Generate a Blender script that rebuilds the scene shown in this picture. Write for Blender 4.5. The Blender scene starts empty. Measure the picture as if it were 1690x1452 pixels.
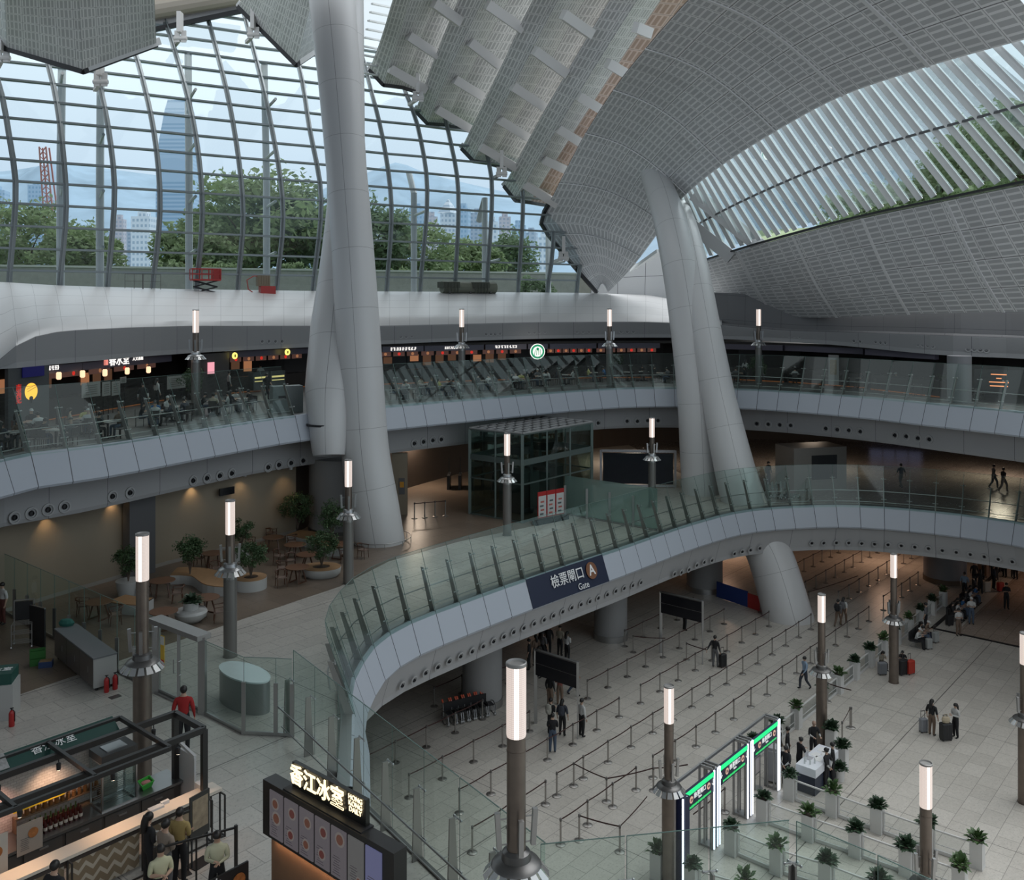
import bpy, math, random
from mathutils import Vector, Matrix, noise
from math import sin, cos, pi, radians as R
random.seed(7)
C = bpy.context.scene.collection
sc = bpy.context.scene
F, HZ, CX, CAMZ = 1524.0, 505.0, 845.0, 20.0      # focal length in px of the 1690 px frame, horizon row, eye height
# ---- camera
cd = bpy.data.cameras.new('camera'); cam = bpy.data.objects.new('camera', cd); C.objects.link(cam)
cam.location = (0, 0, CAMZ); cam.rotation_euler = (pi/2, 0, 0)
cd.sensor_fit = 'HORIZONTAL'; cd.sensor_width = 36; cd.lens = F/1690*36; cd.shift_y = -(726-HZ)/1690
cd.clip_end = 9000; cd.clip_start = .1
sc.camera = cam
# ---- view, world, sun
vs = sc.view_settings; vs.view_transform = 'Standard'; vs.look = 'None'; vs.gamma = 1; vs.use_curve_mapping = False; vs.exposure = 0.40
sc.display_settings.display_device = 'sRGB'
sc.cycles.use_denoising = True; sc.cycles.max_bounces = 7; sc.cycles.transparent_max_bounces = 24
sc.cycles.diffuse_bounces = 3; sc.cycles.glossy_bounces = 3; sc.cycles.caustics_reflective = False; sc.cycles.caustics_refractive = False
sc.cycles.sample_clamp_indirect = 4
w = bpy.data.worlds.new('overcast_sky'); sc.world = w; w.use_nodes = True
nt = w.node_tree; bg = nt.nodes['Background']; bg.inputs[1].default_value = .76
tc = nt.nodes.new('ShaderNodeTexCoord'); sx = nt.nodes.new('ShaderNodeSeparateXYZ'); cr = nt.nodes.new('ShaderNodeValToRGB')
nt.links.new(tc.outputs['Generated'], sx.inputs[0]); nt.links.new(sx.outputs[2], cr.inputs[0]); nt.links.new(cr.outputs[0], bg.inputs[0])
cr.color_ramp.elements[0].position = 0.0; cr.color_ramp.elements[0].color = (.50, .60, .72, 1)
cr.color_ramp.elements[1].position = 0.25; cr.color_ramp.elements[1].color = (.80, .92, 1.0, 1)
e = cr.color_ramp.elements.new(.04); e.color = (.55, .68, .84, 1)
e = cr.color_ramp.elements.new(1.0); e.color = (1.0, 1.0, 1.0, 1)
sl = bpy.data.lights.new('veiled_sun', 'SUN'); so = bpy.data.objects.new('veiled_sun', sl); C.objects.link(so)
sl.energy = 1.9; sl.angle = R(60); sl.color = (.95, .98, 1); so.rotation_euler = (R(-22), R(18), 0)

# ---- shape helpers
def at(u, v, z=0.0):
    Y = (CAMZ-z)*F/(v-HZ); return Vector(((u-CX)/F*Y, Y, z))
def aty(u, v, Y): return Vector(((u-CX)/F*Y, Y, CAMZ+(HZ-v)/F*Y))
D1 = Vector((.651, .759, 0)).normalized(); N1 = Vector((D1.y, -D1.x, 0))      # the hall's tile directions
A1 = math.atan2(D1.y, D1.x)
def ab(a, b, z=0.0): return D1*a + N1*b + Vector((0, 0, z))
class MB:
    def __init__(s): s.v = []; s.f = []; s.uv = {}; s.mi = {}
    def add(s, vs_, fs, mi=0, uvs=None):
        n = len(s.v); s.v += [Vector(p) for p in vs_]
        for i, f in enumerate(fs):
            if uvs: s.uv[len(s.f)] = [uvs[k] for k in f]
            if mi: s.mi[len(s.f)] = mi
            s.f.append([n+k for k in f])
        return s
    def box(s, c, d, rz=0, mi=0, M=None):
        x, y, z = d[0]/2, d[1]/2, d[2]/2; c = Vector(c)
        m = M or Matrix.Rotation(rz, 3, 'Z')
        vs_ = [m @ Vector((i*x, j*y, k*z)) + c for k in (-1, 1) for i, j in ((-1, -1), (1, -1), (1, 1), (-1, 1))]
        return s.add(vs_, [(3, 2, 1, 0), (4, 5, 6, 7), (0, 1, 5, 4), (1, 2, 6, 5), (2, 3, 7, 6), (3, 0, 4, 7)], mi)
    def bar(s, p, q, w_, h=None, up=(0, 0, 1), mi=0):
        p, q = Vector(p), Vector(q); d = q-p; L = d.length
        if L < 1e-6: return s
        x = d/L; up = Vector(up)
        if abs(x.dot(up)) > .98: up = Vector((1, 0, 0))
        y = up.cross(x).normalized(); z = x.cross(y)
        return s.box((p+q)/2, (L, w_, h or w_), M=Matrix((x, y, z)).transposed(), mi=mi)
    def tube(s, pts, r, n=8, mi=0, cap=True):
        pts = [Vector(p) for p in pts]; rs = r if isinstance(r, (list, tuple)) else [r]*len(pts)
        rings = []; up = None
        for i, p in enumerate(pts):
            d = (pts[min(i+1, len(pts)-1)]-pts[max(i-1, 0)]).normalized()
            if up is None: up = Vector((0, 0, 1)) if abs(d.z) < .9 else Vector((1, 0, 0))
            a = up.cross(d).normalized(); b = d.cross(a); up = b if abs(b.dot(d)) < .5 else up
            rings.append([p + (a*cos(2*pi*k/n)+b*sin(2*pi*k/n))*rs[i] for k in range(n)])
        vs_ = [q for g in rings for q in g]; fs = []
        for i in range(len(pts)-1):
            for k in range(n): fs.append((i*n+k, i*n+(k+1) % n, (i+1)*n+(k+1) % n, (i+1)*n+k))
        if cap: fs += [tuple(range(n))[::-1], tuple((len(pts)-1)*n+k for k in range(n))]
        return s.add(vs_, fs, mi)
    def lathe(s, prof, c=(0, 0, 0), n=20, mi=0, sx_=1, sy_=1, cap=True):
        c = Vector(c); vs_ = [Vector((r*cos(2*pi*k/n)*sx_, r*sin(2*pi*k/n)*sy_, z))+c for r, z in prof for k in range(n)]
        fs = [(i*n+k, i*n+(k+1) % n, (i+1)*n+(k+1) % n, (i+1)*n+k) for i in range(len(prof)-1) for k in range(n)]
        if cap: fs += [tuple(range(n))[::-1], tuple((len(prof)-1)*n+k for k in range(n))]
        return s.add(vs_, fs, mi)
    def prism(s, poly, z0, z1, mi=0):
        n = len(poly); vs_ = [Vector((p[0], p[1], z0)) for p in poly]+[Vector((p[0], p[1], z1)) for p in poly]
        ar = sum(poly[i][0]*poly[(i+1) % n][1]-poly[(i+1) % n][0]*poly[i][1] for i in range(n))
        o = (lambda t: t) if ar > 0 else (lambda t: tuple(t)[::-1])
        fs = [tuple(o(range(n)))[::-1], tuple(o(range(n, 2*n)))]+[o((i, (i+1) % n, n+(i+1) % n, n+i)) for i in range(n)]
        return s.add(vs_, fs, mi)
    def grid(s, rows, mi=0, flip=False, th=0):
        # rows: list of equally long point lists; uv in metres
        nr, nc = len(rows), len(rows[0]); vs_ = [Vector(p) for r in rows for p in r]; uv = []
        mid = rows[nr//2]; U = [0]
        for j in range(1, nc): U.append(U[-1]+(Vector(mid[j])-Vector(mid[j-1])).length)
        V = [0]
        for i in range(1, nr): V.append(V[-1]+(Vector(rows[i][nc//2])-Vector(rows[i-1][nc//2])).length)
        uv = [(U[j], V[i]) for i in range(nr) for j in range(nc)]
        fs = [(i*nc+j, i*nc+j+1, (i+1)*nc+j+1, (i+1)*nc+j) for i in range(nr-1) for j in range(nc-1)]
        if flip: fs = [f[::-1] for f in fs]
        return s.add(vs_, fs, mi, uv)
    def ball(s, c, r, n=10, m=7, mi=0):
        rx, ry, rz = r if isinstance(r, (list, tuple)) else (r, r, r)
        prof = [(sin(pi*i/m), -cos(pi*i/m)) for i in range(m+1)]
        prof[0] = (.02, -1); prof[-1] = (.02, 1)
        c = Vector(c); vs_ = [Vector((a*cos(2*pi*k/n)*rx, a*sin(2*pi*k/n)*ry, z*rz))+c for a, z in prof for k in range(n)]
        fs = [(i*n+k, i*n+(k+1) % n, (i+1)*n+(k+1) % n, (i+1)*n+k) for i in range(m) for k in range(n)]
        return s.add(vs_, fs, mi)
    def mesh(s, name, mats, smooth=False):
        me = bpy.data.meshes.new(name); me.from_pydata(s.v, [], s.f)
        for m in (mats if isinstance(mats, (list, tuple)) else [mats]): me.materials.append(m)
        for i, k in s.mi.items(): me.polygons[i].material_index = k
        if s.uv:
            ul = me.uv_layers.new(name='UVMap')
            for i, uvs in s.uv.items():
                for li, q in zip(me.polygons[i].loop_indices, uvs): ul.data[li].uv = q
        if smooth:
            me.polygons.foreach_set('use_smooth', [True]*len(me.polygons))
            if smooth is True: me.set_sharp_from_angle(angle=R(40))
        me.update(); return me
    def build(s, name, mats, parent=None, smooth=False, loc=None, rz=0):
        o = bpy.data.objects.new(name, s.mesh(name, mats, smooth)); C.objects.link(o)
        if parent: o.parent = parent
        if loc is not None: o.location = loc
        if rz: o.rotation_euler = (0, 0, rz)
        return o
def tag(o, label=None, cat=None, group=None, kind=None):
    if label: o['label'] = label
    if cat: o['category'] = cat
    if group: o['group'] = group
    if kind: o['kind'] = kind
    return o
def empty(name, loc=(0, 0, 0), rz=0):
    o = bpy.data.objects.new(name, None); C.objects.link(o); o.location = loc; o.rotation_euler = (0, 0, rz); o.empty_display_size = .3
    return o
def struct(o): o['kind'] = 'structure'; return o
def copy_tree(o, parent=None, loc=None, rz=None, label=None, group=None):
    c = o.copy(); C.objects.link(c)
    if parent: c.parent = parent
    if loc is not None: c.location = loc
    if rz is not None: c.rotation_euler = (0, 0, rz)
    if label: c['label'] = label
    if group: c['group'] = group
    for ch in list(KIDS(o)): copy_tree(ch, c)
    return c
ORD = 'first second third fourth fifth sixth seventh eighth ninth tenth eleventh twelfth thirteenth fourteenth fifteenth sixteenth seventeenth eighteenth nineteenth twentieth'.split()
def nth(k): return ORD[k] if k < 20 else 'twenty-'+ORD[k-20]
def KIDS(o): return [x for x in o.children]
def catmull(P, closed=False):
    P = [Vector(p) for p in P]; out = []
    for i in range(len(P)-1):
        a, b, c, d = P[max(i-1, 0)], P[i], P[i+1], P[min(i+2, len(P)-1)]
        for k in range(12):
            t = k/12; out.append(.5*((2*b)+(c-a)*t+(2*a-5*b+4*c-d)*t*t+(-a+3*b-3*c+d)*t**3))
    return out+[P[-1]]
def resample(P, step=None, n=None):
    L = [0]
    for i in range(1, len(P)): L.append(L[-1]+(P[i]-P[i-1]).length)
    n = n or max(1, round(L[-1]/step)); out = []; j = 0
    for k in range(n+1):
        d = L[-1]*k/n
        while j < len(P)-2 and L[j+1] < d: j += 1
        t = (d-L[j])/max(1e-9, L[j+1]-L[j]); out.append(P[j].lerp(P[j+1], min(1, max(0, t))))
    return out

# ---- materials
MATS = {}
def leafmat(name, c, v=.4, sc_=1.2):
    m = mat(name, c, .7, noise_=v, nscale=sc_); n = m.node_tree; b = n.nodes['Principled BSDF']; tl = n.nodes.new('ShaderNodeBsdfTranslucent'); mx = n.nodes.new('ShaderNodeMixShader'); mx.inputs[0].default_value = .45
    n.links.new(b.inputs['Base Color'].links[0].from_socket, tl.inputs[0]); n.links.new(b.outputs[0], mx.inputs[1]); n.links.new(tl.outputs[0], mx.inputs[2]); n.links.new(mx.outputs[0], n.nodes['Material Output'].inputs[0]); return m
def mat(name, col=(.5, .5, .5), rough=.5, metal=0, emit=0, ecol=None, alpha=1, spec=.5, noise_=0, nscale=5):
    if name in MATS: return MATS[name]
    m = bpy.data.materials.new(name); m.use_nodes = True; n = m.node_tree; b = n.nodes['Principled BSDF']
    b.inputs['Base Color'].default_value = (*col, 1); b.inputs['Roughness'].default_value = rough; b.inputs['Metallic'].default_value = metal
    b.inputs['Specular IOR Level'].default_value = spec
    if emit: b.inputs['Emission Color'].default_value = (*(ecol or col), 1); b.inputs['Emission Strength'].default_value = emit
    if noise_:
        t = n.nodes.new('ShaderNodeTexCoord'); q = n.nodes.new('ShaderNodeTexNoise'); q.inputs['Scale'].default_value = nscale; q.inputs['Detail'].default_value = 4
        mx = n.nodes.new('ShaderNodeMix'); mx.data_type = 'RGBA'
        n.links.new(t.outputs['Object'], q.inputs['Vector']); n.links.new(q.outputs[0], mx.inputs[0])
        mx.inputs[6].default_value = (*[c*(1-noise_) for c in col], 1); mx.inputs[7].default_value = (*[min(1, c*(1+noise_)) for c in col], 1)
        n.links.new(mx.outputs[2], b.inputs['Base Color'])
    MATS[name] = m; return m
class NT:
    def __init__(s, m): s.n = m.node_tree
    def nd(s, t, **k):
        x = s.n.nodes.new(t)
        for a, b in k.items(): setattr(x, a, b)
        return x
    def ln(s, a, b):
        if hasattr(a, 'links') or hasattr(a, 'is_linked'): s.n.links.new(a, b)
        else: b.default_value = a
    def m(s, op, a, b=0, c=0):
        x = s.nd('ShaderNodeMath', operation=op)
        s.ln(a, x.inputs[0]); s.ln(b, x.inputs[1]); s.ln(c, x.inputs[2]); return x.outputs[0]
    def band(s, x, per, lo, hi, off=0):      # 1 where fract(x/per) lies in lo..hi
        f = s.m('FRACT', s.m('DIVIDE', s.m('ADD', x, off), per))
        return s.m('MULTIPLY', s.m('GREATER_THAN', f, lo), s.m('LESS_THAN', f, hi))
    def mix(s, f, a, b):
        x = s.nd('ShaderNodeMix', data_type='RGBA'); s.ln(f, x.inputs[0])
        for q, i in ((a, 6), (b, 7)):
            if isinstance(q, tuple): x.inputs[i].default_value = (*q, 1)
            else: s.ln(q, x.inputs[i])
        return x.outputs[2]
def glass(name, tint=(.8, .9, .87), refl=.12, trans=1.0):
    if name in MATS: return MATS[name]
    m = bpy.data.materials.new(name); m.use_nodes = True; t = NT(m); n = m.node_tree; n.nodes.remove(n.nodes['Principled BSDF'])
    out = n.nodes['Material Output']; tr = t.nd('ShaderNodeBsdfTransparent'); tr.inputs[0].default_value = (*tint, 1)
    gl = t.nd('ShaderNodeBsdfGlossy'); gl.inputs['Roughness'].default_value = .02; gl.inputs[0].default_value = (.9, .97, .95, 1)
    lw = t.nd('ShaderNodeLayerWeight'); lw.inputs[0].default_value = .35
    mx = t.nd('ShaderNodeMixShader'); f = t.m('ADD', t.m('MULTIPLY', lw.outputs['Fresnel'], .5), refl*.3)
    f = t.m('MINIMUM', f, .6)
    n.links.new(f, mx.inputs[0]); n.links.new(tr.outputs[0], mx.inputs[1]); n.links.new(gl.outputs[0], mx.inputs[2]); n.links.new(mx.outputs[0], out.inputs[0])
    MATS[name] = m; return m
def tile_mat(name, col, col2, joint, tx, ty, rough=.25, jw=.010, big=0, spk=.25, rot=A1):
    m = bpy.data.materials.new(name); m.use_nodes = True; t = NT(m); n = m.node_tree; b = n.nodes['Principled BSDF']
    g = t.nd('ShaderNodeNewGeometry'); vr = t.nd('ShaderNodeVectorRotate', rotation_type='Z_AXIS'); vr.inputs['Angle'].default_value = -rot
    n.links.new(g.outputs['Position'], vr.inputs['Vector']); s = t.nd('ShaderNodeSeparateXYZ'); n.links.new(vr.outputs[0], s.inputs[0])
    x, y = s.outputs[0], s.outputs[1]
    row = t.m('FLOOR', t.m('DIVIDE', y, ty)); xo = t.m('ADD', x, t.m('MULTIPLY', row, tx*.5))
    j = t.m('MAXIMUM', t.band(xo, tx, 0, jw/tx*2), t.band(y, ty, 0, jw/ty*2))
    cmb = t.nd('ShaderNodeCombineXYZ'); t.ln(t.m('FLOOR', t.m('DIVIDE', xo, tx)), cmb.inputs[0]); t.ln(row, cmb.inputs[1])
    wn = t.nd('ShaderNodeTexWhiteNoise', noise_dimensions='2D'); n.links.new(cmb.outputs[0], wn.inputs['Vector'])
    ns = t.nd('ShaderNodeTexNoise'); ns.inputs['Scale'].default_value = 5; ns.inputs['Detail'].default_value = 8; ns.inputs['Roughness'].default_value = .75
    n.links.new(vr.outputs[0], ns.inputs['Vector'])
    f = t.m('ADD', t.m('MULTIPLY', wn.outputs[0], .35), t.m('MULTIPLY', t.m('SUBTRACT', ns.outputs[0], .3), 1.3))
    c = t.mix(f, col, col2)
    sp = t.nd('ShaderNodeTexNoise'); sp.inputs['Scale'].default_value = 14; sp.inputs['Detail'].default_value = 6; n.links.new(vr.outputs[0], sp.inputs['Vector'])
    c = t.mix(t.m('MULTIPLY', t.m('GREATER_THAN', sp.outputs[0], .60), spk), c, joint)
    c = t.mix(t.m('MULTIPLY', j, .75), c, joint)
    if big:
        jb = t.m('MAXIMUM', t.band(x, big, 0, .03/big, -.9), t.band(y, big, 0, .04/big, 4.3)); c = t.mix(t.m('MULTIPLY', jb, .85), c, tuple(q*.35 for q in joint))
    n.links.new(c, b.inputs['Base Color']); b.inputs['Roughness'].default_value = rough
    t.ln(t.m('ADD', t.m('MULTIPLY', ns.outputs[0], .25), rough-.1), b.inputs['Roughness'])
    MATS[name] = m; return m
def panel_mat(name, base, dark, pu=1.5, pv=1.15, su=2, sv=4, gap=.10, lit=1.0, seam=(.16, .16, .16)):
    # perforated acoustic panels: every panel carries a block of small dark perforated rectangles
    m = bpy.data.materials.new(name); m.use_nodes = True; t = NT(m); n = m.node_tree; b = n.nodes['Principled BSDF']
    uv = t.nd('ShaderNodeUVMap'); s = t.nd('ShaderNodeSeparateXYZ'); n.links.new(uv.outputs[0], s.inputs[0]); u, v = s.outputs[0], s.outputs[1]
    inner = t.m('MULTIPLY', t.band(u, pu, gap*.7, 1-gap*.7), t.band(v, pv, gap, 1-gap))
    cell = t.m('MULTIPLY', t.band(u, pu/su, .10, .90), t.band(v, pv/sv, .12, .80))
    jn = t.m('MAXIMUM', t.band(u, pu, 0, .022), t.band(v, pv, 0, .022))
    c = t.mix(t.m('MULTIPLY', inner, cell), base, dark); c = t.mix(jn, c, seam)
    cmb = t.nd('ShaderNodeCombineXYZ'); t.ln(t.m('FLOOR', t.m('DIVIDE', u, pu)), cmb.inputs[0]); t.ln(t.m('FLOOR', t.m('DIVIDE', v, pv)), cmb.inputs[1])
    wn = t.nd('ShaderNodeTexWhiteNoise', noise_dimensions='2D'); n.links.new(cmb.outputs[0], wn.inputs['Vector'])
    hs = t.nd('ShaderNodeHueSaturation'); n.links.new(c, hs.inputs['Color']); t.ln(t.m('ADD', t.m('MULTIPLY', wn.outputs[0], .14), .93), hs.inputs['Value'])
    n.links.new(hs.outputs[0], b.inputs['Base Color']); b.inputs['Roughness'].default_value = .45
    MATS[name] = m; return m
def seam_mat(name, col, pu, pv, jw=.02, rough=.4, metal=0, seam=(.05, .05, .06), uoff=0):
    m = bpy.data.materials.new(name); m.use_nodes = True; t = NT(m); n = m.node_tree; b = n.nodes['Principled BSDF']
    uv = t.nd('ShaderNodeUVMap'); s = t.nd('ShaderNodeSeparateXYZ'); n.links.new(uv.outputs[0], s.inputs[0]); u, v = s.outputs[0], s.outputs[1]
    j = t.band(u, pu, 0, jw/pu, uoff)
    if pv: j = t.m('MAXIMUM', j, t.band(v, pv, 0, jw/pv))
    n.links.new(t.mix(j, col, seam), b.inputs['Base Color']); b.inputs['Roughness'].default_value = rough; b.inputs['Metallic'].default_value = metal
    MATS[name] = m; return m
white = mat('painted_steel_white', (.56, .56, .56), .4)
cream = mat('cream_steel', (.42, .37, .31), .5)
steel = mat('brushed_steel', (.42, .42, .42), .32, .9)
steeld = mat('dark_steel', (.16, .155, .15), .38, .8)
bronze = mat('bronze_steel', (.20, .165, .14), .38, .75, noise_=.25, nscale=3)
black = mat('black_matt', (.015, .015, .017), .5)
blackg = mat('black_gloss', (.01, .01, .014), .15)
gl_rail = glass('rail_glass', (.80, .91, .875), .1)
gl_edge = mat('glass_edge', (.10, .17, .15), .3)
gl_wall = glass('facade_glass', (.90, .97, 1.0), .05)
# =============================================================== large structure
tile0 = tile_mat('granite_hall_tiles', (.45, .42, .375), (.67, .63, .57), (.17, .155, .14), 1.2, .8, .30, big=9.2)
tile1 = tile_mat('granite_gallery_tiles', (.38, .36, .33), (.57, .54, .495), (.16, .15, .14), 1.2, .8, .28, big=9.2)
tileb = tile_mat('brown_terrazzo', (.13, .10, .078), (.22, .17, .13), (.06, .045, .035), 1.2, 1.2, .30)
tile2 = tile_mat('grey_upper_tiles', (.10, .10, .10), (.17, .17, .165), (.1, .1, .1), 1.2, .8, .35)
fascia_m = seam_mat('aluminium_fascia', (.43, .465, .52), 1.5, 0, .035, .42)
bulk_m = seam_mat('grey_bulkhead', (.36, .36, .365), 3.0, 0, .02, .5)
cowl_m = seam_mat('white_cowl_panels', (.62, .62, .62), 1.7, 1.3, .025, .35, seam=(.30, .30, .30))
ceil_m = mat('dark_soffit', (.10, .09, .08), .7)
beige = mat('beige_wall', (.27, .225, .165), .6, noise_=.08, nscale=.6)
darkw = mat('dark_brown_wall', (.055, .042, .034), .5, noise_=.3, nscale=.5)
greyw = mat('grey_column_cladding', (.30, .30, .30), .5)

E2px = [(0, 762), (38, 753), (110, 744), (186, 734), (331, 711), (448, 693), (534, 683), (645, 672), (810, 658), (944, 647), (1059, 641.5), (1201, 643), (1315, 648.6), (1429, 657), (1523, 666), (1690, 682), (1780, 694)]
E1px = [(575, 1150), (576, 1132), (603, 1082), (633, 1052), (682, 1025.5), (747, 1001), (827, 972), (918, 941), (1009.5, 911), (1050, 897), (1141, 866), (1228, 844.5), (1334, 836.5), (1429, 837), (1542, 846), (1637, 857.5), (1690, 866), (1780, 886)]
E2 = resample(catmull([(-22.5, 18, 14), (-21.6, 26, 14)]+[at(u, v, 14) for u, v in E2px]+[(30.6, 42, 14), (29.5, 34, 14)]), 1.5)
E1 = resample(catmull([(-4.35, 24.75, 7), (-4.7, 27, 7), (-5.1, 29.4, 7)]+[at(u, v, 7) for u, v in E1px]+[(33, 47, 7), (34, 40, 7), (33.5, 32, 7)]), 1.5)
E0 = [Vector(p) for p in ((14, 8, 7), (7.3, 16.9, 7), (5.7, 18.7, 7), (.56, 17.9, 7), (-4.35, 24.75, 7))]
def nrm(P, i):
    d = (P[min(i+1, len(P)-1)]-P[max(i-1, 0)]); d.z = 0; d.normalize(); return Vector((d.y, -d.x, 0))
def off(P, o, z=None): return [Vector(((p+nrm(P, i)*o).x, (p+nrm(P, i)*o).y, p.z if z is None else z)) for i, p in enumerate(P)]
def band(name, P, rows, m, parent=None, seam_=1.5):
    b = MB(); n = len(P); rr = [off(P, o, z) for o, z in rows]; vs_ = [p for r in rr for p in r]; V = [0]
    for i in range(1, len(rows)): V.append(V[-1]+(rr[i][0]-rr[i-1][0]).length)
    uv = [(j*seam_, V[i]) for i in range(len(rows)) for j in range(n)]
    b.add(vs_, [(i*n+j+1, i*n+j, (i+1)*n+j, (i+1)*n+j+1) for i in range(len(rows)-1) for j in range(n-1)], 0, uv)
    return struct(b.build(name, m, parent))
# floors
b = MB(); b.prism([(-80, 2), (70, 2), (70, 115), (-80, 115)], -.4, 0); struct(b.build('floor', tile0))
outer1 = [(70, 32), (70, 108), (-60, 108), (-60, 3), (14, 3)]
p1 = [tuple(q[:2]) for q in E0]+[tuple(q[:2]) for q in E1[1:]]+outer1
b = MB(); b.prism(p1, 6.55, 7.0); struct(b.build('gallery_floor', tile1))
p2 = [tuple(q[:2]) for q in E2]+[(70, 34), (70, 112), (-75, 112), (-75, 18)]
b = MB(); b.prism(p2, 13.5, 14.0); struct(b.build('upper_gallery_floor', tile2))
# brown terrazzo inlay in the cafe area of the gallery
b = MB(); g = lambda u, v: tuple(at(u, v, 7)[:2])
br = [g(-60, 1010), g(40, 1012), g(97, 1010), g(334, 1044), g(560, 968), g(642, 922), g(800, 893), g(872, 872), (0, 54), (8, 74), (-30, 90), (-50, 60), (-30, 30)]
br = [(-30, 30), (-17.5, 29.5), g(334, 1044), g(560, 968), g(642, 926), g(760, 893), g(880, 868), g(960, 845), (5.2, 66), (6, 90), (-30, 90)]
b.prism(br, 7.001, 7.008); struct(b.build('terrazzo_floor', tileb))
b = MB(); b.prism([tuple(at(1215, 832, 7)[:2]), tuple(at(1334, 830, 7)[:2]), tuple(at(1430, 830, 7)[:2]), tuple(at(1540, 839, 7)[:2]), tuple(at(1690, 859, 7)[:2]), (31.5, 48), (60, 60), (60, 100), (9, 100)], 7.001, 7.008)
struct(b.build('terrazzo_floor', tile_mat('shaded_polished_floor', (.17, .15, .135), (.27, .24, .215), (.05, .04, .035), 1.2, 1.2, .22)))  # polished floor, its colour darkened for shade under the upper gallery
# warm floor at the back of the hall
b = MB(); b.prism([tuple(ab(60.5, -16.2)[:2]), tuple(ab(60.5, 8)[:2]), tuple(ab(100, 8)[:2]), tuple(ab(100, -16.2)[:2])], .001, .006)
struct(b.build('inner_floor', tile_mat('warm_inner_tiles', (.34, .27, .22), (.48, .39, .33), (.1, .08, .06), 1.2, .8, .22)))
b = MB(); b.bar(ab(60.5, -17.6, .01), ab(60.5, 6, .01), .25, .02); b.bar(ab(60.4, -17.5, .01), ab(80, -17.5, .01), .25, .02); struct(b.build('floor_channel', black))
# slab edges, soffits, bulkheads
band('gallery_fascia', E1, [(0, 7.12), (.08, 7.1), (.55, 5.82), (.5, 5.72)], fascia_m)
band('gallery_bulkhead', E1, [(.5, 5.72), (.15, 5.6), (-.25, 4.35), (-.28, 4.12), (-.7, 4.1)], seam_mat('gallery_bulkhead_metal', (.40, .40, .405), 3.0, 0, .02, .5))
band('gallery_kerb', E1, [(-.35, 7.0), (-.35, 7.13), (0, 7.13)], steel)
band('upper_fascia', E2, [(0, 14.12), (.08, 14.1), (.55, 12.8), (.5, 12.7)], fascia_m)
band('upper_soffit', E2, [(.5, 12.7), (-1.5, 12.85)], bulk_m)
band('upper_bulkhead', E2, [(-1.5, 12.85), (-1.5, 11.15), (-1.55, 10.98), (-2.0, 10.95)], bulk_m)
band('upper_kerb', E2, [(-.35, 14.0), (-.35, 14.13), (0, 14.13)], steel)
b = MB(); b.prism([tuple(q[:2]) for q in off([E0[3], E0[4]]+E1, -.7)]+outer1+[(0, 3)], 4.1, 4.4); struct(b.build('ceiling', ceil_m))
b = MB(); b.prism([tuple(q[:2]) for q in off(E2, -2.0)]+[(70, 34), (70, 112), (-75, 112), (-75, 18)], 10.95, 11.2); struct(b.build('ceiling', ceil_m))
eb = MB()
for i in range(len(E0)-1):
    p, q = E0[i], E0[i+1]; eb.bar((p+q)/2*1+Vector((0, 0, -.3))-(p+q)/2+p, q+Vector((0, 0, -.3)), .12, .7)
struct(eb.build('gallery_edge_beam', steeld))
# walls
def wall(name, P, z0, z1, th, m, kind=True):
    b = MB(); P = [Vector((*p[:2], 0)) for p in P]; Q = off(P, -th)
    b.prism([tuple(p[:2]) for p in P]+[tuple(p[:2]) for p in Q[::-1]], z0, z1)
    o = b.build(name, m); struct(o); return o
WL = [Vector(p).to_3d() for p in ((-25.5, 31), (-22.6, 37), (-20.4, 41.3), (-17.25, 46.6), (-14.5, 50.2), (-12.4, 53))]
wall('wall_left', WL, 7, 10.95, .4, beige)
b = MB(); b.box((-18.0, 44.6, 9.9), (1.45, .5, 5.8), rz=1.03); struct(b.build('wall_pillar', mat('dark_grey_pillar', (.10, .10, .105), .5)))
wall('baseboard_left', off(WL, .03), 7, 7.18, .05, mat('pale_skirting', (.3, .28, .25), .4))
WB = catmull([(-12.4, 53, 0), (-9.5, 62, 0), (-1, 76, 0), (10, 86, 0), (24, 90, 0), (40, 84, 0), (55, 60, 0), (58, 45, 0)])
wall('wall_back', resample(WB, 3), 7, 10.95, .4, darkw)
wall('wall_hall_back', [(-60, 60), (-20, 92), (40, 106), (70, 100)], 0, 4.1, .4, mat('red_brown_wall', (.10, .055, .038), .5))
PL0 = Vector((-34.4, 62)); PLd = Vector((.85, .53))
def plan_at(u, o=0):
    k = (u-CX)/F; n = Vector((-.53, .85)); q = PL0+n*o; s = (k*q.y-q.x)/(PLd.x-k*PLd.y); return q+PLd*s
# upper level: shop bulkhead, white cowl
SB = [(-60, 618, 17, 42), (0, 609, 17, 0), (60, 604, 17, 0), (150, 596, 17, 0), (310, 583, 17, 0), (517, 572.6, 17, 0), (634, 568, 17.13, 0), (850, 560, 17.33, 0), (1059, 557, 17.4, 0), (1180, 559, 17.35, 0), (1361, 568, 17.15, 0), (1542, 585, 16.85, 0), (1690, 592, 16.75, 0), (1760, 599, 16.7, 0)]
SBP = [at(u, v, z) for u, v, z, _ in SB]; SBP[0] = Vector((-30, 36, 17))
SBc = resample(catmull(SBP), 1.5)
rim_uv = [(-60, 640), (0, 595), (21, 574), (52, 557), (103, 546), (207, 541), (310, 538), (517, 538), (634, 538), (879, 532), (1059, 531), (1175, 535), (1300, 546), (1450, 550), (1690, 558), (1790, 564)]
def lerp1(tab, x, k=1):
    for i in range(len(tab)-1):
        if x <= tab[i+1][0]:
            t = (x-tab[i][0])/(tab[i+1][0]-tab[i][0]); return tab[i][k]+(tab[i+1][k]-tab[i][k])*max(0, t)
    return tab[-1][k]
def topx(p): return CX+F*p.x/p.y
rim = []
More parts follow.
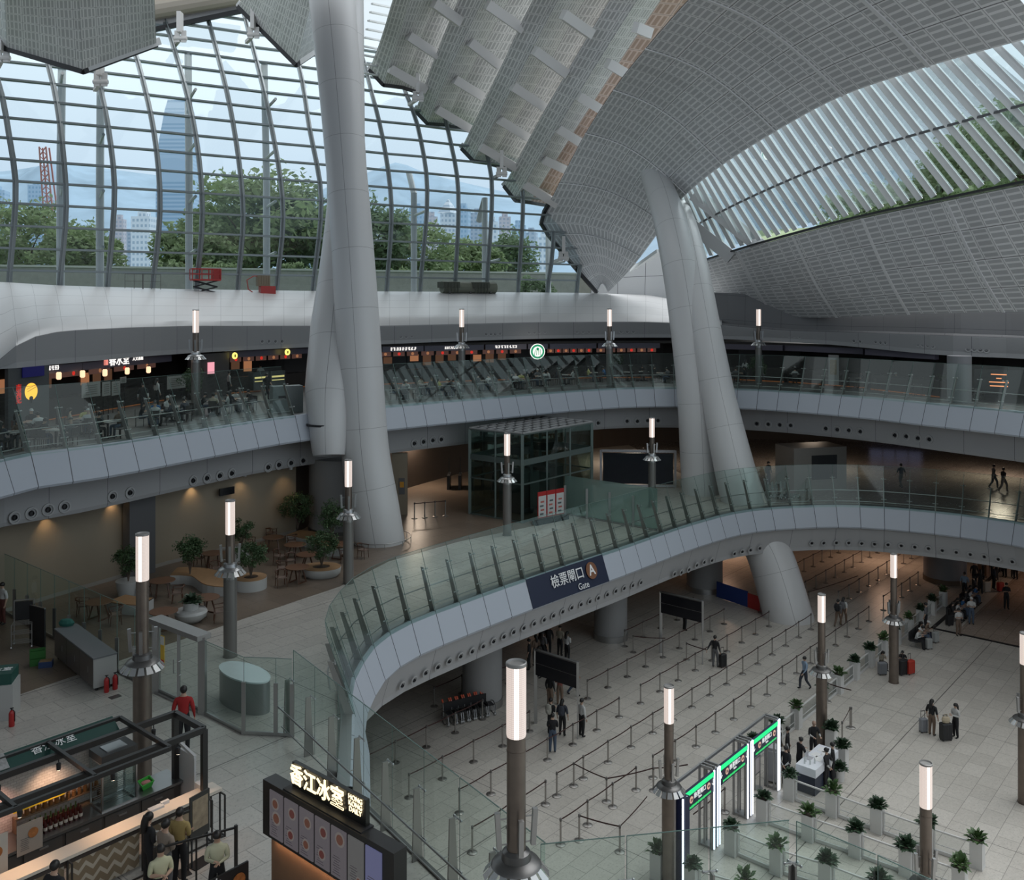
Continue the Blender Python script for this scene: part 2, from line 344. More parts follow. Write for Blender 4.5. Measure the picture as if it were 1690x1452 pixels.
for p in SBc:
    u = topx(p); v = lerp1(rim_uv, u); Y = p.y-.25; rim.append(Vector((p.x*Y/p.y, Y, min(19.2, CAMZ+(HZ-v)/F*Y))))
b = MB(); lip = [p+Vector((0, 0, .28)) for p in SBc]; inn = off(SBc, -1.0)
b.grid([inn, SBc, lip, [q-(q-p)*.06 for p, q in zip(lip, rim)], [q+Vector((0, .02, 0)) for q in rim]]); struct(b.build('shop_bulkhead', bulk_m))
top_uv = [(-60, 463), (0, 465), (98, 471), (300, 477), (517, 480), (950, 483), (1085, 487), (1180, 520), (1300, 522), (1690, 520)]
rows = [[], [], [], [], [], []]
for p in rim:
    u = topx(p); 
    if u > 1215: break
    dy = 15 if u < 1060 else max(3, 15-(u-1060)/12)
    ut = u + (-14 if u < 200 else 0); v1 = lerp1(top_uv, ut); Yt = min(p.y+dy, (plan_at(ut).y-.8) if ut > 60 else 99); T = aty(ut, v1, Yt)
    lo = p+Vector((0, 0, -.1))
    for k, t in enumerate((0, .03, .2, .45, .75, 1)):
        s = 1-(1-t)**1.55; rows[k].append(Vector((p.x+(T.x-p.x)*t, p.y+(T.y-p.y)*t, p.z+(T.z-p.z)*s+(.22 if k == 1 else 0))))
b = MB(); b.grid(rows); 
b.grid([[q for q in rows[-1]], [q+Vector((0, 3, -1.2)) for q in rows[-1]]]); struct(b.build('cowl_roof', cowl_m, smooth=True))
b = MB(); b.prism([(-70, 62), (6, 108), (70, 112), (-70, 112)], 19.6, 20.0); struct(b.build('terrace_floor', tile2))
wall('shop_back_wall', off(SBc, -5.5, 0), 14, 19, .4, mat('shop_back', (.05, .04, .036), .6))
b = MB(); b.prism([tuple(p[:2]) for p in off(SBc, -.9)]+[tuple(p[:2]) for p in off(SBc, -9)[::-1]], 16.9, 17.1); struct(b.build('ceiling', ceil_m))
ru = [p for p in rim if topx(p) > 1150]; hi = [q+Vector((0, 0, 2.6)) for q in off(ru, -1.6)]
b = MB(); b.grid([ru, [p+Vector((0, 0, .15)) for p in off(ru, -.1)], off(ru, -1.5), hi]); struct(b.build('upper_wall_band', seam_mat('dark_upper_panels', (.17, .17, .175), 3, 2, .02)))
# lit soffit downlights under the bulkhead of the left cafe wall
# unseen ceiling lights added to brighten the dark back under the galleries
cl_m = mat('fill_lamp_lens', (1, .85, .7), emit=1.5); clk = [0]
def fill_ceiling_light(x, y, z, e, col_=(1, .72, .5), where=''):
    m = MB(); m.lathe([(.35, -.04), (.35, 0)], n=16); m.lathe([(.3, -.05), (.3, -.04)], n=16, mi=1); o = m.build('fill_ceiling_light', [white, cl_m], loc=(x, y, z)); clk[0] += 1
    tag(o, 'round unseen ceiling light added for fill, %s from the left %s' % (nth(clk[0]-1), where), 'ceiling light', 'added ceiling lights '+where)
    l = bpy.data.lights.new('fill_ceiling_beam', 'AREA'); l.shape = 'DISK'; l.size = 1.5; l.energy = e; l.color = col_; q = bpy.data.objects.new('fill_ceiling_beam', l); C.objects.link(q); q.parent = o; q.location = (0, 0, -.1)
for x, y in ((-14, 66), (2, 76), (17, 74), (29, 72), (40, 64)): fill_ceiling_light(x, y, 4.05, 75, (1, .62, .42), where='over the inner hall')
clk[0] = 0
for x, y in ((-7, 66), (10, 76), (24, 74), (37, 70)): fill_ceiling_light(x, y, 10.9, 190, (1, .8, .62), 'under the upper gallery')
clk[0] = 0
# =============================================================== mega columns
def column(name, pts, m=white, seams=True):
    # pts: (u, v, width_px, Y)
    P = [aty(u, v, Y) for u, v, w_, Y in pts]; r = [w_/2*Y/F for u, v, w_, Y in pts]
    PP = catmull(P); n = 12; rr = []
    for i in range(len(PP)):
        k = min(i//n, len(r)-1); t = (i % n)/n; k2 = min(k+1, len(r)-1); rr.append(r[k]*(1-t)+r[k2]*t)
    b = MB(); nn = 40; vs_ = []; uv = []; L = 0
    for i, p in enumerate(PP):
        d = (PP[min(i+1, len(PP)-1)]-PP[max(0, i-1)]).normalized(); a = Vector((0, 1, 0)).cross(d).normalized(); c = d.cross(a)
        if i: L += (PP[i]-PP[i-1]).length
        for k in range(nn+1):
            th = 2*pi*k/nn; vs_.append(p+(a*cos(th)+c*sin(th))*rr[i]); uv.append((k/nn*4*1.5, L))
    b.add(vs_, [(i*(nn+1)+k, i*(nn+1)+k+1, (i+1)*(nn+1)+k+1, (i+1)*(nn+1)+k) for i in range(len(PP)-1) for k in range(nn)], 0, uv)
    return struct(b.build(name, m, smooth=True))
col_m = seam_mat('white_column_panels', (.60, .60, .60), 1.5, 3.3, .018, .33, seam=(.25, .25, .25))
column('leaning_column', [(627, 902, 84, 51), (617, 840, 84, 51), (602, 735, 78, 51.2), (594, 600, 74, 51.5), (584, 440, 70, 52), (572, 280, 66, 53), (560, 130, 70, 54), (548, 0, 76, 55), (538, -120, 84, 56)], col_m)
column('leaning_column', [(543, 752, 52, 50.2), (543, 700, 66, 50.6), (546, 640, 84, 51.5), (556, 540, 86, 53), (565, 440, 74, 54.5), (573, 300, 58, 56), (578, 130, 46, 57.5), (581, 0, 38, 59), (584, -120, 34, 60)], col_m)
column('leaning_column', [(1157, 822, 62, 64.3), (1154, 760, 62, 64.3), (1148, 643, 62, 64.5), (1134, 520, 60, 65.5), (1118, 420, 57, 67), (1100, 345, 52, 69.5), (1084, 300, 46, 73), (1068, 255, 40, 77)], col_m)
column('leaning_column', [(1303, 1030, 80, 59.3), (1300, 1014, 80, 59.4), (1270, 915, 74, 60.5), (1226, 822, 72, 61.5), (1188, 665, 56, 63), (1168, 560, 50, 64), (1148, 450, 46, 66.5), (1132, 370, 34, 70), (1112, 320, 26, 77)], col_m)
b = MB(); p = at(560, 878, 7); b.lathe([(1.95, 7), (1.95, 11.2)], (p.x, 54.2, 0), 40); b.lathe([(2.0, 7), (2.0, 7.2)], (p.x, 54.2, 0), 40, mi=1); struct(b.build('round_column', [greyw, steeld], smooth=True))
def roundcol(x, y, r, z1, m, base=steel, dark=False):
    b = MB(); b.lathe([(r, 0), (r, z1)], (0, 0, 0), 36); b.lathe([(r+.04, 0), (r+.04, .35)], (0, 0, 0), 36, mi=1)
    if dark: b.lathe([(r+.05, z1-1.1), (r+.05, z1)], (0, 0, 0), 36, mi=2)
    return struct(b.build('round_column', [m, base, black], smooth=True, loc=(x, y, 0)))
roundcol(-1.5, 46.5, 1.0, 4.2, greyw); roundcol(5.95, 55.7, 1.0, 4.2, greyw); roundcol(13.6, 65.2, 1.25, 4.2, greyw)
roundcol(31.6, 67.4, 1.45, 4.2, mat('grey_clad', (.22, .22, .23), .5), mat('wood_base', (.12, .08, .05), .5), True)
b = MB(); b.box((35.0, 68.5, 2.1), (1.0, .6, 4.2), rz=A1); struct(b.build('wall_pillar', mat('wood_pillar', (.2, .12, .075), .5)))
# slip ring where the left column meets the upper slab, floor rings
b = MB(); c = aty(541, 699, 50.7); b.lathe([(1.12, -.06), (1.2, -.06), (1.2, .06), (1.12, .06)], c, 32, cap=False); struct(b.build('column_ring', black))
b = MB(); c = at(626, 893, 7); c.y = 51
for rr_ in (1.75,): b.tube([c+Vector((rr_*cos(t*pi/16), rr_*sin(t*pi/16), .28)) for t in range(33)], .025, 6)
for k in range(10): b.tube([c+Vector((1.75*cos(k*.628), 1.75*sin(k*.628), 0)), c+Vector((1.75*cos(k*.628), 1.75*sin(k*.628), .28))], .02, 6)
tag(b.build('guard_rail', steel), 'low steel hoop rail round the foot of the left leaning column', 'rail')

# =============================================================== facade
mull = [[(-62, 460), (-50, 310), (-62, 224), (-80, 145)], [(15, 462), (26, 310), (15, 224), (0, 145), (-30, 60)],
        [(98, 470), (109, 344), (103, 241), (91, 155), (70, 70)], [(177, 475), (189, 317), (179, 213), (162, 131), (142, 60)],
        [(251, 479), (264, 344), (255, 224), (227, 100), (200, 30)], [(324, 479), (334, 344), (320, 207), (282, 62), (262, 10)],
        [(392, 479), (401, 344), (382, 189), (344, 34), (325, -20)], [(456, 479), (467, 344), (444, 189), (406, 34), (390, -20)],
        [(516, 479), (530, 327), (510, 207), (496, 120), (470, 30)], [(578, 479), (590, 330), (575, 207), (556, 120), (530, 30)],
        [(638, 479), (646, 344), (634, 241), (610, 138), (590, 60)], [(693, 479), (705, 310), (689, 207), (669, 151), (650, 90)],
        [(751, 479), (756, 310), (738, 210), (720, 140)], [(803, 475), (812, 310), (803, 250), (790, 180)],
        [(855, 475), (863, 337), (858, 280), (850, 230)], [(903, 475), (911, 423), (914, 360), (912, 320)], [(951, 475), (957, 440), (962, 400), (965, 360)]]
btop = [(-100, 50), (0, 82), (137, 117), (258, 73), (260, 42), (395, 14), (490, 106), (520, 90), (600, 105), (612, 130), (640, 143), (688, 150), (690, 190), (720, 205), (768, 210), (766, 250), (785, 270), (832, 275), (833, 318), (850, 332), (893, 345), (900, 380), (968, 482)]
def prof(z):
    return lerp1([(20, 0), (22.4, -.5), (26, -1.3), (28.5, -1.4), (31, -.9), (34, .3), (37, 2.0), (40, 4.2), (44, 7.6), (50, 13)], z)
def mpt(m, z):
    B = plan_at(m[0][0]); Y = B.y+.85*prof(z); v = HZ-(z-CAMZ)*F/Y; mm = sorted([(q[1], q[0]) for q in m])
    # smooth interpolation of u over v
    if v >= mm[-1][0]: u = mm[-1][1]+(v-mm[-1][0])*(-.04)
    elif v <= mm[0][0]: u = mm[0][1]+(v-mm[0][0])*.3
    else:
        for i in range(len(mm)-1):
            if v <= mm[i+1][0]:
                g_ = lambda j: (mm[min(j+1, len(mm)-1)][1]-mm[max(j-1, 0)][1])/(mm[min(j+1, len(mm)-1)][0]-mm[max(j-1, 0)][0])
                h = mm[i+1][0]-mm[i][0]; t = (v-mm[i][0])/h; t2, t3 = t*t, t*t*t
                u = (2*t3-3*t2+1)*mm[i][1]+(t3-2*t2+t)*h*g_(i)+(-2*t3+3*t2)*mm[i+1][1]+(t3-t2)*h*g_(i+1); break
    return Vector(((u-CX)/F*Y, Y, z)), u, v
zs = [20.0, 20.93]+[22.4+1.47*k for k in range(18)]
wf = empty('window_1', (0, 0, 0)); struct(wf)
fr_m = mat('facade_frame_grey', (.27, .30, .31), .35, .3)
GP = [[mpt(m, z) for z in zs] for m in mull]
def seen(u, v): return v > lerp1(btop, u)-34
glb = MB()
NO = Vector((-.53, .85, 0))
for j, col_ in enumerate(GP):
    pts = [q[0] for q in col_ if q[2] > lerp1(btop, q[1])-45]
    if len(pts) < 2: continue
    mb = MB()
    for i in range(len(pts)-1):
        d = (pts[i+1]-pts[i]).normalized(); e1 = .012
        mb.bar(pts[i]-d*e1, pts[i+1]+d*e1, .36, .13, up=NO)      # deep fin outside the panes
        mb.bar(pts[i]-NO*.25-d*e1, pts[i+1]-NO*.25+d*e1, .07, .16, up=NO)
    mb.build('mullion', fr_m, wf)
for k, z in enumerate(zs):
    tb = MB(); any_ = False
    for j in range(len(GP)-1):
        p, q = GP[j][k], GP[j+1][k]
        if seen(p[1], p[2]) or seen(q[1], q[2]): tb.bar(p[0], q[0], .22, .13); tb.bar(p[0]+NO*.3+Vector((0, 0, -.05)), q[0]+NO*.3+Vector((0, 0, -.05)), .05, .05); any_ = True
    if any_: tb.build('transom', fr_m, wf)
    if k < len(zs)-1:
        for j in range(len(GP)-1):
            qs = [GP[j][k], GP[j+1][k], GP[j+1][k+1], GP[j][k+1]]
            if any(seen(a[1], a[2]) for a in qs): glb.add([a[0]+NO*.08 for a in qs], [(0, 1, 2, 3)])
glb.build('glass_panes', gl_wall, wf)
# outer wind posts with arms back to the mullions
wp = MB()
for u0 in (100, 165, 312, 440, 545, 683, 800, 905):
    B = plan_at(u0, 3.2)
    ztop = 32 if u0 > 600 else 40
    if u0 in (800, 905): ztop = 28
    wp.tube([(B.x, B.y, 19), (B.x, B.y, 30), (B.x-.6, B.y+1.5, ztop)], .28, 10)
    for z in range(24, int(ztop)-3, 4): wp.tube([(B.x, B.y, z), (B.x+1.4, B.y-2.6, z+.2)], .12, 6)
struct(wp.build('facade_wind_posts', mat('pale_post', (.55, .57, .57), .4)))

# =============================================================== roof folds
pn = panel_mat('perforated_panels', (.74, .735, .72), (.45, .45, .445), 1.0, 1.3, 1, 4)
pn_d = panel_mat('perforated_panels_large', (.82, .82, .82), (.52, .525, .53), 1.15, 1.95, 1, 5, .06)
pn_c = panel_mat('perforated_panels_reddish', (.55, .42, .35), (.36, .25, .19), 1.2, 1.3, 1, 3)  # reddish panel variant for one face of the last rib
def loft(name, A, B_, m, n=16, k=8, sub=None, flip=False):
    a = resample(catmull([aty(*p) for p in A]), n=n); c = resample(catmull([aty(*p) for p in B_]), n=n)
    rows = [[p.lerp(q, i/k) for p, q in zip(a, c)] for i in range(k+1)]
    b = MB(); b.grid(rows, flip=flip); 
    return b, a, c
def fold(name, curves, mats_, n=16, th=.25):
    b = MB(); cs = [resample(catmull([aty(*p) for p in c]), n=n) for c in curves]; tip = [c[0] for c in cs]
    for i in range(len(cs)-1):
        mi = mats_[i] if isinstance(mats_, (list, tuple)) else 0
        rows = [[p.lerp(q, t/4) for p, q in zip(cs[i], cs[i+1])] for t in range(5)]
        b.grid(rows, mi=mi)
    for i in range(len(tip)-1):                                # dark gasket strip round the tip
        b.bar(tip[i]+Vector((0, 0, -.05)), tip[i+1]+Vector((0, 0, -.05)), .25, .35, mi=2); b.bar(tip[i]+Vector((0, .3, .3)), tip[i+1]+Vector((0, .3, .3)), .5, .5, mi=3)
    o = b.build(name, [pn, pn_c, black, white]); struct(o); return cs
def Yc(pts, Y0, Y1, dy=0):
    n = len(pts)-1; return [(u, v, Y0+(Y1-Y0)*i/n+dy) for i, (u, v) in enumerate(pts)]
ribs = [
 (78, 60, [(610, 114), (630, 60), (648, 0), (676, -90)], [(633, 139), (655, 70), (677, 0), (708, -90)], [(665, 143), (690, 75), (722, 0), (765, -90)], [(700, 154), (732, 85), (772, 0), (828, -90)]),
 (81, 60, [(686, 182), (712, 110), (756, 0), (805, -110)], [(706, 203), (740, 120), (797, 0), (855, -110)], [(735, 205), (775, 120), (840, 0), (905, -110)], [(780, 216), (830, 125), (898, 0), (970, -110)]),
 (82, 57, [(762, 244), (815, 135), (879, 0), (940, -110)], [(782, 265), (843, 150), (921, 0), (990, -110)], [(805, 268), (880, 150), (965, 0), (1045, -110)], [(846, 280), (922, 160), (1024, 0), (1106, -110)]),
 (84, 54, [(832, 306), (900, 180), (1006, 0), (1080, -110)], [(851, 330), (930, 195), (1052, 0), (1135, -110)], [(875, 333), (955, 205), (1090, 0), (1172, -110)], [(905, 338), (980, 225), (1150, 0), (1225, -110)])]
RC = []
for i, (y0, y1, A, B_, V, W) in enumerate(ribs):
    RC.append(fold('roof_rib', [Yc(A, y0, y1, .6), Yc(B_, y0, y1), Yc(V, y0, y1, 2.2), Yc(W, y0, y1, 3.2)], [0, 0, 1 if i == 3 else 0]))
LR1 = [(985, 483, 88), (935, 425, 86.5), (893, 368, 85), (905, 338, 83), (958, 234, 75), (1010, 151, 67), (1060, 86, 60), (1135, 0, 53), (1230, -95, 46), (1400, -230, 38)]
RR1 = [(1003, 483, 88), (1040, 445, 85), (1080, 393, 80), (1112, 342, 74), (1170, 289, 67), (1250, 235, 61), (1375, 165, 54), (1500, 120, 48.5), (1600, 90, 45), (1730, 55, 41.5)]
a = resample(catmull([aty(*p) for p in LR1]), n=40); c = resample(catmull([aty(*p) for p in RR1]), n=40)
MIDB = [(-.25+.0*i) for i in range(41)]
rows = [[p.lerp(q, t/8)+Vector((0, 0, .9*sin(pi*t/8))) for p, q in zip(a, c)] for t in range(9)]
b = MB(); b.grid(rows)
for i in range(0, 40, 5):                                      # raised joint covers running across the vault
    for t in range(8):
        b.bar(rows[t][i]+Vector((0, 0, -.03)), rows[t+1][i]+Vector((0, 0, -.03)), .28, .06, mi=1)
for i in range(9):                                             # dark rubber edge over the glass wall
    if a[i].z < 29: b.bar(a[i], a[i+1], .3, .3, mi=2)
struct(b.build('roof_vault', [pn_d, mat('joint_cover', (.8, .8, .8), .5), black]))
TR2 = [(1150, 436, 77), (1250, 405, 68), (1400, 365, 59), (1560, 331, 51.5), (1730, 296, 45)]
BR2 = [(1185, 512, 82), (1330, 524, 71), (1515, 518, 59), (1690, 514, 51), (1880, 510, 45)]
a2 = resample(catmull([aty(*p) for p in TR2]), n=30); c2 = resample(catmull([aty(*p) for p in BR2]), n=30)
b = MB(); rows2 = [[p.lerp(q, t/6)+Vector((0, 0, -.35*sin(pi*t/6))) for p, q in zip(a2, c2)] for t in range(7)]; b.grid(rows2)
for i in range(0, 31, 6):
    for t in range(6): b.bar(rows2[t][i]+Vector((0, 0, -.02)), rows2[t+1][i]+Vector((0, 0, -.02)), .22, .05, mi=1)
for i in range(30): b.bar(a2[i]+Vector((0, 0, .12)), a2[i+1]+Vector((0, 0, .12)), .35, .12, mi=2)
b.grid([c2, [p+Vector((0, 3, .3)) for p in c2]])
struct(b.build('roof_vault', [pn_d, mat('joint_cover', (.8, .8, .8), .5), black]))
# upper fold pair over the glass wall on the left
fold('roof_rib', [[(-90, 20, 66), (-95, -60, 60)], [(12, 80, 62), (8, 0, 56), (4, -80, 50)], [(137, 117, 60), (130, 0, 54), (124, -80, 48)], [(258, 73, 66), (255, 0, 60), (252, -80, 54)]], [0, 0, 0], n=8)
fold('roof_rib', [[(393, 10, 74), (430, -60, 68)], [(440, 57, 73), (470, -40, 66), (480, -80, 64)], [(489, 106, 72), (512, 10, 66), (528, -80, 61)], [(522, 84, 76), (545, 0, 71), (560, -80, 66)]], [0, 0, 0], n=8)
b = MB(); b.tube([aty(235, 16, 73), aty(400, -12, 77)], .95, 16); struct(b.build('roof_edge_beam', cream))
b = MB(); b.bar(aty(250, 38, 74), aty(400, 6, 78), .5, 1.1); b.bar(aty(250, 50, 73.5), aty(400, 18, 77.5), .5, .35, mi=1); struct(b.build('roof_edge_rim', [white, black]))
# cross struts between the ribs
sb = MB()
def strut(u0, v0, Ya, u1, v1, Yb, w_=.55, h=.72): sb.bar(aty(u0-(u1-u0)*.12, v0-(v1-v0)*.12, Ya), aty(u1, v1, Yb), w_, h, up=(0, -.5, 1))
for (x0, y0, x1, y1, i) in ((435, 315, 580, 420, 0), (520, 158, 632, 255, 0), (640, 0, 740, 95, 0), (660, 510, 800, 615, 1), (740, 365, 850, 455, 1), (815, 190, 930, 305, 1), (900, 10, 1040, 130, 1),
                            (870, 690, 1010, 795, 2), (955, 560, 1065, 650, 2), (1020, 400, 1145, 505, 2), (1125, 230, 1250, 345, 2), (1260, 55, 1370, 155, 2), (1080, 870, 1205, 970, 3), (1165, 745, 1260, 810, 3), (1235, 600, 1335, 685, 3), (1335, 445, 1440, 530, 3), (1470, 285, 1545, 350, 3), (1600, 110, 1650, 150, 3)):
    u0, v0, u1, v1 = 500+x0/2.904, y0/2.904, 500+x1/2.904, y1/2.904
    y_0, y_1 = ribs[i][0], ribs[i][1]; vt = ribs[i][3][0][1]; Y = y_1+(y_0-y_1)*((v0+100)/(vt+100)); Y = Y-.2
    strut(u0, v0+8, Y, u1+4, v1+3, Y+2.0 if i < 3 else Y+1.2)
struct(sb.build('roof_struts', mat('pale_strut', (.68, .66, .64), .45)))
# sloping skylight with deep glazing fins
ub = [(1100, 1125), (1130, 1178), (1192, 1278), (1294, 1402), (1482, 1641), (1600, 1790), (1740, 1930)]
c_r = resample(catmull([aty(*p) for p in RR1]), n=200); t_r = resample(catmull([aty(*p) for p in TR2+[(1950, 250, 37)]]), n=200)
def on(curve, u): return min(curve, key=lambda p: abs(topx(p)-u))
skyp = [p for p in resample(c_r, .93) if 1118 < topx(p) < 1725]
sg = empty('window_2'); struct(sg); prev = None; gb = MB()
midb = MB(); fm = mat('white_glazing_fin', (.80, .82, .82), .35)
upn = Vector((-.3, -.4, -.85)).normalized()
for i, p in enumerate(skyp):
    q = on(t_r, lerp1(ub, topx(p))); p = p+Vector((0, 0, .35)); q = q+Vector((0, 0, .35)); d = q-p
    side = N1
    nx_ = (D1*-1).cross(d).normalized(); nx_ = nx_ if nx_.z > 0 else -nx_
    f = MB(); f.bar(p, q, .09, .30, up=nx_); f.bar(p+nx_*.17, q+nx_*.17, .2, .05, up=nx_); f.build('glazing_fin', fm, sg)
    m_ = p.lerp(q, .5)
    if prev:
        gb.add([prev[0]+Vector((0, 0, .2)), p+Vector((0, 0, .2)), q+Vector((0, 0, .2)), prev[1]+Vector((0, 0, .2))], [(0, 1, 2, 3)]); midb.bar(prev[2], m_, .12, .12)
    prev = (p, q, m_)
midb.build('purlin', mat('dark_purlin', (.12, .12, .125), .4), sg); gb.build('glass_panes', glass('skylight_glass', (.86, .95, .96), .08), sg)
b = MB(); b.bar(aty(1146, 320, 71), aty(1262, 412, 69), .5, 1.1); b.bar(aty(1130, 362, 73), aty(1208, 425, 71.5), .5, 1.0); struct(b.build('roof_brace', white))
# second strip of slats between the left columns and the first rib
sl2 = MB()
for k in range(9): sl2.bar(aty(590+k*3, 118-k*14, 76-k*.6), aty(640+k*3, 158-k*14-30, 79-k*.6), .25, .12)
struct(sl2.build('roof_slats', fm))
# spandrel wall beyond the glass wall at the right
b = MB(); b.add([aty(975, 503, 92), aty(1150, 503, 88), aty(1150, 398, 88), aty(1062, 430, 90), aty(975, 462, 92)], [(0, 1, 2, 3, 4)], 0, [(0, 0), (10, 0), (10, 6), (5, 4), (0, 2.5)])
o_ = b.build('end_wall', seam_mat('grey_end_panels', (.50, .51, .52), 2.6, 2.6, .04)); struct(o_); sm = o_.modifiers.new('s', 'SOLIDIFY'); sm.thickness = .3
b = MB()
for k in range(9): b.bar(aty(1040+k*9, 446-k*5.2, 86), aty(1085+k*9, 428-k*6-14+k*2, 80), .12, .3)
struct(b.build('roof_slats', fm))
# roof over the near left side of the hall (above and behind the view)
b = MB(); b.prism([(-75, -14), (16, -14), (12, 20), (9, 40), (2, 52), (-75, 52)], 38.5, 39); struct(b.build('ceiling', mat('near_roof', (.4, .4, .4), .6)))
b = MB(); b.box((-10, -14, 11.5), (130, .5, 23)); struct(b.build('wall_near', mat('near_wall', (.3, .3, .3), .6)))
b = MB(); b.box((-75, 25, 11.5), (.5, 80, 23)); struct(b.build('wall_side', mat('near_wall')))
# =============================================================== glass balustrades
def rail(name, P, lean, gh, fh, label, cat='railing', handrail=.95, group=None, step_sign=-1, closed_fins=True, fins=True):
    root = empty(name, P[0]); tag(root, label, cat, group); o0 = P[0]
    dirs = [nrm(P, i)*step_sign for i in range(len(P))]
    L = lambda p: p-o0
    for i in range(len(P)-1):
        a, c = P[i], P[i+1]; g0 = (c-a)*.012
        up0 = dirs[i]*lean*gh+Vector((0, 0, gh)); up1 = dirs[i+1]*lean*gh+Vector((0, 0, gh))
        o_ = -dirs[i]*.12; q = [L(a+g0+o_), L(c-g0+o_), L(c-g0+up1+o_), L(a+g0+up0+o_)]; t = (-dirs[i])*.02
        m = MB(); m.add(q, [(0, 1, 2, 3)]); m.bar(q[3], q[2], .022, .012, mi=1); m.bar(q[0], q[3], .022, .012, mi=1)
        m.build('glass_panel', [gl_rail, gl_edge], root)
    if fins:
        m = MB(); w_ = .085
        d0 = Vector((lean, 0, 1)).normalized()
        m.add([Vector((x*.5-.07, y, 0)) for x, y in ((-.28, -.025), (.28, -.025), (.28, .025), (-.28, .025))]+[d0*fh+Vector((x*.5-.04, y, 0)) for x, y in ((-.16, -.02), (.12, -.02), (.12, .02), (-.16, .02))],
              [(3, 2, 1, 0), (4, 5, 6, 7), (0, 1, 5, 4), (1, 2, 6, 5), (2, 3, 7, 6), (3, 0, 4, 7)])
        fm_ = m.mesh('post', mat('fin_steel', (.30, .29, .28), .35, .7))
        k_ = MB()
        for h in (.3*fh, .97*fh):
            c = d0*h+Vector((-.17, 0, 0))
            k_.bar(c+Vector((.12, 0, 0)), c+Vector((-.03, 0, 0)), .03); k_.tube([c+Vector((-.03, -.14, 0)), c+Vector((-.03, .14, 0))], .02, 6)
            for s_ in (-1, 1): k_.ball(c+Vector((-.03, s_*.14, 0)), .035, 6, 4)
        km = k_.mesh('glass_clamp', steel)
        for i in range(len(P)):
            d = dirs[i]; o = bpy.data.objects.new('post', fm_); C.objects.link(o); o.parent = root; o.location = L(P[i]+d*.12); o.rotation_euler = (0, 0, math.atan2(d.y, d.x))
            k = bpy.data.objects.new('glass_clamp', km); C.objects.link(k); k.parent = o
    m = MB(); m.tube([L(P[i]+dirs[i]*(lean*handrail+.36)+Vector((0, 0, handrail))) for i in range(len(P))], .028, 6)
    for i in range(len(P)): m.bar(L(P[i]+dirs[i]*(lean*handrail+.1)+Vector((0, 0, handrail-.06))), L(P[i]+dirs[i]*(lean*handrail+.36)+Vector((0, 0, handrail-.06))), .02)
    m.build('handrail', steel, root)
    m = MB(); m.tube([L(P[i]+dirs[i]*.25+Vector((0, 0, .32))) for i in range(len(P))], .02, 6); m.build('foot_rail', steel, root)
    return root
E2v = [p for p in E2 if p.y > 29]
jj = min(range(len(E2v)), key=lambda i: (E2v[i]-Vector((-9.9, 50.6, 14))).length)
rail('glass_balustrade', E2v[:jj-0], .42, 2.7, 1.95, 'leaning glass balustrade along the upper gallery edge left of the leaning columns')
rail('glass_balustrade', E2v[jj+2:], .40, 2.5, 1.85, 'leaning glass balustrade along the upper gallery edge right of the left columns')
rail('glass_balustrade', [p for k, p in enumerate(E1) if p.y > 28.2 or k > 20], .34, 2.6, 1.95, 'leaning green glass balustrade round the curved middle gallery above the Gate A sign')
PF = resample([Vector(p) for p in ((-6.75, 28.0, 7), (.56, 17.9, 7))], 1.55)
rail('glass_fence', PF, 0, 2.55, 1.7, 'straight glass fence with steel posts and diagonal handrail behind the menu kiosk', step_sign=1)
PG = resample([Vector(p) for p in ((.56, 17.9, 7), (5.7, 18.75, 7))], n=3); rail('glass_fence', PG, 0, 2.5, 1.7, 'low near glass fence with a pointed corner at the bottom of the view', step_sign=1)
PH = resample([Vector(p) for p in ((5.7, 18.75, 7), (7.6, 16.9, 7), (12, 11, 7))], 1.7); rail('glass_fence', PH, 0, 2.5, 1.7, 'near glass fence running down to the right from the pointed corner', step_sign=1)
# fence and door on the gallery
def fence(name, P, z, h, label, posts=True, ph=1.2):
    root = empty(name, P[0]); tag(root, label, 'glass fence'); o0 = P[0]
    for i in range(len(P)-1):
        a, c = P[i]-o0, P[i+1]-o0; m = MB(); g0 = (c-a)*.01; U = Vector((0, 0, h))
        m.add([a+g0, c-g0, c-g0+U, a+g0+U], [(0, 1, 2, 3)]); m.bar(a+g0+U, c-g0+U, .02, .012, mi=1); m.bar(a+g0, a+g0+U, .02, .015, mi=1); m.build('glass_panel', [gl_rail, gl_edge], root)
        m = MB(); m.bar(a+Vector((0, 0, .06)), c+Vector((0, 0, .06)), .06, .1); m.build('base_rail', steel, root)
        if posts: m = MB(); m.bar(c, c+Vector((0, 0, ph)), .06, .12); m.build('post', steel, root)
    return root
a7 = lambda u, v: at(u, v, 7)
fence('glass_fence', resample([Vector((-21.7, 39.3, 7)), Vector((-12.15, 31.25, 7))], 1.25), 7, 2.5, 'dark glass screen behind the steel cabinet at the far left of the gallery')
FD = [a7(334, 1177), a7(402, 1212), a7(455, 1214), a7(482, 1216)]
fence('glass_fence', FD, 7, 2.35, 'glass screen between the double door and the diagonal fence', ph=1.6)
dr = empty('door_1', a7(258, 1142)); struct(dr); q = a7(334, 1177)-a7(258, 1142); d = q.normalized(); hh = 2.45
m = MB(); m.bar((0, 0, 0), (0, 0, hh), .22, .22); m.bar(q, q+Vector((0, 0, hh)), .22, .22); m.bar(Vector((0, 0, hh))-d*.1, q+Vector((0, 0, hh))+d*.1, .5, .16); m.bar((0, 0, .03), q+Vector((0, 0, .03)), .2, .06); m.build('door_frame', mat('door_steel', (.33, .32, .31), .4, .6), dr)
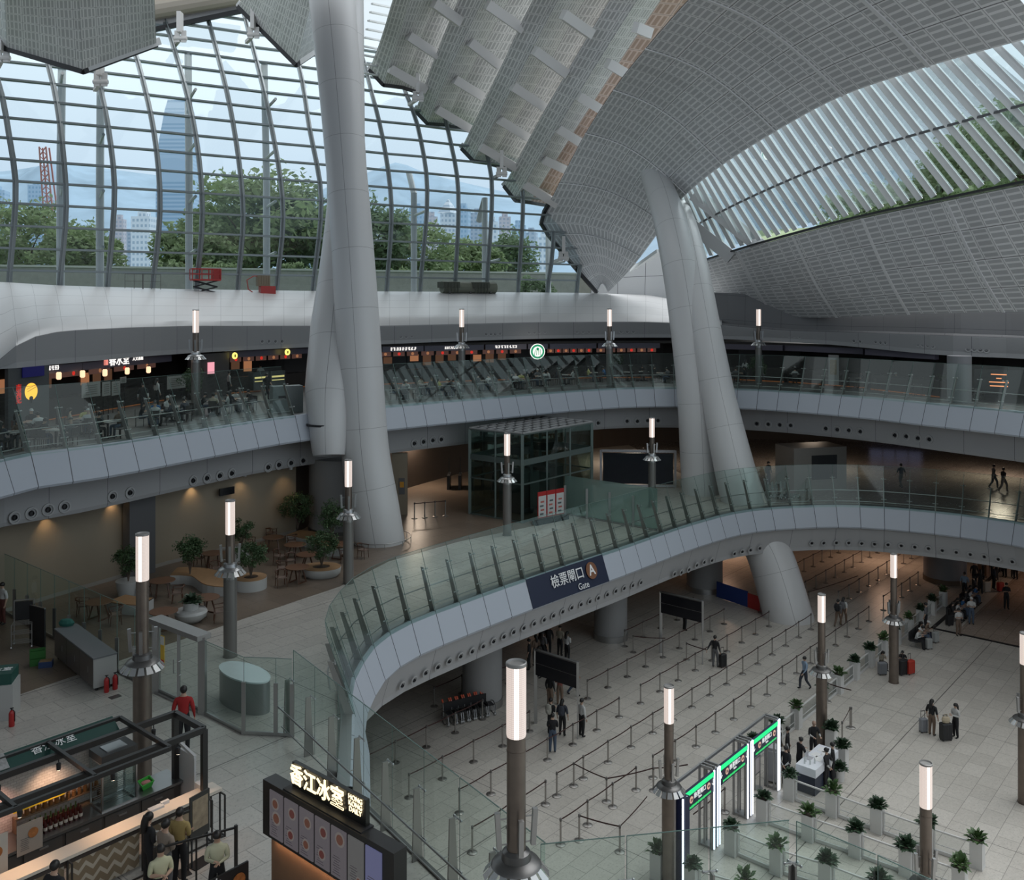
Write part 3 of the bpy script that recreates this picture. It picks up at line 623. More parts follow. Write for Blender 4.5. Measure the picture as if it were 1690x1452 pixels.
for k in (0, 1):
    a = d*(.12 if k == 0 else q.length/2+.02); e_ = d*(q.length/2-.02 if k == 0 else q.length-.12); l = MB()
    for p_, r_ in ((a, a+Vector((0, 0, hh-.12))), (e_, e_+Vector((0, 0, hh-.12))), (a+Vector((0, 0, .12)), e_+Vector((0, 0, .12))), (a+Vector((0, 0, hh-.12)), e_+Vector((0, 0, hh-.12)))): l.bar(p_, r_, .05, .08)
    l.add([a, e_, e_+Vector((0, 0, hh-.12)), a+Vector((0, 0, hh-.12))], [(0, 1, 2, 3)], mi=1)
    lf = l.build('door_leaf', [steel, gl_rail], dr)
    hx = e_-d*.12 if k == 0 else a+d*.12; nn_ = Vector((d.y, -d.x, 0)); h_ = MB(); h_.tube([hx+Vector((0, 0, .95)), hx+nn_*.1+Vector((0, 0, .95)), hx+nn_*.1+Vector((0, 0, 1.4)), hx+Vector((0, 0, 1.4))], .018, 6); h_.build('door_handle', steel, lf)
m = MB(); c = d*.42+Vector((d.y, -d.x, 0))*.03; m.bar(c+Vector((0, 0, .95)), c+Vector((0, 0, 2.0)), .02, .22, up=(d.x, d.y, 0), mi=0); m.bar(c+Vector((0, -.01, 1.7)), c+Vector((0, -.01, 1.98)), .02, .2, up=(d.x, d.y, 0), mi=1); m.bar(c+Vector((0, -.01, 1.0)), c+Vector((0, -.01, 1.2)), .02, .2, up=(d.x, d.y, 0), mi=2)
m.build('door_notice', [mat('notice_yellow', (.65, .42, .05), .5), mat('notice_white', (.6, .6, .58), .5), mat('notice_red', (.5, .04, .03), .5)], dr)

# =============================================================== lamp posts
def lamp_glow():
    m = bpy.data.materials.new('ribbed_lamp_glass'); m.use_nodes = True; t = NT(m); n = m.node_tree; b = n.nodes['Principled BSDF']
    uv = t.nd('ShaderNodeUVMap'); s = t.nd('ShaderNodeSeparateXYZ'); n.links.new(uv.outputs[0], s.inputs[0]); u, v = s.outputs[0], s.outputs[1]
    st = t.m('MAXIMUM', t.band(u, 1/3, .40, .46), t.m('MAXIMUM', t.band(u, 1/3, .49, .53), t.band(u, 1/3, .56, .62)))
    rib = t.m('MULTIPLY', t.band(v, .035, 0, .3), .14); fine = t.m('MULTIPLY', t.band(u, 1/36, 0, .3), .12)
    f = t.m('SUBTRACT', t.m('ADD', .56, t.m('MULTIPLY', st, 1.0)), t.m('ADD', rib, fine))
    b.inputs['Base Color'].default_value = (.5, .45, .42, 1); b.inputs['Roughness'].default_value = .4
    n.links.new(t.mix(st, (.92, .76, .68), (1, .93, .85)), b.inputs['Emission Color']); n.links.new(f, b.inputs['Emission Strength']); return m
LG = lamp_glow(); capm = mat('lamp_cap', (.34, .33, .32), .45, .5); bladem = mat('lamp_blade_steel', (.62, .62, .61), .25, .85)
def lamp_post(tall):
    H = 6.85 if tall else 5.8; L = 1.27; zc = 3.42 if tall else 3.28; root = empty('lamp_post')
    m = MB(); n = 24; z0, z1 = H-L, H-.05; vs_, uv = [], []
    for r, z in ((.165, z0), (.172, z0+.03), (.172, z1)):
        for k in range(n+1): vs_.append((r*cos(2*pi*k/n-pi/2-pi/3), r*sin(2*pi*k/n-pi/2-pi/3), z)); uv.append((k/n, z))
    m.add(vs_, [(i*(n+1)+k, i*(n+1)+k+1, (i+1)*(n+1)+k+1, (i+1)*(n+1)+k) for i in range(2) for k in range(n)], 0, uv); m.build('lamp_tube', LG, root, smooth=True)
    m = MB(); m.lathe([(.17, z1), (.182, z1), (.182, H), (.165, H+.01), (.15, H-.03), (.02, H-.03)], n=24); m.build('lamp_cap', capm, root, smooth=True)
    m = MB(); m.lathe([(.165, zc), (.165, z0-.25), (.172, z0-.25), (.172, z0-.235), (.165, z0-.235), (.165, z0)], n=24); m.build('upper_pole', bronze, root, smooth=True)
    m = MB(); m.lathe([(.17, zc+.22), (.24, zc+.17), (.26, zc+.05), (.40, zc), (.44, zc-.05), (.38, zc-.08), (.25, zc-.12), (.245, zc-.4)], n=24, cap=False); m.build('collar', steeld if tall else steel, root, smooth=True)
    m = MB()
    for k in range(15):
        a = 2*pi*k/15; c = Vector((cos(a), sin(a), 0)); s_ = Vector((-sin(a), cos(a), 0)); p = c*.38+Vector((0, 0, zc-.01)); q = c*.57+Vector((0, 0, zc-.22)); w0, w1 = .052, .092
        m.add([p-s_*w0, p+s_*w0, q+s_*w1, q-s_*w1, p-s_*w0-c*.012, p+s_*w0-c*.012, q+s_*w1-c*.012, q-s_*w1-c*.012], [(0, 3, 2, 1), (4, 5, 6, 7), (0, 1, 5, 4), (1, 2, 6, 5), (2, 3, 7, 6), (3, 0, 4, 7)])
    m.build('reflector_blades', bladem, root)
    m = MB(); m.lathe([(.245, .02), (.245, zc-.1)], n=28); m.lathe([(.27, 0), (.27, .03), (.245, .03)], n=28); m.lathe([(.25, 1.7), (.25, 1.72)], n=28); m.build('lower_pole', bronze if tall else mat('pole_grey', (.22, .21, .20), .4, .6), root, smooth=True)
    for k in range(4):
        a = 2*pi*k/4-pi/2+.25; c = Vector((cos(a), sin(a), 0)); t = MB()
        zb = zc+.25; t.bar(c*.30+Vector((0, 0, zb)), c*.34+Vector((0, 0, zb+.62)), .085, .085, up=c); t.bar(c*.16+Vector((0, 0, zb+.06)), c*.31+Vector((0, 0, zb+.06)), .02); t.bar(c*.16+Vector((0, 0, zb+.5)), c*.31+Vector((0, 0, zb+.5)), .02)
        t.build('spotlight', steel, root)
    tag(root, 'x', 'lamp post'); return root
lt, ls = lamp_post(True), lamp_post(False); first = {}
def lamp(u, Y, z, kind, label):
    src = lt if kind else ls; pos = Vector(((u-CX)/F*Y, Y, z))
    if kind in first: o = copy_tree(src, loc=pos, label=label)
    else: first[kind] = 1; o = src; o.location = pos; o['label'] = label
    return o
lamp(852, 15.95, 7, 1, 'tallest-looking near lamp post with lit tube in the middle foreground')
lamp(235, 25.0, 7, 1, 'lamp post standing behind the food kiosk at left'); lamp(1104, 32.0, 0, 1, 'lamp post beside the lit green gate arches')
lamp(1356, 42.2, 0, 1, 'lamp post rising behind the white information desk'); lamp(1475, 49.1, 0, 1, 'lamp post beside the black and red suitcases')
lamp(1528, 26.6, 0, 1, 'lamp post at the lower right among the white planters'); lamp(1691, 37.2, 0, 1, 'lamp post cut by the right edge of the view')
lamp(380, 34.3, 7, 0, 'lamp post on pale tiles between the cafe tables and the glass door'); lamp(575, 43.35, 7, 0, 'lamp post in front of the foot of the left leaning columns')
lamp(837, 52.4, 7, 0, 'lamp post in front of the glass lift'); lamp(1076, 59.7, 7, 0, 'lamp post in front of the large black screen')
lamp(323, 51, 14, 0, 'leftmost lamp post on the upper gallery before the food stalls'); lamp(762, 64.5, 14, 0, 'upper gallery lamp post just right of the left leaning columns')
lamp(1006, 67.5, 14, 0, 'upper gallery lamp post left of the right leaning columns'); lamp(1252, 69, 14, 0, 'upper gallery lamp post right of the right leaning columns')

# =============================================================== round air nozzles on the bulkheads
m = MB(); m.lathe([(.19, 0), (.185, .03), (.14, .035), (.13, .0), (.10, -.02)], n=20, cap=False); m.lathe([(.085, .0), (.065, .05), (.055, .05), (.05, .01), (.001, .01)], n=16, cap=False, mi=1)
NZ = m.mesh('air_nozzle', [mat('nozzle_rim', (.42, .42, .42), .5), black], True)
def nozzles(pts, P, o, label, group, tilt=0, zoff=0, sc_=1):
    Q = off(P, o); N_ = [nrm(P, i) for i in range(len(P))]
    for q_, (u, v) in enumerate(pts):
        i = min(range(len(Q)), key=lambda i: abs(topx(Q[i])-u) if Q[i].y > 30 else 1e9); i2 = i+1 if (i+1 < len(Q) and (topx(Q[i+1])-u)*(topx(Q[i])-u) <= 0) else max(0, i-1)
        a, c = Q[i], Q[i2]; ua, uc = topx(a), topx(c); t = 0 if abs(uc-ua) < 1e-6 else (u-ua)/(uc-ua); p = a.lerp(c, t); n_ = N_[i]
        z = CAMZ+(HZ-v)/F*p.y; p = Vector((p.x, p.y, z))+n_*(.015)
        ob = bpy.data.objects.new('air_nozzle', NZ); C.objects.link(ob); ob.location = p
        dn = (n_+Vector((0, 0, tilt))).normalized(); ob.rotation_euler = dn.to_track_quat('Z', 'Y').to_euler(); ob.scale = (sc_, sc_, sc_)
        tag(ob, '%s from the left, %s' % (nth(q_), label), 'air vent', group)
upn_ = [[(23, 854), (51, 847), (79, 841), (106, 836), (185, 819), (214, 813)], [(318, 793), (341, 789), (362, 785), (382, 781), (442, 771), (460, 767), (480, 764), (500, 760)], [(683.5, 731.7), (698.7, 729), (714, 726.5), (728, 725)],
        [(987, 698), (1035, 695), (1052, 695), (1069, 694), (1086, 694)], [(1249, 699), (1268, 700), (1287, 701), (1305, 702), (1363, 707), (1382, 709), (1401, 710), (1420, 712), (1477, 718), (1496, 720), (1515, 723), (1534, 725)]]
for pts, lab in zip(upn_, ('left of the dark wall pillar', 'above the cafe wall', 'left of the glass lift', 'right of the glass lift', 'right of the right leaning columns')):
    nozzles(pts, E2, -1.5, 'round vent under the upper gallery '+lab, 'air vents under the upper gallery '+lab, sc_=1.45)
s8 = [(428, 600), (480, 577), (530, 545), (583, 520), (632, 495), (682, 473), (732, 452), (780, 430), (825, 408), (870, 388), (912, 368), (957, 350), (1001, 332), (1045, 315), (1085, 297), (1125, 280), (1164, 262), (1205, 248), (1243, 235), (1280, 220), (1319, 205), (1356, 190), (1392, 178), (1430, 165), (1465, 153)]
nozzles([(500+a/2.63, 900+c/2.63+3) for a, c in s8], E1, -.05, 'round vent in the curved band under the dark gate sign', 'air vents below the Gate A fascia', -.25)
s6 = [(165, 1225), (195, 1218), (228, 1206), (262, 1187), (295, 1174), (328, 1166), (427, 1137), (461, 1128), (497, 1121), (537, 1113)]
nozzles([(1050+a/2.64, 480+c/2.64+3) for a, c in s6], E1, -.05, 'round vent in the band left of the leaning column foot', 'air vents left of the right column foot', -.25)
s6 = [(765, 1094), (817, 1093), (872, 1092), (926, 1093), (982, 1095), (1039, 1098), (1097, 1101), (1155, 1105), (1214, 1111), (1273, 1117), (1334, 1126), (1395, 1134), (1456, 1143), (1517, 1153), (1578, 1164), (1639, 1175)]
nozzles([(1050+a/2.64, 480+c/2.64+2) for a, c in s6], E1, -.05, 'round vent under the right part of the middle gallery', 'air vents under the right middle gallery', -.25)
nozzles([(432, 563), (443, 563), (454, 563), (465, 563), (661, 555), (670, 555), (679, 554), (802, 551), (810, 551), (817, 551), (825, 550), (873, 548), (882, 548), (890, 547), (899, 547), (952, 547), (962, 547), (972, 547), (1025, 547), (1035, 547), (1045, 547)], SBc, .0, 'small vent in the band over the food stalls', 'air vents over the food stalls')
nozzles([(1293, 552), (1303, 553), (1312, 554), (1320, 555), (1410, 562), (1420, 563), (1446, 564), (1454, 565), (1462, 565), (1516, 568), (1524, 569), (1532, 570), (1540, 571), (1598, 576), (1608, 576), (1618, 577), (1628, 578)], SBc, .0, 'small vent in the upper band at the right', 'air vents over the right upper gallery')
# downlights washing the beige cafe wall
dlk = [0]
for (u, v) in ((82, 868), (186, 843), (320, 816), (404, 797), (480, 784)):
    Y0 = lerp1([(0, 38.4), (97, 41.6), (284, 46.9), (420, 50.5), (500, 52.8)], u)-.5; p = Vector(((u-CX)/F*Y0, Y0, 10.9))
    rt = MB(); rt.lathe([(.09, -.05), (.09, .05)], n=12); rt.lathe([(.06, -.055), (.06, -.05)], n=12, mi=1); o = rt.build('downlight', [white, mat('warm_glow', (1, .75, .45), emit=5)], loc=p)
    tag(o, 'small warm downlight on the beige cafe wall, %s from the left' % nth(dlk[0]), 'downlight', 'warm downlights along the beige wall'); dlk[0] += 1
    l = bpy.data.lights.new('downlight_beam', 'SPOT'); l.energy = 24; l.color = (1, .68, .36); l.spot_size = R(95); l.spot_blend = 1; l.shadow_soft_size = .05; lo = bpy.data.objects.new('downlight_beam', l); C.objects.link(lo); lo.location = (0, 0, -.08); lo.parent = o; lo.rotation_euler = (R(12), R(12), 0)

# =============================================================== outside the glass wall
lawn = mat('lawn', (.10, .17, .05), .9, noise_=.3, nscale=.3)
b = MB(); b.prism([(-160, 60), (-34, 70), (7, 96), (40, 110), (160, 110), (300, 260), (-300, 260)], 20.2, 20.6); struct(b.build('terrace_lawn', lawn))
b = MB(); b.bar((-95, 72, 22.1), (45, 125, 22.1), .6, 3.4); b.bar((-95, 72, 23.9), (45, 125, 23.9), .8, .2, mi=1); struct(b.build('plaza_wall', [mat('grey_stone_wall', (.27, .26, .26), .8, noise_=.2, nscale=2), mat('stone_coping', (.4, .4, .4), .7)]))
b = MB(); b.add([(-3000, 250, 0), (3000, 250, 0), (6000, 9000, 0), (-6000, 9000, 0)], [(0, 1, 2, 3)]); struct(b.build('harbour_water', mat('harbour_water', (.30, .38, .42), .3)))
# hills across the harbour
rid = [(-400, 300), (-200, 290), (0, 283), (100, 268), (150, 275), (250, 288), (340, 300), (420, 312), (500, 322), (560, 300), (620, 280), (655, 268), (700, 284), (760, 300), (860, 322), (960, 340), (1100, 330), (1300, 300), (1500, 280), (1700, 290), (1900, 310)]
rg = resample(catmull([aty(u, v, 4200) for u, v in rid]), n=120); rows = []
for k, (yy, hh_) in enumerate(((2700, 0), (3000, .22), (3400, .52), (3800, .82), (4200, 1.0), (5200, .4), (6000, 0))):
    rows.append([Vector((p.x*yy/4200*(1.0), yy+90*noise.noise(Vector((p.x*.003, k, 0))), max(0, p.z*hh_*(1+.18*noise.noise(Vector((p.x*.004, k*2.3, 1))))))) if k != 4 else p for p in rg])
b = MB(); b.grid(rows); hm = mat('hazy_hills', (.27, .37, .46), .95, noise_=.35, nscale=.006); hillo = b.build('hills', hm, smooth=True); struct(hillo)  # distance haze is mixed into the hill colour as pale blue
# towers across the harbour
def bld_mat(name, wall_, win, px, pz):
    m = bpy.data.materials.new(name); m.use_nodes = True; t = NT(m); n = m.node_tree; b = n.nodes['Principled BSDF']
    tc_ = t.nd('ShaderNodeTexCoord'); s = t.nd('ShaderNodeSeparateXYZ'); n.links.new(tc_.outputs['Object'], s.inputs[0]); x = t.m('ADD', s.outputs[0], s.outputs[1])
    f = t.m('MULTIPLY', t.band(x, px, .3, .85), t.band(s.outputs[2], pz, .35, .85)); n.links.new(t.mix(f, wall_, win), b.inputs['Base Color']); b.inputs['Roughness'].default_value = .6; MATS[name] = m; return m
bw = [bld_mat('tower_haze_blue', (.36, .48, .60), (.24, .37, .50), 6, 8), bld_mat('tower_haze_white', (.62, .66, .70), (.34, .42, .50), 7, 9), bld_mat('tower_haze_grey', (.40, .46, .53), (.26, .34, .43), 8, 7), bld_mat('tower_haze_pink', (.50, .47, .50), (.33, .36, .43), 7, 7)]  # haze over the harbour tinted into wall and window colours
names = ['pale blue', 'white gridded', 'grey', 'faint pinkish']
T = [(268, 326, 168, 0, 1900), (222, 254, 358, 1, 1500), (190, 206, 362, 3, 1600), (50, 74, 306, 0, 1700), (76, 90, 330, 2, 1600), (100, 125, 400, 1, 1400), (160, 186, 392, 2, 1500), (206, 220, 385, 2, 1700), (505, 520, 325, 0, 1700), (482, 503, 338, 2, 1600), (522, 536, 345, 1, 1500), (655, 672, 352, 2, 1500), (676, 700, 344, 0, 1600), (702, 722, 358, 3, 1500), (728, 752, 352, 1, 1700), (756, 775, 344, 0, 1500), (778, 800, 352, 2, 1600), (803, 822, 366, 1, 1500), (824, 842, 358, 3, 1700), (846, 866, 372, 0, 1500), (868, 886, 384, 2, 1500), (888, 905, 392, 1, 1400), (330, 345, 330, 3, 1700), (350, 368, 345, 2, 1600), (-30, 10, 315, 0, 1600), (12, 30, 350, 3, 1500), (128, 150, 380, 0, 1600), (610, 628, 350, 1, 1600), (632, 648, 362, 0, 1500)]
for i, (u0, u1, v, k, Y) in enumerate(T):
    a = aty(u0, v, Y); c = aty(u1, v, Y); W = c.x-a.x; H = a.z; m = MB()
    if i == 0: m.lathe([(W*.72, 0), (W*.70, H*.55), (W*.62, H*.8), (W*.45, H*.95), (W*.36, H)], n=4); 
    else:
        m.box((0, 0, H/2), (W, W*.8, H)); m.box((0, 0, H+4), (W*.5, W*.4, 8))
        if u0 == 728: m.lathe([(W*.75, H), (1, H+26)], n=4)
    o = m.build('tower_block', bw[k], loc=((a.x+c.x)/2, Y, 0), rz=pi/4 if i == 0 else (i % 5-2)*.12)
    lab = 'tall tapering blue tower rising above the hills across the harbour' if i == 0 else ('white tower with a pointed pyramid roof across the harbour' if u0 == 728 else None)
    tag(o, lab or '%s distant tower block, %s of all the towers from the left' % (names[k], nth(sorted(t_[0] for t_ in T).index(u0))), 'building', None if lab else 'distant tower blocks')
# lattice crane
m = MB(); p0 = aty(92, 440, 260); p1 = aty(73, 243, 250)
for s_ in (-1, 1):
    for s2 in (-1, 1): m.bar(p0+Vector((s_*1.6, s2*1.6, 0)), p1+Vector((s_*.9, s2*.9, 0)), .35)
for k in range(14):
    a = p0.lerp(p1, k/14); c = p0.lerp(p1, (k+1)/14); w0 = 1.6-.05*k; m.bar(a+Vector((-w0, -w0, 0)), c+Vector((w0, -w0, 0)), .22); m.bar(a+Vector((w0, -w0, 0)), c+Vector((-w0, -w0, 0)), .22)
m.bar(p0, Vector((p0.x, p0.y, 20.6)), 3.2, 3.2); tag(m.build('crane', mat('crane_red', (.48, .20, .20), .6)), 'red lattice crane boom outside the left of the glass wall', 'crane')
# trees
leafs = [leafmat('tree_leaf_bright', (.21, .275, .14)), leafmat('tree_leaf_dark', (.145, .205, .115))]  # leaf greens kept greyish to carry the outdoor haze
bark = mat('tree_bark', (.12, .09, .07), .9)
def foliage(rx, ry, rz, cz, n, s, seed, flat=.6):
    rnd = random.Random(seed); m = MB(); cl = []
    for k in range(max(6, n//70)):
        th = rnd.random()*2*pi; zz = rnd.uniform(-1, 1); rr_ = math.sqrt(1-zz*zz); q = rnd.uniform(.45, .95); cl.append((Vector((cos(th)*rr_*rx*q, sin(th)*rr_*ry*q, cz+zz*rz*q)), rnd.uniform(.22, .42)*min(rx, rz)*1.2))
    for k in range(n):
        c, r = rnd.choice(cl); d = Vector((rnd.gauss(0, 1), rnd.gauss(0, 1), rnd.gauss(0, flat))); d = d.normalized()*r*rnd.random()**.4; p = c+d
        a = Vector((rnd.gauss(0, 1), rnd.gauss(0, 1), rnd.gauss(0, .6))).normalized(); e_ = Vector((rnd.gauss(0, 1), rnd.gauss(0, 1), rnd.gauss(0, 1))); e_ = (e_-a*e_.dot(a)).normalized(); ss = s*rnd.uniform(.6, 1.3)
        m.add([p-a*ss, p+e_*ss*.45, p+a*ss, p-e_*ss*.45], [(0, 1, 2, 3)])
    return m
def tree_protos():
    out = []
    for j, (rx, rz, cz, seed) in enumerate(((7.5, 4.8, 7.2, 3), (5, 5.5, 7.5, 11), (6.5, 3.6, 6, 23))):
        root = empty('tree'); tag(root, 'x', 'tree'); foliage(rx, rx*.8, rz, cz, 4200, .42, seed).build('foliage', leafs[j % 2], root)
        t = MB(); t.tube([(0, 0, 0), (.1, 0, cz*.45), (0, .1, cz*.9)], [.32, .24, .1], 8); rnd = random.Random(seed)
        for k in range(7): th = k*.9; t.tube([(0, 0, cz*(.35+.05*k)), (cos(th)*rx*.35, sin(th)*rx*.3, cz*(.6+.06*k)), (cos(th)*rx*.7, sin(th)*rx*.6, cz*(.8+.06*k))], [.14, .09, .04], 5)
        t.build('trunk', bark, root); out.append(root)
    return out
TP = tree_protos(); used = set()
def tree(u, Y, z, j, s, label, rz=0, group=None):
    pos = Vector(((u-CX)/F*Y, Y, z)); 
    if j in used: o = copy_tree(TP[j], loc=pos, rz=rz, label=label, group=group)
    else:
        used.add(j); o = TP[j]; o.location = pos; o['label'] = label; o.rotation_euler = (0, 0, rz)
        if group: o['group'] = group
    o.scale = (s, s, s); return o
tree(45, 108, 20.6, 0, .95, 'spreading tree outside at the far left of the glass wall', 1); tree(130, 104, 20.6, 2, .9, 'lower spreading tree beside the crane outside the glass wall', 2)
tree(330, 112, 20.6, 2, 1.0, 'bushy tree outside left of the largest tree', .4); tree(415, 118, 20.6, 0, 1.35, 'largest tree outside, left of the leaning columns'); tree(485, 122, 20.6, 1, 1.25, 'rounded tree outside directly left of the leaning columns', 1)
tree(360, 128, 20.6, 1, 1.1, 'tree outside behind the largest tree', 2.2)
tree(620, 122, 20.6, 1, 1.05, 'tree outside just right of the leaning columns', 3); tree(690, 128, 20.6, 0, .9, 'spreading tree outside before the distant towers', 4); tree(775, 140, 20.6, 2, 1.0, 'lighter tree outside before the pink towers', 1); tree(845, 150, 20.6, 1, .9, 'small tree outside near the end of the vault', 2); tree(560, 130, 20.6, 0, 1.0, 'tree outside mostly hidden by the leaning columns', 5)
def bush(u, Y, z, rx, rz_, label, seed, col=0):
    o = foliage(rx, rx*.7, rz_, rz_*.9, 1600, .22, seed).build('bush', leafs[col], loc=((u-CX)/F*Y, Y, z)); tag(o, label, 'bush'); return o
hb = 'rounded clipped bush above the plaza wall, '
bush(275, 97, 22.6, 2.6, 1.2, hb+'left of the red scissor lift', 1); bush(365, 101, 22.6, 2.8, 1.2, hb+'above the red scissor lift', 2); bush(487, 106, 22.6, 2.8, 1.2, hb+'just left of the columns', 3); bush(655, 114, 22.6, 3.2, 1.1, hb+'just right of the columns', 4); bush(735, 118, 22.6, 3, 1.1, hb+'above the stacked grey equipment', 5); bush(880, 100, 21, 2.4, 1.2, 'dark bush low down near the end of the glass wall', 6, 1)
# planted bank seen through the sloping skylight
gb_ = MB(); gr = [[Vector((28+i*9, 74+j*9-i*2.0, 20+(j*2.3 if j < 4 else 9.2)+1.0*noise.noise(Vector((i, j, .3))))) for i in range(9)] for j in range(6)]; gb_.grid(gr); struct(gb_.build('planted_bank', mat('bank_grass', (.28, .36, .20), .9, noise_=.3, nscale=.4), smooth=True))
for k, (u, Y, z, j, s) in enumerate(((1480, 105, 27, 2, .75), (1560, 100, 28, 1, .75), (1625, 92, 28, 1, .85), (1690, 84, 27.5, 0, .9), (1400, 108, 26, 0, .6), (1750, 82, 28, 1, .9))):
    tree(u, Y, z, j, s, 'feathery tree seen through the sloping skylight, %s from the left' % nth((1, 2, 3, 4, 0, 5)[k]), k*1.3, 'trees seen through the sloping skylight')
hz_leaf = leafmat('hazy_tree_leaf', (.40, .50, .33))  # lighter leaf variant with haze put into its green
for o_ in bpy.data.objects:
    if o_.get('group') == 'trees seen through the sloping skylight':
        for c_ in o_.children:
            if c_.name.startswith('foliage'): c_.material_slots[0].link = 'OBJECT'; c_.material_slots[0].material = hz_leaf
# =============================================================== ground floor: queue barriers
post_m = mat('stanchion_steel', (.36, .34, .32), .35, .8); belt_m = mat('belt_dark_red', (.05, .018, .016), .6)
m = MB(); m.lathe([(.19, 0), (.19, .02), (.14, .045), (.03, .055)], n=18); SB_ = m.mesh('base', post_m, True)
m = MB(); m.lathe([(.037, .03), (.037, .88)], n=10); SP_ = m.mesh('pole', post_m, True)
m = MB(); m.lathe([(.045, .88), (.045, .985), (.025, 1.0)], n=10); SH_ = m.mesh('belt_head', steeld, True)
BELTS = {}
def stanchion(p, nxt, label, group):
    r = empty('stanchion', p); tag(r, label, 'stanchion', group)
    for nm, me in (('base', SB_), ('pole', SP_), ('belt_head', SH_)):
        o = bpy.data.objects.new(nm, me); C.objects.link(o); o.parent = r
    if nxt is not None:
        d = nxt-p; L = round(d.length, 2)
        if L not in BELTS:
            m = MB(); n = 5
            for k in range(n):
                f = lambda t: Vector((L*t, 0, .94-.035*(1-(2*t-1)**2)*min(1, L/1.8)))
                m.bar(f(k/n), f((k+1)/n), .012, .05)
            BELTS[L] = m.mesh('belt', belt_m)
        o = bpy.data.objects.new('belt', BELTS[L]); C.objects.link(o); o.parent = r; o.rotation_euler = (0, 0, math.atan2(d.y, d.x))
def srow(b_, a0, a1, name, step=1.8, z=0, skip=(), b1=None):
    n = max(1, round((a1-a0)/step)); P = [ab(a0+(a1-a0)*k/n, b_+((b1-b_)*k/n if b1 is not None else 0), z) for k in range(n+1)]
    OB = [(13.6, 65.2, 1.6), (5.95, 55.7, 1.4), (-1.5, 46.5, 1.4), (17.7, 59.4, 2.0), (31.6, 67.4, 1.8)]; skip = tuple(skip)+tuple(k for k, p in enumerate(P) if any((p.x-x)**2+(p.y-y)**2 < q*q for x, y, q in OB))
    for k, p in enumerate(P):
        if k in skip: continue
        stanchion(p, P[k+1] if k < n and k+1 not in skip else None, 'queue post, %s from near end of %s' % (nth(k), name), 'queue posts of '+name)
    return P
srow(-20.95, 27.2, 32.3, 'the short row by the near lamp post')
srow(-20.95, 33.6, 59.2, 'the long row nearest the planters'); srow(-23.1, 24.7, 29.0, 'the short row seen through the diagonal fence')
srow(-23.15, 29.8, 55.4, 'the second long row from the planters'); srow(-25.3, 26.3, 37.5, 'the near half of the third row'); srow(-25.35, 39.5, 54.2, 'the far half of the third row')
srow(-27.65, 25.8, 33.5, 'the near half of the fourth row'); srow(-27.7, 38.2, 52.8, 'the far half of the fourth row'); srow(-30.2, 25.5, 33.0, 'the row in front of the wheelchairs')
srow(-30.3, 45.5, 53.5, 'the row before the two grey columns'); srow(-33.0, 32.5, 36.5, 'the short row behind the wheelchairs')
srow(-21.0, 62.0, 80.0, 'the inner row in line with the planter-side row'); srow(-23.6, 61.0, 78.0, 'the inner second row'); srow(-26.2, 60.0, 76.0, 'the inner third row'); srow(-28.6, 62.0, 74.0, 'the inner fourth row')
for k, (u, v, u2, v2) in enumerate(((1133, 1089, 1166, 1100), (1045, 1076.5, 1098, 1080), (1255, 1010, 1300, 1018), (947, 1297, 1001, 1323), (1001, 1323, 1078, 1305), (1023, 1406, 1068, 1354), (956, 1387, 1023, 1406), (1078.5, 1305, 1135, 1299), (1403, 1201, 1390, 1226), (1196, 1340, 1144, 1385), (790, 1140, 839, 1128), (1335, 1000, 1416, 972))):
    p, q = at(u, v), at(u2, v2); lab = ['beside the man with the black suitcase', 'beside the foot of the rear black board', 'by the foot of the leaning column', 'at the open corner left of the near lamp posts', 'at the dogleg of the belts', 'near the bottom of the queue area', 'at the bottom row before the near glass fence', 'left of the gate arches', 'on its own right of the information desk', 'behind the gate arches', 'by the first grey column', 'under the right gallery'][k]
    stanchion(p, q, 'queue post with cross belt '+lab, 'queue posts with cross belts'); 
    if k in (8, 10): stanchion(q, None, 'end queue post of the cross belt '+lab, 'queue posts with cross belts')
stanchion(at(1366, 1158), at(1405, 1170), 'queue post against the planter row right of the rear lamp', 'queue posts with cross belts'); stanchion(at(1405, 1201), None, 'queue post at the open floor right of the desk lamp', 'queue posts with cross belts')

# =============================================================== planters and low barrier panels
potm = mat('white_planter', (.62, .615, .60), .45); pleaf = [mat('pot_leaf', (.03, .062, .03), .5, noise_=.5, nscale=6), mat('pot_leaf_light', (.06, .115, .035), .45, noise_=.4, nscale=6)]
def potplant(seed, rx=.36, n=150, kind=0):
    rnd = random.Random(seed); m = MB()
    for k in range(n):
        th = rnd.random()*2*pi; el = rnd.uniform(.1, 1.35); r = rx*rnd.uniform(.5, 1.15); d = Vector((cos(th)*cos(el), sin(th)*cos(el), sin(el)*.9)); base = d*r*.35; tip = d*r+Vector((0, 0, -.05*rnd.random())); s_ = Vector((-sin(th), cos(th), 0))*rnd.uniform(.035, .075); mid = base.lerp(tip, .55)+Vector((0, 0, .03))
        m.add([base, mid-s_, tip, mid+s_, mid], [(0, 1, 4), (1, 2, 4), (2, 3, 4), (3, 0, 4)])
    return m.mesh('foliage', pleaf[kind])
PPL = [potplant(1), potplant(2), potplant(3, .34, 70, 1), potplant(4, .30, 110), potplant(5, .36, 60, 1)]
def pot_mesh(h, w_=.42):
    m = MB(); a = w_/2; m.box((0, 0, h/2), (w_, w_, h)); m.box((0, 0, h-.03), (w_-.06, w_-.06, .07), mi=1); m.box((0, 0, .03), (w_+.02, w_+.02, .06), mi=0); return m.mesh('pot', [potm, mat('soil', (.05, .035, .025), .9)])
PT = pot_mesh(.95); kpl = [0]
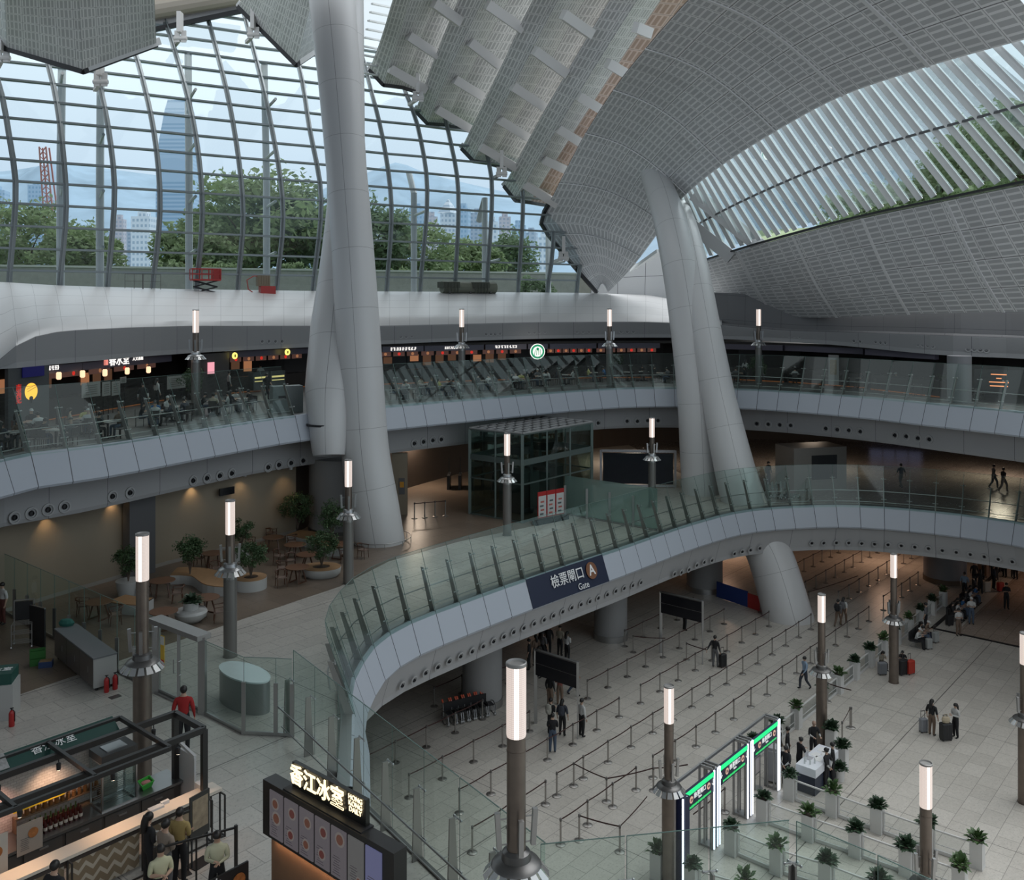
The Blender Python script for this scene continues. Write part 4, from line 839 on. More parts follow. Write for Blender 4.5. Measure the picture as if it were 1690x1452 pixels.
def planter(p, label, group='white planters', rz=A1, s=1.0):
    r = empty('planter', p, rz); tag(r, label, 'planter', group); o = bpy.data.objects.new('pot', PT); C.objects.link(o); o.parent = r
    k = kpl[0]; kpl[0] += 1; f = bpy.data.objects.new('foliage', PPL[k % 5]); C.objects.link(f); f.parent = r; f.location = (0, 0, .93); f.rotation_euler = (0, 0, k*1.7); q = s*(1.22+.25*((k*7) % 5)/5); f.scale = (q, q, q*1.1); return r
acr = glass('barrier_acrylic', (.80, .82, .82), .05)
def barrier(p, q, label, group='white barrier panels', h=.82):
    r = empty('barrier_panel', p); tag(r, label, 'barrier', group); d = q-p; m = MB()
    e = d.normalized()
    m.bar(Vector((0, 0, h)), d+Vector((0, 0, h)), .06, .05); m.bar(Vector((0, 0, .07)), d+Vector((0, 0, .07)), .07, .12); m.bar(Vector((0, 0, .1)), Vector((0, 0, h)), .05, .05); m.bar(d+Vector((0, 0, .1)), d+Vector((0, 0, h)), .05, .05); m.bar(Vector((0, 0, .33)), d+Vector((0, 0, .33)), .03, .025); m.build('frame', potm, r)
    m = MB(); m.add([Vector((0, 0, .12)), d+Vector((0, 0, .12)), d+Vector((0, 0, h)), Vector((0, 0, h))], [(0, 1, 2, 3)]); m.build('panel', acr, r)
def prow(P, name, skip=()):
    for k, p in enumerate(P):
        planter(p, 'white planter, %s from the near end of %s' % (nth(k), name))
        if k < len(P)-1 and k not in skip:
            d = (P[k+1]-p).normalized()*.23; barrier(p+d, P[k+1]-d, 'white barrier panel, %s from near end of %s' % (nth(k), name))
prow([ab(a, -18.3) for a in (37.6, 39.9, 42.1, 45.1, 47.3, 49.6, 51.9, 54.0, 56.3, 58.6, 60.8, 63.2, 65.6)], 'the long row beside the queue', ())
def pot_at(u, v): return at(u, v)          # base of the pot
rows_ = {'the upper row left of the open floor': [(1304, 1318), (1374, 1345), (1448, 1372), (1531, 1402), (1613, 1430)], 'the middle row in front of the gates': [(1260, 1357), (1335, 1385), (1413, 1412), (1496, 1443), (1584, 1476)],
         'the lower row behind the near glass fence': [(1208, 1408), (1283, 1440), (1364, 1466), (1452, 1500)], 'the lowest row at the bottom edge': [(1086, 1450), (1143, 1474), (1230, 1500)]}
for nm, L_ in rows_.items(): prow([at(u, v) for u, v in L_], nm, (0,) if 'lowest' in nm else ())
planter(at(1390, 1268), 'white planter standing right of the information desk'); planter(at(1372, 1237), 'white planter behind the right end of the information desk')
m = MB(); m.lathe([(.17, 0), (.22, .5), (.20, .5), (.19, .44), (.01, .44)], n=20); r = empty('potted_plant', at(1386, 1288)); tag(r, 'small plant in a round white tub right of the staff', 'planter'); m.build('pot', potm, r, smooth=True); f = bpy.data.objects.new('foliage', PPL[0]); C.objects.link(f); f.parent = r; f.location = (0, 0, .45); f.scale = (1.1, 1.1, 1.3)

# =============================================================== text helper
def text(s, size, m, M, parent=None, name='lettering', ext=.004, align='CENTER', bold=0):
    cu = bpy.data.curves.new('t', 'FONT'); cu.body = s; cu.size = size; cu.extrude = ext; cu.align_x = align; cu.align_y = 'CENTER'; cu.offset = bold; cu.resolution_u = 3; cu.space_line = .85
    o = bpy.data.objects.new('t', cu); C.objects.link(o); dg = bpy.context.evaluated_depsgraph_get(); dg.update()
    me = bpy.data.meshes.new_from_object(o.evaluated_get(dg)); me.name = name; me.transform(M); me.materials.clear(); me.materials.append(m)
    bpy.data.objects.remove(o); bpy.data.curves.remove(cu)
    q = bpy.data.objects.new(name, me); C.objects.link(q)
    if parent: q.parent = parent
    return q
def frame(o_, xdir, n_):      # text frame: x along xdir, z along the face normal
    x = Vector(xdir).normalized(); z = Vector(n_).normalized(); y = z.cross(x).normalized(); x = y.cross(z); M = Matrix((x, y, z)).transposed().to_4x4(); M.translation = Vector(o_); return M
twh = mat('sign_white', (.8, .8, .8), .5); 
# gate sign on the gallery fascia
def on_band(P, u, o):
    Q = off(P, o); i = min(range(len(Q)), key=lambda i: abs(topx(Q[i])-u) if Q[i].y > 30 else 1e9); i2 = i+1 if (topx(Q[i+1])-u)*(topx(Q[i])-u) <= 0 else i-1
    ua, uc = topx(Q[i]), topx(Q[i2]); t = (u-ua)/(uc-ua); n0 = nrm(P, i).lerp(nrm(P, i2), t); return Q[i].lerp(Q[i2], t), n0.normalized()
sg_ = [i for i, p in enumerate(E1) if p.y > 30 and 853 < topx(p) < 1014]
i0, i1 = sg_[0], sg_[-1]; seg = [E1[i] for i in range(i0-1, i1+2)]
gs = empty('gate_sign', E1[i0]); tag(gs, 'dark blue gate sign with white Chinese lettering and a brown round A', 'sign')
m = MB(); sgm = mat('sign_navy', (.012, .018, .045), .45); ro = [[] for _ in range(2)]
fine = resample([E1[i] for i in range(i0, i1+1)], n=14)
A_ = [p+nrm(fine, k)*.11 for k, p in enumerate(fine)]; B_ = [p+nrm(fine, k)*.58 for k, p in enumerate(fine)]
for p in A_: p.z = 7.09
for p in B_: p.z = 5.80
m.grid([[p-gs.location for p in A_], [p-gs.location for p in B_]]); m.build('sign_panel', sgm, gs)
def sgpt(u, f):
    p, n_ = on_band(E1, u, .0); q = p+n_*(.11+.47*f)+Vector((0, 0, .09-1.29*f)); q.z = 7.09-1.29*f; nn = (n_*1.29+Vector((0, 0, .47))).normalized(); return q+nn*.03-gs.location, n_, nn
p_, n_, nn = sgpt(928, .40); xd = Vector((n_.y, -n_.x, 0)); xd = xd if xd.x > 0 else -xd
text('檢票閘口', .64, twh, frame(p_+nn*.03, xd, nn), gs, bold=.004)
p2, _, _ = sgpt(949, .84); text('Gate', .44, twh, frame(p2+nn*.03, xd, nn), gs)
p3, n3, nn3 = sgpt(967, .42); xd3 = Vector((n3.y, -n3.x, 0)); xd3 = xd3 if xd3.x > 0 else -xd3
dm = MB(); dm.lathe([(.42, 0), (.42, .02)], n=32); me = dm.mesh('round_badge', mat('badge_brown', (.20, .085, .04), .5)); me.transform(frame(p3+nn3*.015, xd3, nn3)); o = bpy.data.objects.new('round_badge', me); C.objects.link(o); o.parent = gs
text('A', .72, twh, frame(p3+nn3*.045, xd3, nn3), gs, bold=.012)
# =============================================================== gate arches
gfr = mat('arch_steel', (.40, .40, .40), .35, .7); ledm = mat('led_white', (.75, .82, 1), emit=1.25, ecol=(.80, .88, 1)); grn = mat('sign_green', (.0, .5, .12), emit=.75, ecol=(.02, .75, .25)); navy = mat('arch_navy', (.015, .02, .06), .4)
pk = mat('sign_peach', (.75, .45, .35), emit=.35); wt = mat('sign_lit_white', (.8, .8, .8), emit=.5); grt = mat('sign_green_text', (.02, .4, .1), emit=.5, ecol=(.05, .75, .2))
GX = D1; GN = N1; HG = 2.95
def arch(a0, a1, tags, label, postw=.42):
    r = empty('gate_arch', ab(a0, -16.5)); tag(r, label, 'gate', 'lit gate arches'); L = a1-a0
    V = lambda x, y, z: GX*x+GN*y+Vector((0, 0, z))
    f = MB()
    for x0 in (0, postw): 
        for y0 in (0, -.55): f.bar(V(L-x0 if 1 else x0, y0, 0), V(L-x0, y0, HG), .07, .07, up=GN)
    for y0 in (-.14, -.42): f.bar(V(L-postw/2-.08, y0, 0), V(L-postw/2-.08, y0, HG), .05, .05, up=GN); f.bar(V(L-.1, y0, .0), V(L-.1, y0, HG), .04, .04, up=GN)
    f.bar(V(0, -.55, HG), V(L, -.55, HG), .08, .1); f.bar(V(L-postw, 0, HG), V(L-postw, -.55, HG), .06, .1); f.bar(V(L, 0, HG), V(L, -.55, HG), .06, .1); f.bar(V(L-.2, 0, HG), V(L-.2, -.55, HG), .06, .08)
    f.bar(V(L-postw, -.28, .04), V(L, -.28, .04), .6, .07)
    f.build('steel_frame', gfr, r)
    s = MB(); s.bar(V(L-postw, 0.02, HG/2), V(L, 0.02, HG/2), .05, HG-.1); s.build('navy_post_face', navy, r)
    s = MB(); s.bar(V(L-postw+.0, .06, .05), V(L-postw+.0, .06, HG), .06, .04, up=GN); s.bar(V(L, .06, .05), V(L, .06, HG), .06, .04, up=GN); s.bar(V(L-.16, .06, .05), V(L-.16, .06, HG), .04, .03, up=GN); s.bar(V(L-.16, .06, HG-.03), V(L, .06, HG-.03), .04, .06); s.build('light_strips', ledm, r)
    z1 = HG-.03; hb_ = .74
    s = MB(); s.bar(V(0, 0, z1-hb_/2), V(L-postw, 0, z1-hb_/2), .1, hb_); sp = s.build('sign_board', navy, r)
    s = MB(); s.bar(V(.02, .055, z1-.09), V(L-postw-.02, .055, z1-.09), .02, .17); s.build('green_stripe', grn, sp)
    xd_ = GX; Lw = L-postw; fr = lambda x, z: frame(V(x, .07, z), xd_, GN)
    text('檢票閘口', .22, wt, fr(Lw*.52, z1-.32), sp); text('Gate', .12, wt, fr(Lw*.52, z1-.47), sp)
    for x, t_ in ((Lw*.24, tags[0]), (Lw*.80, tags[1])):
        dm = MB(); dm.lathe([(.12, 0), (.12, .01)], n=20); me = dm.mesh('round_badge', pk); me.transform(fr(x, z1-.36)); o = bpy.data.objects.new('round_badge', me); C.objects.link(o); o.parent = sp
        text(t_, .13, navy, frame(V(x, .09, z1-.36), xd_, GN), sp)
    for x in (.10, Lw-.10): text('↓', .30, wt, fr(x, z1-.38), sp)
    s = MB(); rg_ = random.Random(int(a0*10))
    for k in range(22): x = .25+k*(Lw-.5)/22; hh_ = rg_.uniform(.05, .10); s.bar(V(x, .065, z1-.63), V(x+.05, .065, z1-.63), .01, hh_); s.bar(V(x+.05, .065, z1-.60-hh_*.3), V(x+.08, .065, z1-.60-hh_*.3), .01, .025)
    s.build('green_lettering', grt, sp)
    return r
arch(28.35, 31.0, ('3A', '4A'), 'nearest lit gate arch with green striped sign beside the lamp post')
arch(31.0, 33.7, ('5A', '6A'), 'middle lit gate arch with green striped sign')
arch(33.7, 36.15, ('7A', '8A'), 'farthest lit gate arch next to the staff desk', postw=.06)
r = empty('gate_arch_post', ab(28.3, -16.5)); tag(r, 'leftmost lit end post of the gate arches beside the lamp post', 'gate post')
s = MB(); s.bar((0, 0, 0), (0, 0, HG), .3, .5, up=GN); s.build('navy_post_face', navy, r); s = MB(); 
for x in (-.22, .05): s.bar(GX*x+GN*.2+Vector((0, 0, .05)), GX*x+GN*.2+Vector((0, 0, HG)), .05, .05, up=GN)
s.build('light_strips', ledm, r)
# air cooler
r = empty('air_cooler', at(1277, 1288), A1+.2); tag(r, 'tall grey air cooler standing inside the farthest gate arch', 'air cooler')
m = MB(); m.box((0, 0, .72), (.62, .5, 1.25)); m.box((0, 0, 1.40), (.52, .42, .12)); m.build('body', mat('cooler_grey', (.42, .42, .44), .4), r); m = MB(); m.box((0, -.26, .95), (.5, .03, .5)); m.build('grille', mat('cooler_grille', (.07, .09, .13), .5), r)
m = MB(); 
for x in (-.22, .22):
    for y in (-.18, .18): m.ball((x, y, .05), .05, 8, 5)
m.build('castors', black, r)
r = empty('notice_stand', at(1250, 1300), A1); tag(r, 'small notice in a steel frame beside the middle gate arch', 'notice stand'); m = MB(); m.box((0, 0, .95), (.42, .03, .6)); m.build('notice', mat('notice_grey', (.5, .45, .44), .5), r); m = MB()
for x in (-.23, .23): m.bar((x, 0, 0), (x, 0, 1.3), .04)
m.bar((-.23, 0, 1.3), (.23, 0, 1.3), .04); m.bar((-.23, 0, .6), (.23, 0, .6), .03); m.lathe([(.22, 0), (.22, .02)], n=16); m.build('stand_frame', steel, r)

# =============================================================== information desk
dk = empty('information_desk', at(1349, 1292)); tag(dk, 'long white information desk with papers where staff gather', 'desk'); dd = (at(1372, 1260)-at(1330, 1298)); dd.z = 0; dd.normalize(); dn_ = Vector((dd.y, -dd.x, 0)); deskrz = math.atan2(dd.y, dd.x)
dk.rotation_euler = (0, 0, deskrz)
m = MB(); m.box((0, 0, .93), (2.3, .85, .34)); m.build('desk_top', mat('desk_white', (.72, .74, .78), .35), dk); m = MB(); m.box((0, 0, .38), (2.2, .75, .76)); m.build('desk_body', mat('desk_navy', (.02, .028, .05), .5), dk)
Tdk = Matrix.Rotation(deskrz, 4, 'Z'); 
def ondesk(x, y, z=1.1): return dk.location+(Tdk @ Vector((x, y, z)))
for k, (x, y, a) in enumerate(((.75, .1, .1), (.45, -.15, .3), (.15, .12, -.2), (-.15, -.1, .1))):
    m = MB(); m.box((0, 0, .004), (.42, .3, .008)); tag(m.build('paper_sheet', mat('paper', (.75, .75, .74), .6), loc=ondesk(x, y), rz=deskrz+a), 'white paper sheet on the desk, %s from the right end' % nth(k), 'paper', 'papers on the desk')
for k, (x, y) in enumerate(((-.7, .2), (-.82, -.05), (-.6, -.15), (-.9, .15))):
    m = MB(); m.lathe([(.035, 0), (.035, .16), (.015, .2), (.015, .24)], n=10); tag(m.build('bottle', mat('bottle_clear', (.6, .62, .62), .2), loc=ondesk(x, y)), 'small bottle at the near end of the desk, %s' % ('nearest the back edge', 'second along', 'closest to the standing staff', 'outermost')[k], 'bottle', 'bottles on the desk')
m = MB(); m.box((0, 0, .01), (.34, .24, .02)); m.box((0, .12, .12), (.34, .015, .22)); tag(m.build('laptop', mat('laptop_grey', (.4, .4, .42), .4), loc=ondesk(-.35, .2), rz=deskrz), 'grey laptop standing open on the white desk', 'laptop')

# =============================================================== boards, banner, wheelchairs
def board(p, label, L=2.5):
    r = empty('display_board', p); tag(r, label, 'display board'); V = lambda x, z: N1*x+Vector((0, 0, z))
    m = MB(); m.bar(V(0, 0), V(0, 3.55), .16, .16); m.bar(V(L, 2.0), V(L, 3.55), .12, .12); m.build('post', steel, r); m = MB(); m.bar(V(L-.0, 0), V(L, 2.2), .06, .06); m.build('rear_post', steel, r)
    m = MB(); m.bar(V(.05, 2.92), V(L, 2.92), .14, 1.15); m.build('black_screen', blackg, r); m = MB(); m.bar(V(0, 3.52), V(L, 3.52), .2, .06); m.bar(V(0, 2.92), V(L, 2.92), .155, .03); m.build('trim_bars', steeld, r)
board(at(884, 1193), 'black display board on a steel post over the short queue'); board(at(1090.5, 1077), 'farther black display board on a steel post under the gallery', 2.7)
r = empty('banner_barrier', at(1183, 985)); tag(r, 'long low blue and red printed banner beside the leaning column', 'banner'); q = at(1262, 1012)-at(1183, 985)
m = MB(); m.bar(Vector((0, 0, .55)), q*.66+Vector((0, 0, .55)), .05, 1.05); m.build('blue_panel', mat('banner_blue', (.02, .05, .22), .5), r); m = MB(); m.bar(q*.66+Vector((0, 0, .5)), q+Vector((0, 0, .5)), .05, .95); m.build('red_panel', mat('banner_red', (.40, .03, .03), .5), r)
m = MB(); 
for k in range(9): m.box((.3+k*.22, -.05, .75), (.12, .01, .08))
for v_ in m.v: pass
org = mat('wheelchair_orange', (.55, .08, .03), .5)
for k in range(7):
    r = empty('wheelchair', at(742, 1193)+Vector((.30*k, .17*k, 0)), .5); tag(r, 'folded wheelchair with red handles, %s from the left of the nested row' % nth(k), 'wheelchair', 'nested wheelchairs')
    for s_ in (-1, 1):
        w_ = MB(); w_.tube([Vector((s_*.28, .3*cos(t*pi/10), .3+.3*sin(t*pi/10))) for t in range(21)], .02, 6); 
        for t in range(6): w_.bar((s_*.28, 0, .3), (s_*.28, .29*cos(t), .3+.29*sin(t)), .008)
        w_.build('wheel', steeld, r)
    m = MB()
    for s_ in (-1, 1): m.bar((s_*.22, .2, .3), (s_*.22, .28, .95), .03); m.bar((s_*.22, .2, .5), (s_*.22, -.3, .5), .03); m.bar((s_*.22, -.3, .5), (s_*.22, -.4, .1), .03); m.ball((s_*.22, -.35, .08), .08, 8, 5)
    m.build('frame', steel, r); m = MB(); m.box((0, -.05, .5), (.42, .42, .05)); m.box((0, .24, .72), (.42, .04, .4)); m.build('seat', black, r)
    m = MB(); m.bar((-.22, .28, .9), (-.22, .4, 1.02), .07); m.bar((.22, .28, .9), (.22, .4, 1.02), .07); m.build('handle_sleeves', org, r)
# suitcases
def suitcase(p, h, w_, d, m_, label, rz=0, group=None):
    r = empty('suitcase', p, rz); tag(r, label, 'suitcase', group); b = MB(); b.box((0, 0, h/2+.05), (w_, d, h)); o = b.build('shell', m_, r); bv = o.modifiers.new('b', 'BEVEL'); bv.width = .05; bv.segments = 3
    b = MB(); 
    for k in range(-2, 3): b.box((k*w_*.17, -d/2-.003, h/2+.05), (.015, .012, h*.85))
    b.build('ribs', m_, r)
    b = MB()
    for x in (-1, 1):
        b.bar((x*.1, d*.2, h), (x*.1, d*.2, h+.38), .018)
    b.bar((-.11, d*.2, h+.38), (.11, d*.2, h+.38), .03); b.build('handle', steeld, r); b = MB()
    for x in (-1, 1):
        for y in (-1, 1): b.ball((x*w_*.38, y*d*.35, .035), .035, 6, 4)
    b.build('wheels', black, r)
blk = mat('suitcase_black', (.018, .018, .02), .4); gry = mat('suitcase_grey', (.22, .23, .25), .4); red = mat('suitcase_red', (.42, .035, .02), .4); sil = mat('suitcase_silver', (.38, .39, .38), .35); bei = mat('suitcase_beige', (.42, .38, .33), .4)
suitcase(at(1193, 1101), .7, .4, .26, blk, 'black suitcase pulled by the man in black', .5)
suitcase(at(1456, 1113), .62, .44, .28, gry, 'grey suitcase left of the lamp post foot', .1); suitcase(at(1489, 1113), .78, .55, .34, blk, 'big black suitcase right of the lamp post foot', .5); suitcase(at(1502, 1112), .70, .5, .3, red, 'red suitcase behind the big black suitcase', .5)
suitcase(at(1533, 1071), .58, .36, .25, sil, 'silver suitcase in front of the seated travellers', .3); suitcase(at(1544, 1060), .6, .42, .28, sil, 'larger silver suitcase right of the seated travellers', .6); suitcase(at(1524, 1208), .6, .36, .25, gry, 'grey suitcase left of the woman in black', .2); suitcase(at(1561, 1221), .75, .52, .32, blk, 'large black suitcase with a bag on it, by the pair', .2)
suitcase(at(1567, 1032), .65, .45, .3, blk, 'black suitcase before the second bench group', .4); suitcase(at(1628, 977), .7, .5, .3, bei, 'beige suitcase in the crowd under the gallery', .3); suitcase(at(1651, 976), .6, .45, .3, red, 'dark red suitcase in the crowd under the gallery', .3)
b = MB(); b.lathe([(.16, 0), (.2, .12), (.17, .24), (.12, .26)], n=12, sy_=.6); b.tube([(-.1, 0, .24), (-.06, 0, .38), (.06, 0, .38), (.1, 0, .24)], .012, 6); p = at(1561, 1221)+Vector((0, 0, .81)); tag(b.build('handbag', mat('bag_cream', (.45, .38, .27), .6), loc=p), 'cream handbag resting on the large black suitcase', 'handbag')
# benches along the planter row
def bench(p, rz, label, n=4):
    r = empty('bench_seat', p, rz); tag(r, label, 'bench', 'waiting benches')
    for k in range(n):
        m = MB(); m.box(((k-(n-1)/2)*.56, 0, .42), (.5, .46, .05)); m.box(((k-(n-1)/2)*.56, .25, .68), (.5, .05, .46)); m.build('seat', mat('bench_black', (.03, .03, .032), .4), r)
    for x in (-1, 1): m = MB(); m.bar((x*n*.2, -.28, .03), (x*n*.2, .3, .03), .05); m.bar((x*n*.2, 0, 0), (x*n*.2, .05, .42), .05); m.build('leg', steel, r)
    m = MB(); m.bar((-n*.28, 0, .38), (n*.28, 0, .38), .06); m.build('beam', steel, r)
bench(at(1517, 1062), A1+.0, 'black waiting bench between planter row and the silver suitcases'); bench(at(1577, 1020), A1, 'black waiting bench farther back along the planters'); bench(at(1598, 998), A1, 'black waiting bench in the crowd under the right gallery')
# =============================================================== people
def J(**kw):
    j = dict(pel=(0, 0, .94), spi=(0, .01, 1.12), che=(0, 0, 1.32), nek=(0, .005, 1.47), hd0=(0, -.012, 1.54), hd1=(0, -.015, 1.61), hd2=(0, -.005, 1.675), nose=(0, -.10, 1.595))
    for s, n in ((-1, 'l'), (1, 'r')):
        j.update({n+'hip': (s*.085, 0, .90), n+'kne': (s*.10, -.02, .50), n+'ank': (s*.105, .02, .10), n+'hee': (s*.105, .04, .045), n+'toe': (s*.12, -.13, .035), n+'ear': (s*.083, 0, 1.60),
                  n+'sho': (s*.18, 0, 1.385), n+'elb': (s*.255, .03, 1.12), n+'wri': (s*.27, -.05, .88)})
    j.update(kw); return j
RAD = dict(pel=(.175, .13), spi=(.155, .12), che=(.18, .13), nek=(.058, .058), hd0=(.07, .078), hd1=(.083, .095), hd2=(.06, .07), nose=(.013, .013), hip=(.108, .115), kne=(.078, .08), ank=(.058, .06), hee=(.04, .04), toe=(.038, .028), ear=(.016, .012), sho=(.078, .078), elb=(.056, .056), wri=(.028, .024))
def body_mesh(j):
    vs_, es, rd, reg = [], [], [], []
    idx = {}
    def V(k, p, r): idx[k] = len(vs_); vs_.append(Vector(p)); rd.append(r)
    for k, p in j.items(): V(k, p, RAD.get(k) or RAD[k[1:]])
    def E(a, b, g): es.append((idx[a], idx[b])); reg.append(g)
    E('pel', 'spi', 2); E('spi', 'che', 1); E('che', 'nek', 1); E('nek', 'hd0', 0); E('hd0', 'hd1', 0); E('hd1', 'hd2', 0); E('hd1', 'nose', 0)
    for s, n in ((-1, 'l'), (1, 'r')):
        E('pel', n+'hip', 2); E(n+'hip', n+'kne', 2); E(n+'kne', n+'ank', 2); E(n+'ank', n+'hee', 3); E(n+'hee', n+'toe', 3); E('che', n+'sho', 1); E(n+'sho', n+'elb', 1); E(n+'elb', n+'wri', 4); E('hd1', n+'ear', 0)
        e_, w_ = vs_[idx[n+'elb']], vs_[idx[n+'wri']]; d = (w_-e_).normalized(); sd = Vector((0, 1, 0)) if abs(d.y) < .8 else Vector((s, 0, 0)); a = (sd-d*sd.dot(d)).normalized(); nn = a.cross(d)
        V(n+'pal', w_+d*.07, (.034, .018)); E(n+'wri', n+'pal', 5)
        for q, (off_, L) in enumerate(((.026, .065), (.009, .078), (-.009, .072), (-.026, .055))):
            k1, k2 = n+'f%d' % q, n+'g%d' % q; V(k1, w_+d*.10+a*off_, (.0095, .0095)); V(k2, w_+d*(.10+L)+a*off_*1.2+nn*(.022*s), (.008, .008)); E(n+'pal', k1, 5); E(k1, k2, 5)
        V(n+'th', w_+d*.06+a*.05+nn*.01*s, (.010, .010)); E(n+'pal', n+'th', 5); V(n+'ti', w_+d*.10+a*.06+nn*.02*s, (.009, .009)); E(n+'th', n+'ti', 5)
    me = bpy.data.meshes.new('skel'); me.from_pydata(vs_, es, []); o = bpy.data.objects.new('skel', me); C.objects.link(o)
    sk = o.modifiers.new('s', 'SKIN'); sk.use_smooth_shade = True; sk.branch_smoothing = .6
    lay = me.skin_vertices[0] if len(me.skin_vertices) else None
    if lay is None:
        bm_ = __import__('bmesh').new(); bm_.from_mesh(me); bm_.verts.layers.skin.verify(); bm_.to_mesh(me); bm_.free(); lay = me.skin_vertices[0]
    for i, r in enumerate(rd): lay.data[i].radius = r; lay.data[i].use_root = (i == idx['pel'])
    ss = o.modifiers.new('u', 'SUBSURF'); ss.levels = ss.render_levels = 1
    dg = bpy.context.evaluated_depsgraph_get(); dg.update(); r = bpy.data.meshes.new_from_object(o.evaluated_get(dg)); r.name = 'body'
    bpy.data.objects.remove(o); bpy.data.meshes.remove(me)
    r.materials.clear()
    for k in range(6): r.materials.append(None)
    seg = [(vs_[a], vs_[b]-vs_[a], g, max(max(rd[a]), max(rd[b]))) for (a, b), g in zip(es, reg)]
    for p in r.polygons:
        c = p.center; best = 9; g_ = 0
        for a, d, g, rr_ in seg:
            t = max(0, min(1, (c-a).dot(d)/max(1e-9, d.length_squared))); q = (c-a-d*t).length/(rr_+.02)
            if q < best: best, g_ = q, g
        if g_ in (0, 1) and c.z > j['nek'][2]-.01: g_ = 0
        if g_ == 2 and c.z > j['pel'][2]+.07: g_ = 1
        p.material_index = g_; p.use_smooth = True
    return r
def sitj():
    j = J(); dz = -.46
    for k in ('pel', 'spi', 'che', 'nek', 'hd0', 'hd1', 'hd2', 'nose', 'lear', 'rear', 'lsho', 'rsho', 'lelb', 'relb', 'lhip', 'rhip'): j[k] = (j[k][0], j[k][1], j[k][2]+dz)
    for s, n in ((-1, 'l'), (1, 'r')):
        j[n+'kne'] = (s*.11, -.42, .48); j[n+'ank'] = (s*.11, -.44, .10); j[n+'hee'] = (s*.11, -.42, .045); j[n+'toe'] = (s*.12, -.58, .035); j[n+'elb'] = (s*.24, -.08, .70); j[n+'wri'] = (s*.13, -.32, .74)
    return j
def lean(j, a, keys=('spi', 'che', 'nek', 'hd0', 'hd1', 'hd2', 'nose', 'lear', 'rear', 'lsho', 'rsho', 'lelb', 'relb')):
    z0 = j['pel'][2]
    for k in keys: x, y, z = j[k]; h = z-z0; j[k] = (x, y-h*sin(a), z0+h*cos(a)+y*0)
    return j
POSE = {}
def jw():
    return J(lkne=(-.10, -.20, .52), lank=(-.10, -.22, .12), lhee=(-.10, -.21, .06), ltoe=(-.11, -.37, .09), rkne=(.10, .02, .50), rank=(.10, .27, .16), rhee=(.10, .31, .10), rtoe=(.11, .18, .04), lelb=(-.24, .10, 1.14), lwri=(-.24, .14, .92), relb=(.24, -.06, 1.13), rwri=(.23, -.24, .95))
PJ = dict(stand=J(), walk=jw(), phone=J(lelb=(-.22, .0, 1.12), lwri=(-.06, -.24, 1.20), relb=(.22, 0, 1.12), rwri=(.05, -.25, 1.16)), fold=J(lelb=(-.22, -.02, 1.12), lwri=(.04, -.17, 1.08), relb=(.22, -.02, 1.12), rwri=(-.06, -.20, 1.10)),
          back=J(lelb=(-.24, .12, 1.13), lwri=(-.06, .17, .95), relb=(.24, .12, 1.13), rwri=(.05, .18, .93)), pull=J(relb=(.25, .16, 1.15), rwri=(.28, .33, .97), lkne=(-.10, -.12, .5), lank=(-.10, -.1, .10), lhee=(-.1, -.08, .045), ltoe=(-.11, -.25, .035)),
          sit=sitj(), sitl=lean(sitj(), .35), desk=lean(J(lelb=(-.24, -.14, 1.12), lwri=(-.16, -.38, 1.12), relb=(.24, -.14, 1.12), rwri=(.18, -.38, 1.12)), .14, ('spi', 'che', 'nek', 'hd0', 'hd1', 'hd2', 'nose', 'lear', 'rear', 'lsho', 'rsho')))
for k, j in PJ.items(): POSE[k] = (body_mesh(j), j)
skins = [mat('skin_light', (.46, .30, .22), .5), mat('skin_tan', (.34, .21, .15), .5)]
hairm = mat('hair_black', (.012, .010, .009), .45); hairg = mat('hair_brown', (.04, .025, .018), .5)
def hair_mesh(kind):
    m = MB(); n = 16; rings = 8; vs_ = []; 
    for i in range(rings+1):
        for k in range(n):
            th = 2*pi*k/n; bk = .5+.5*sin(th)            # 1 at the back (+y)
            low = (-.15+(-.75 if kind == 'short' else -1.0)*bk) if kind != 'cap' else .05
            el = pi/2-(pi/2-math.asin(max(-1, low)))*i/rings
            vs_.append(Vector((cos(th)*cos(el)*.093, sin(th)*cos(el)*.108+.004, sin(el)*.105)))
    m.add(vs_, [(i*n+k, i*n+(k+1) % n, (i+1)*n+(k+1) % n, (i+1)*n+k)[::-1] for i in range(rings) for k in range(n)])
    if kind == 'long': m.tube([(0, .05, .03), (0, .085, -.08), (0, .095, -.2), (0, .09, -.32)], [.08, .085, .08, .05], 10)
    if kind == 'bun': m.ball((0, .10, .05), .045, 8, 6)
    if kind == 'cap': m.box((0, -.12, .02), (.13, .09, .012))
    return m.mesh('hair', hairm, True)
HM = {k: hair_mesh(k) for k in ('short', 'long', 'bun', 'cap')}
CL = {}
def cloth(c):
    if c not in CL: CL[c] = mat('cloth_%d' % len(CL), c, .8)
    return CL[c]
K, W_, NV, GY, BR, DB, JN, BE, RD, BL, YL, LB, GR = (.012, .012, .014), (.52, .52, .51), (.02, .025, .045), (.12, .12, .125), (.16, .11, .08), (.035, .04, .055), (.07, .10, .15), (.36, .32, .25), (.33, .015, .015), (.03, .14, .33), (.55, .52, .20), (.24, .33, .44), (.07, .10, .07)
pc = [0]
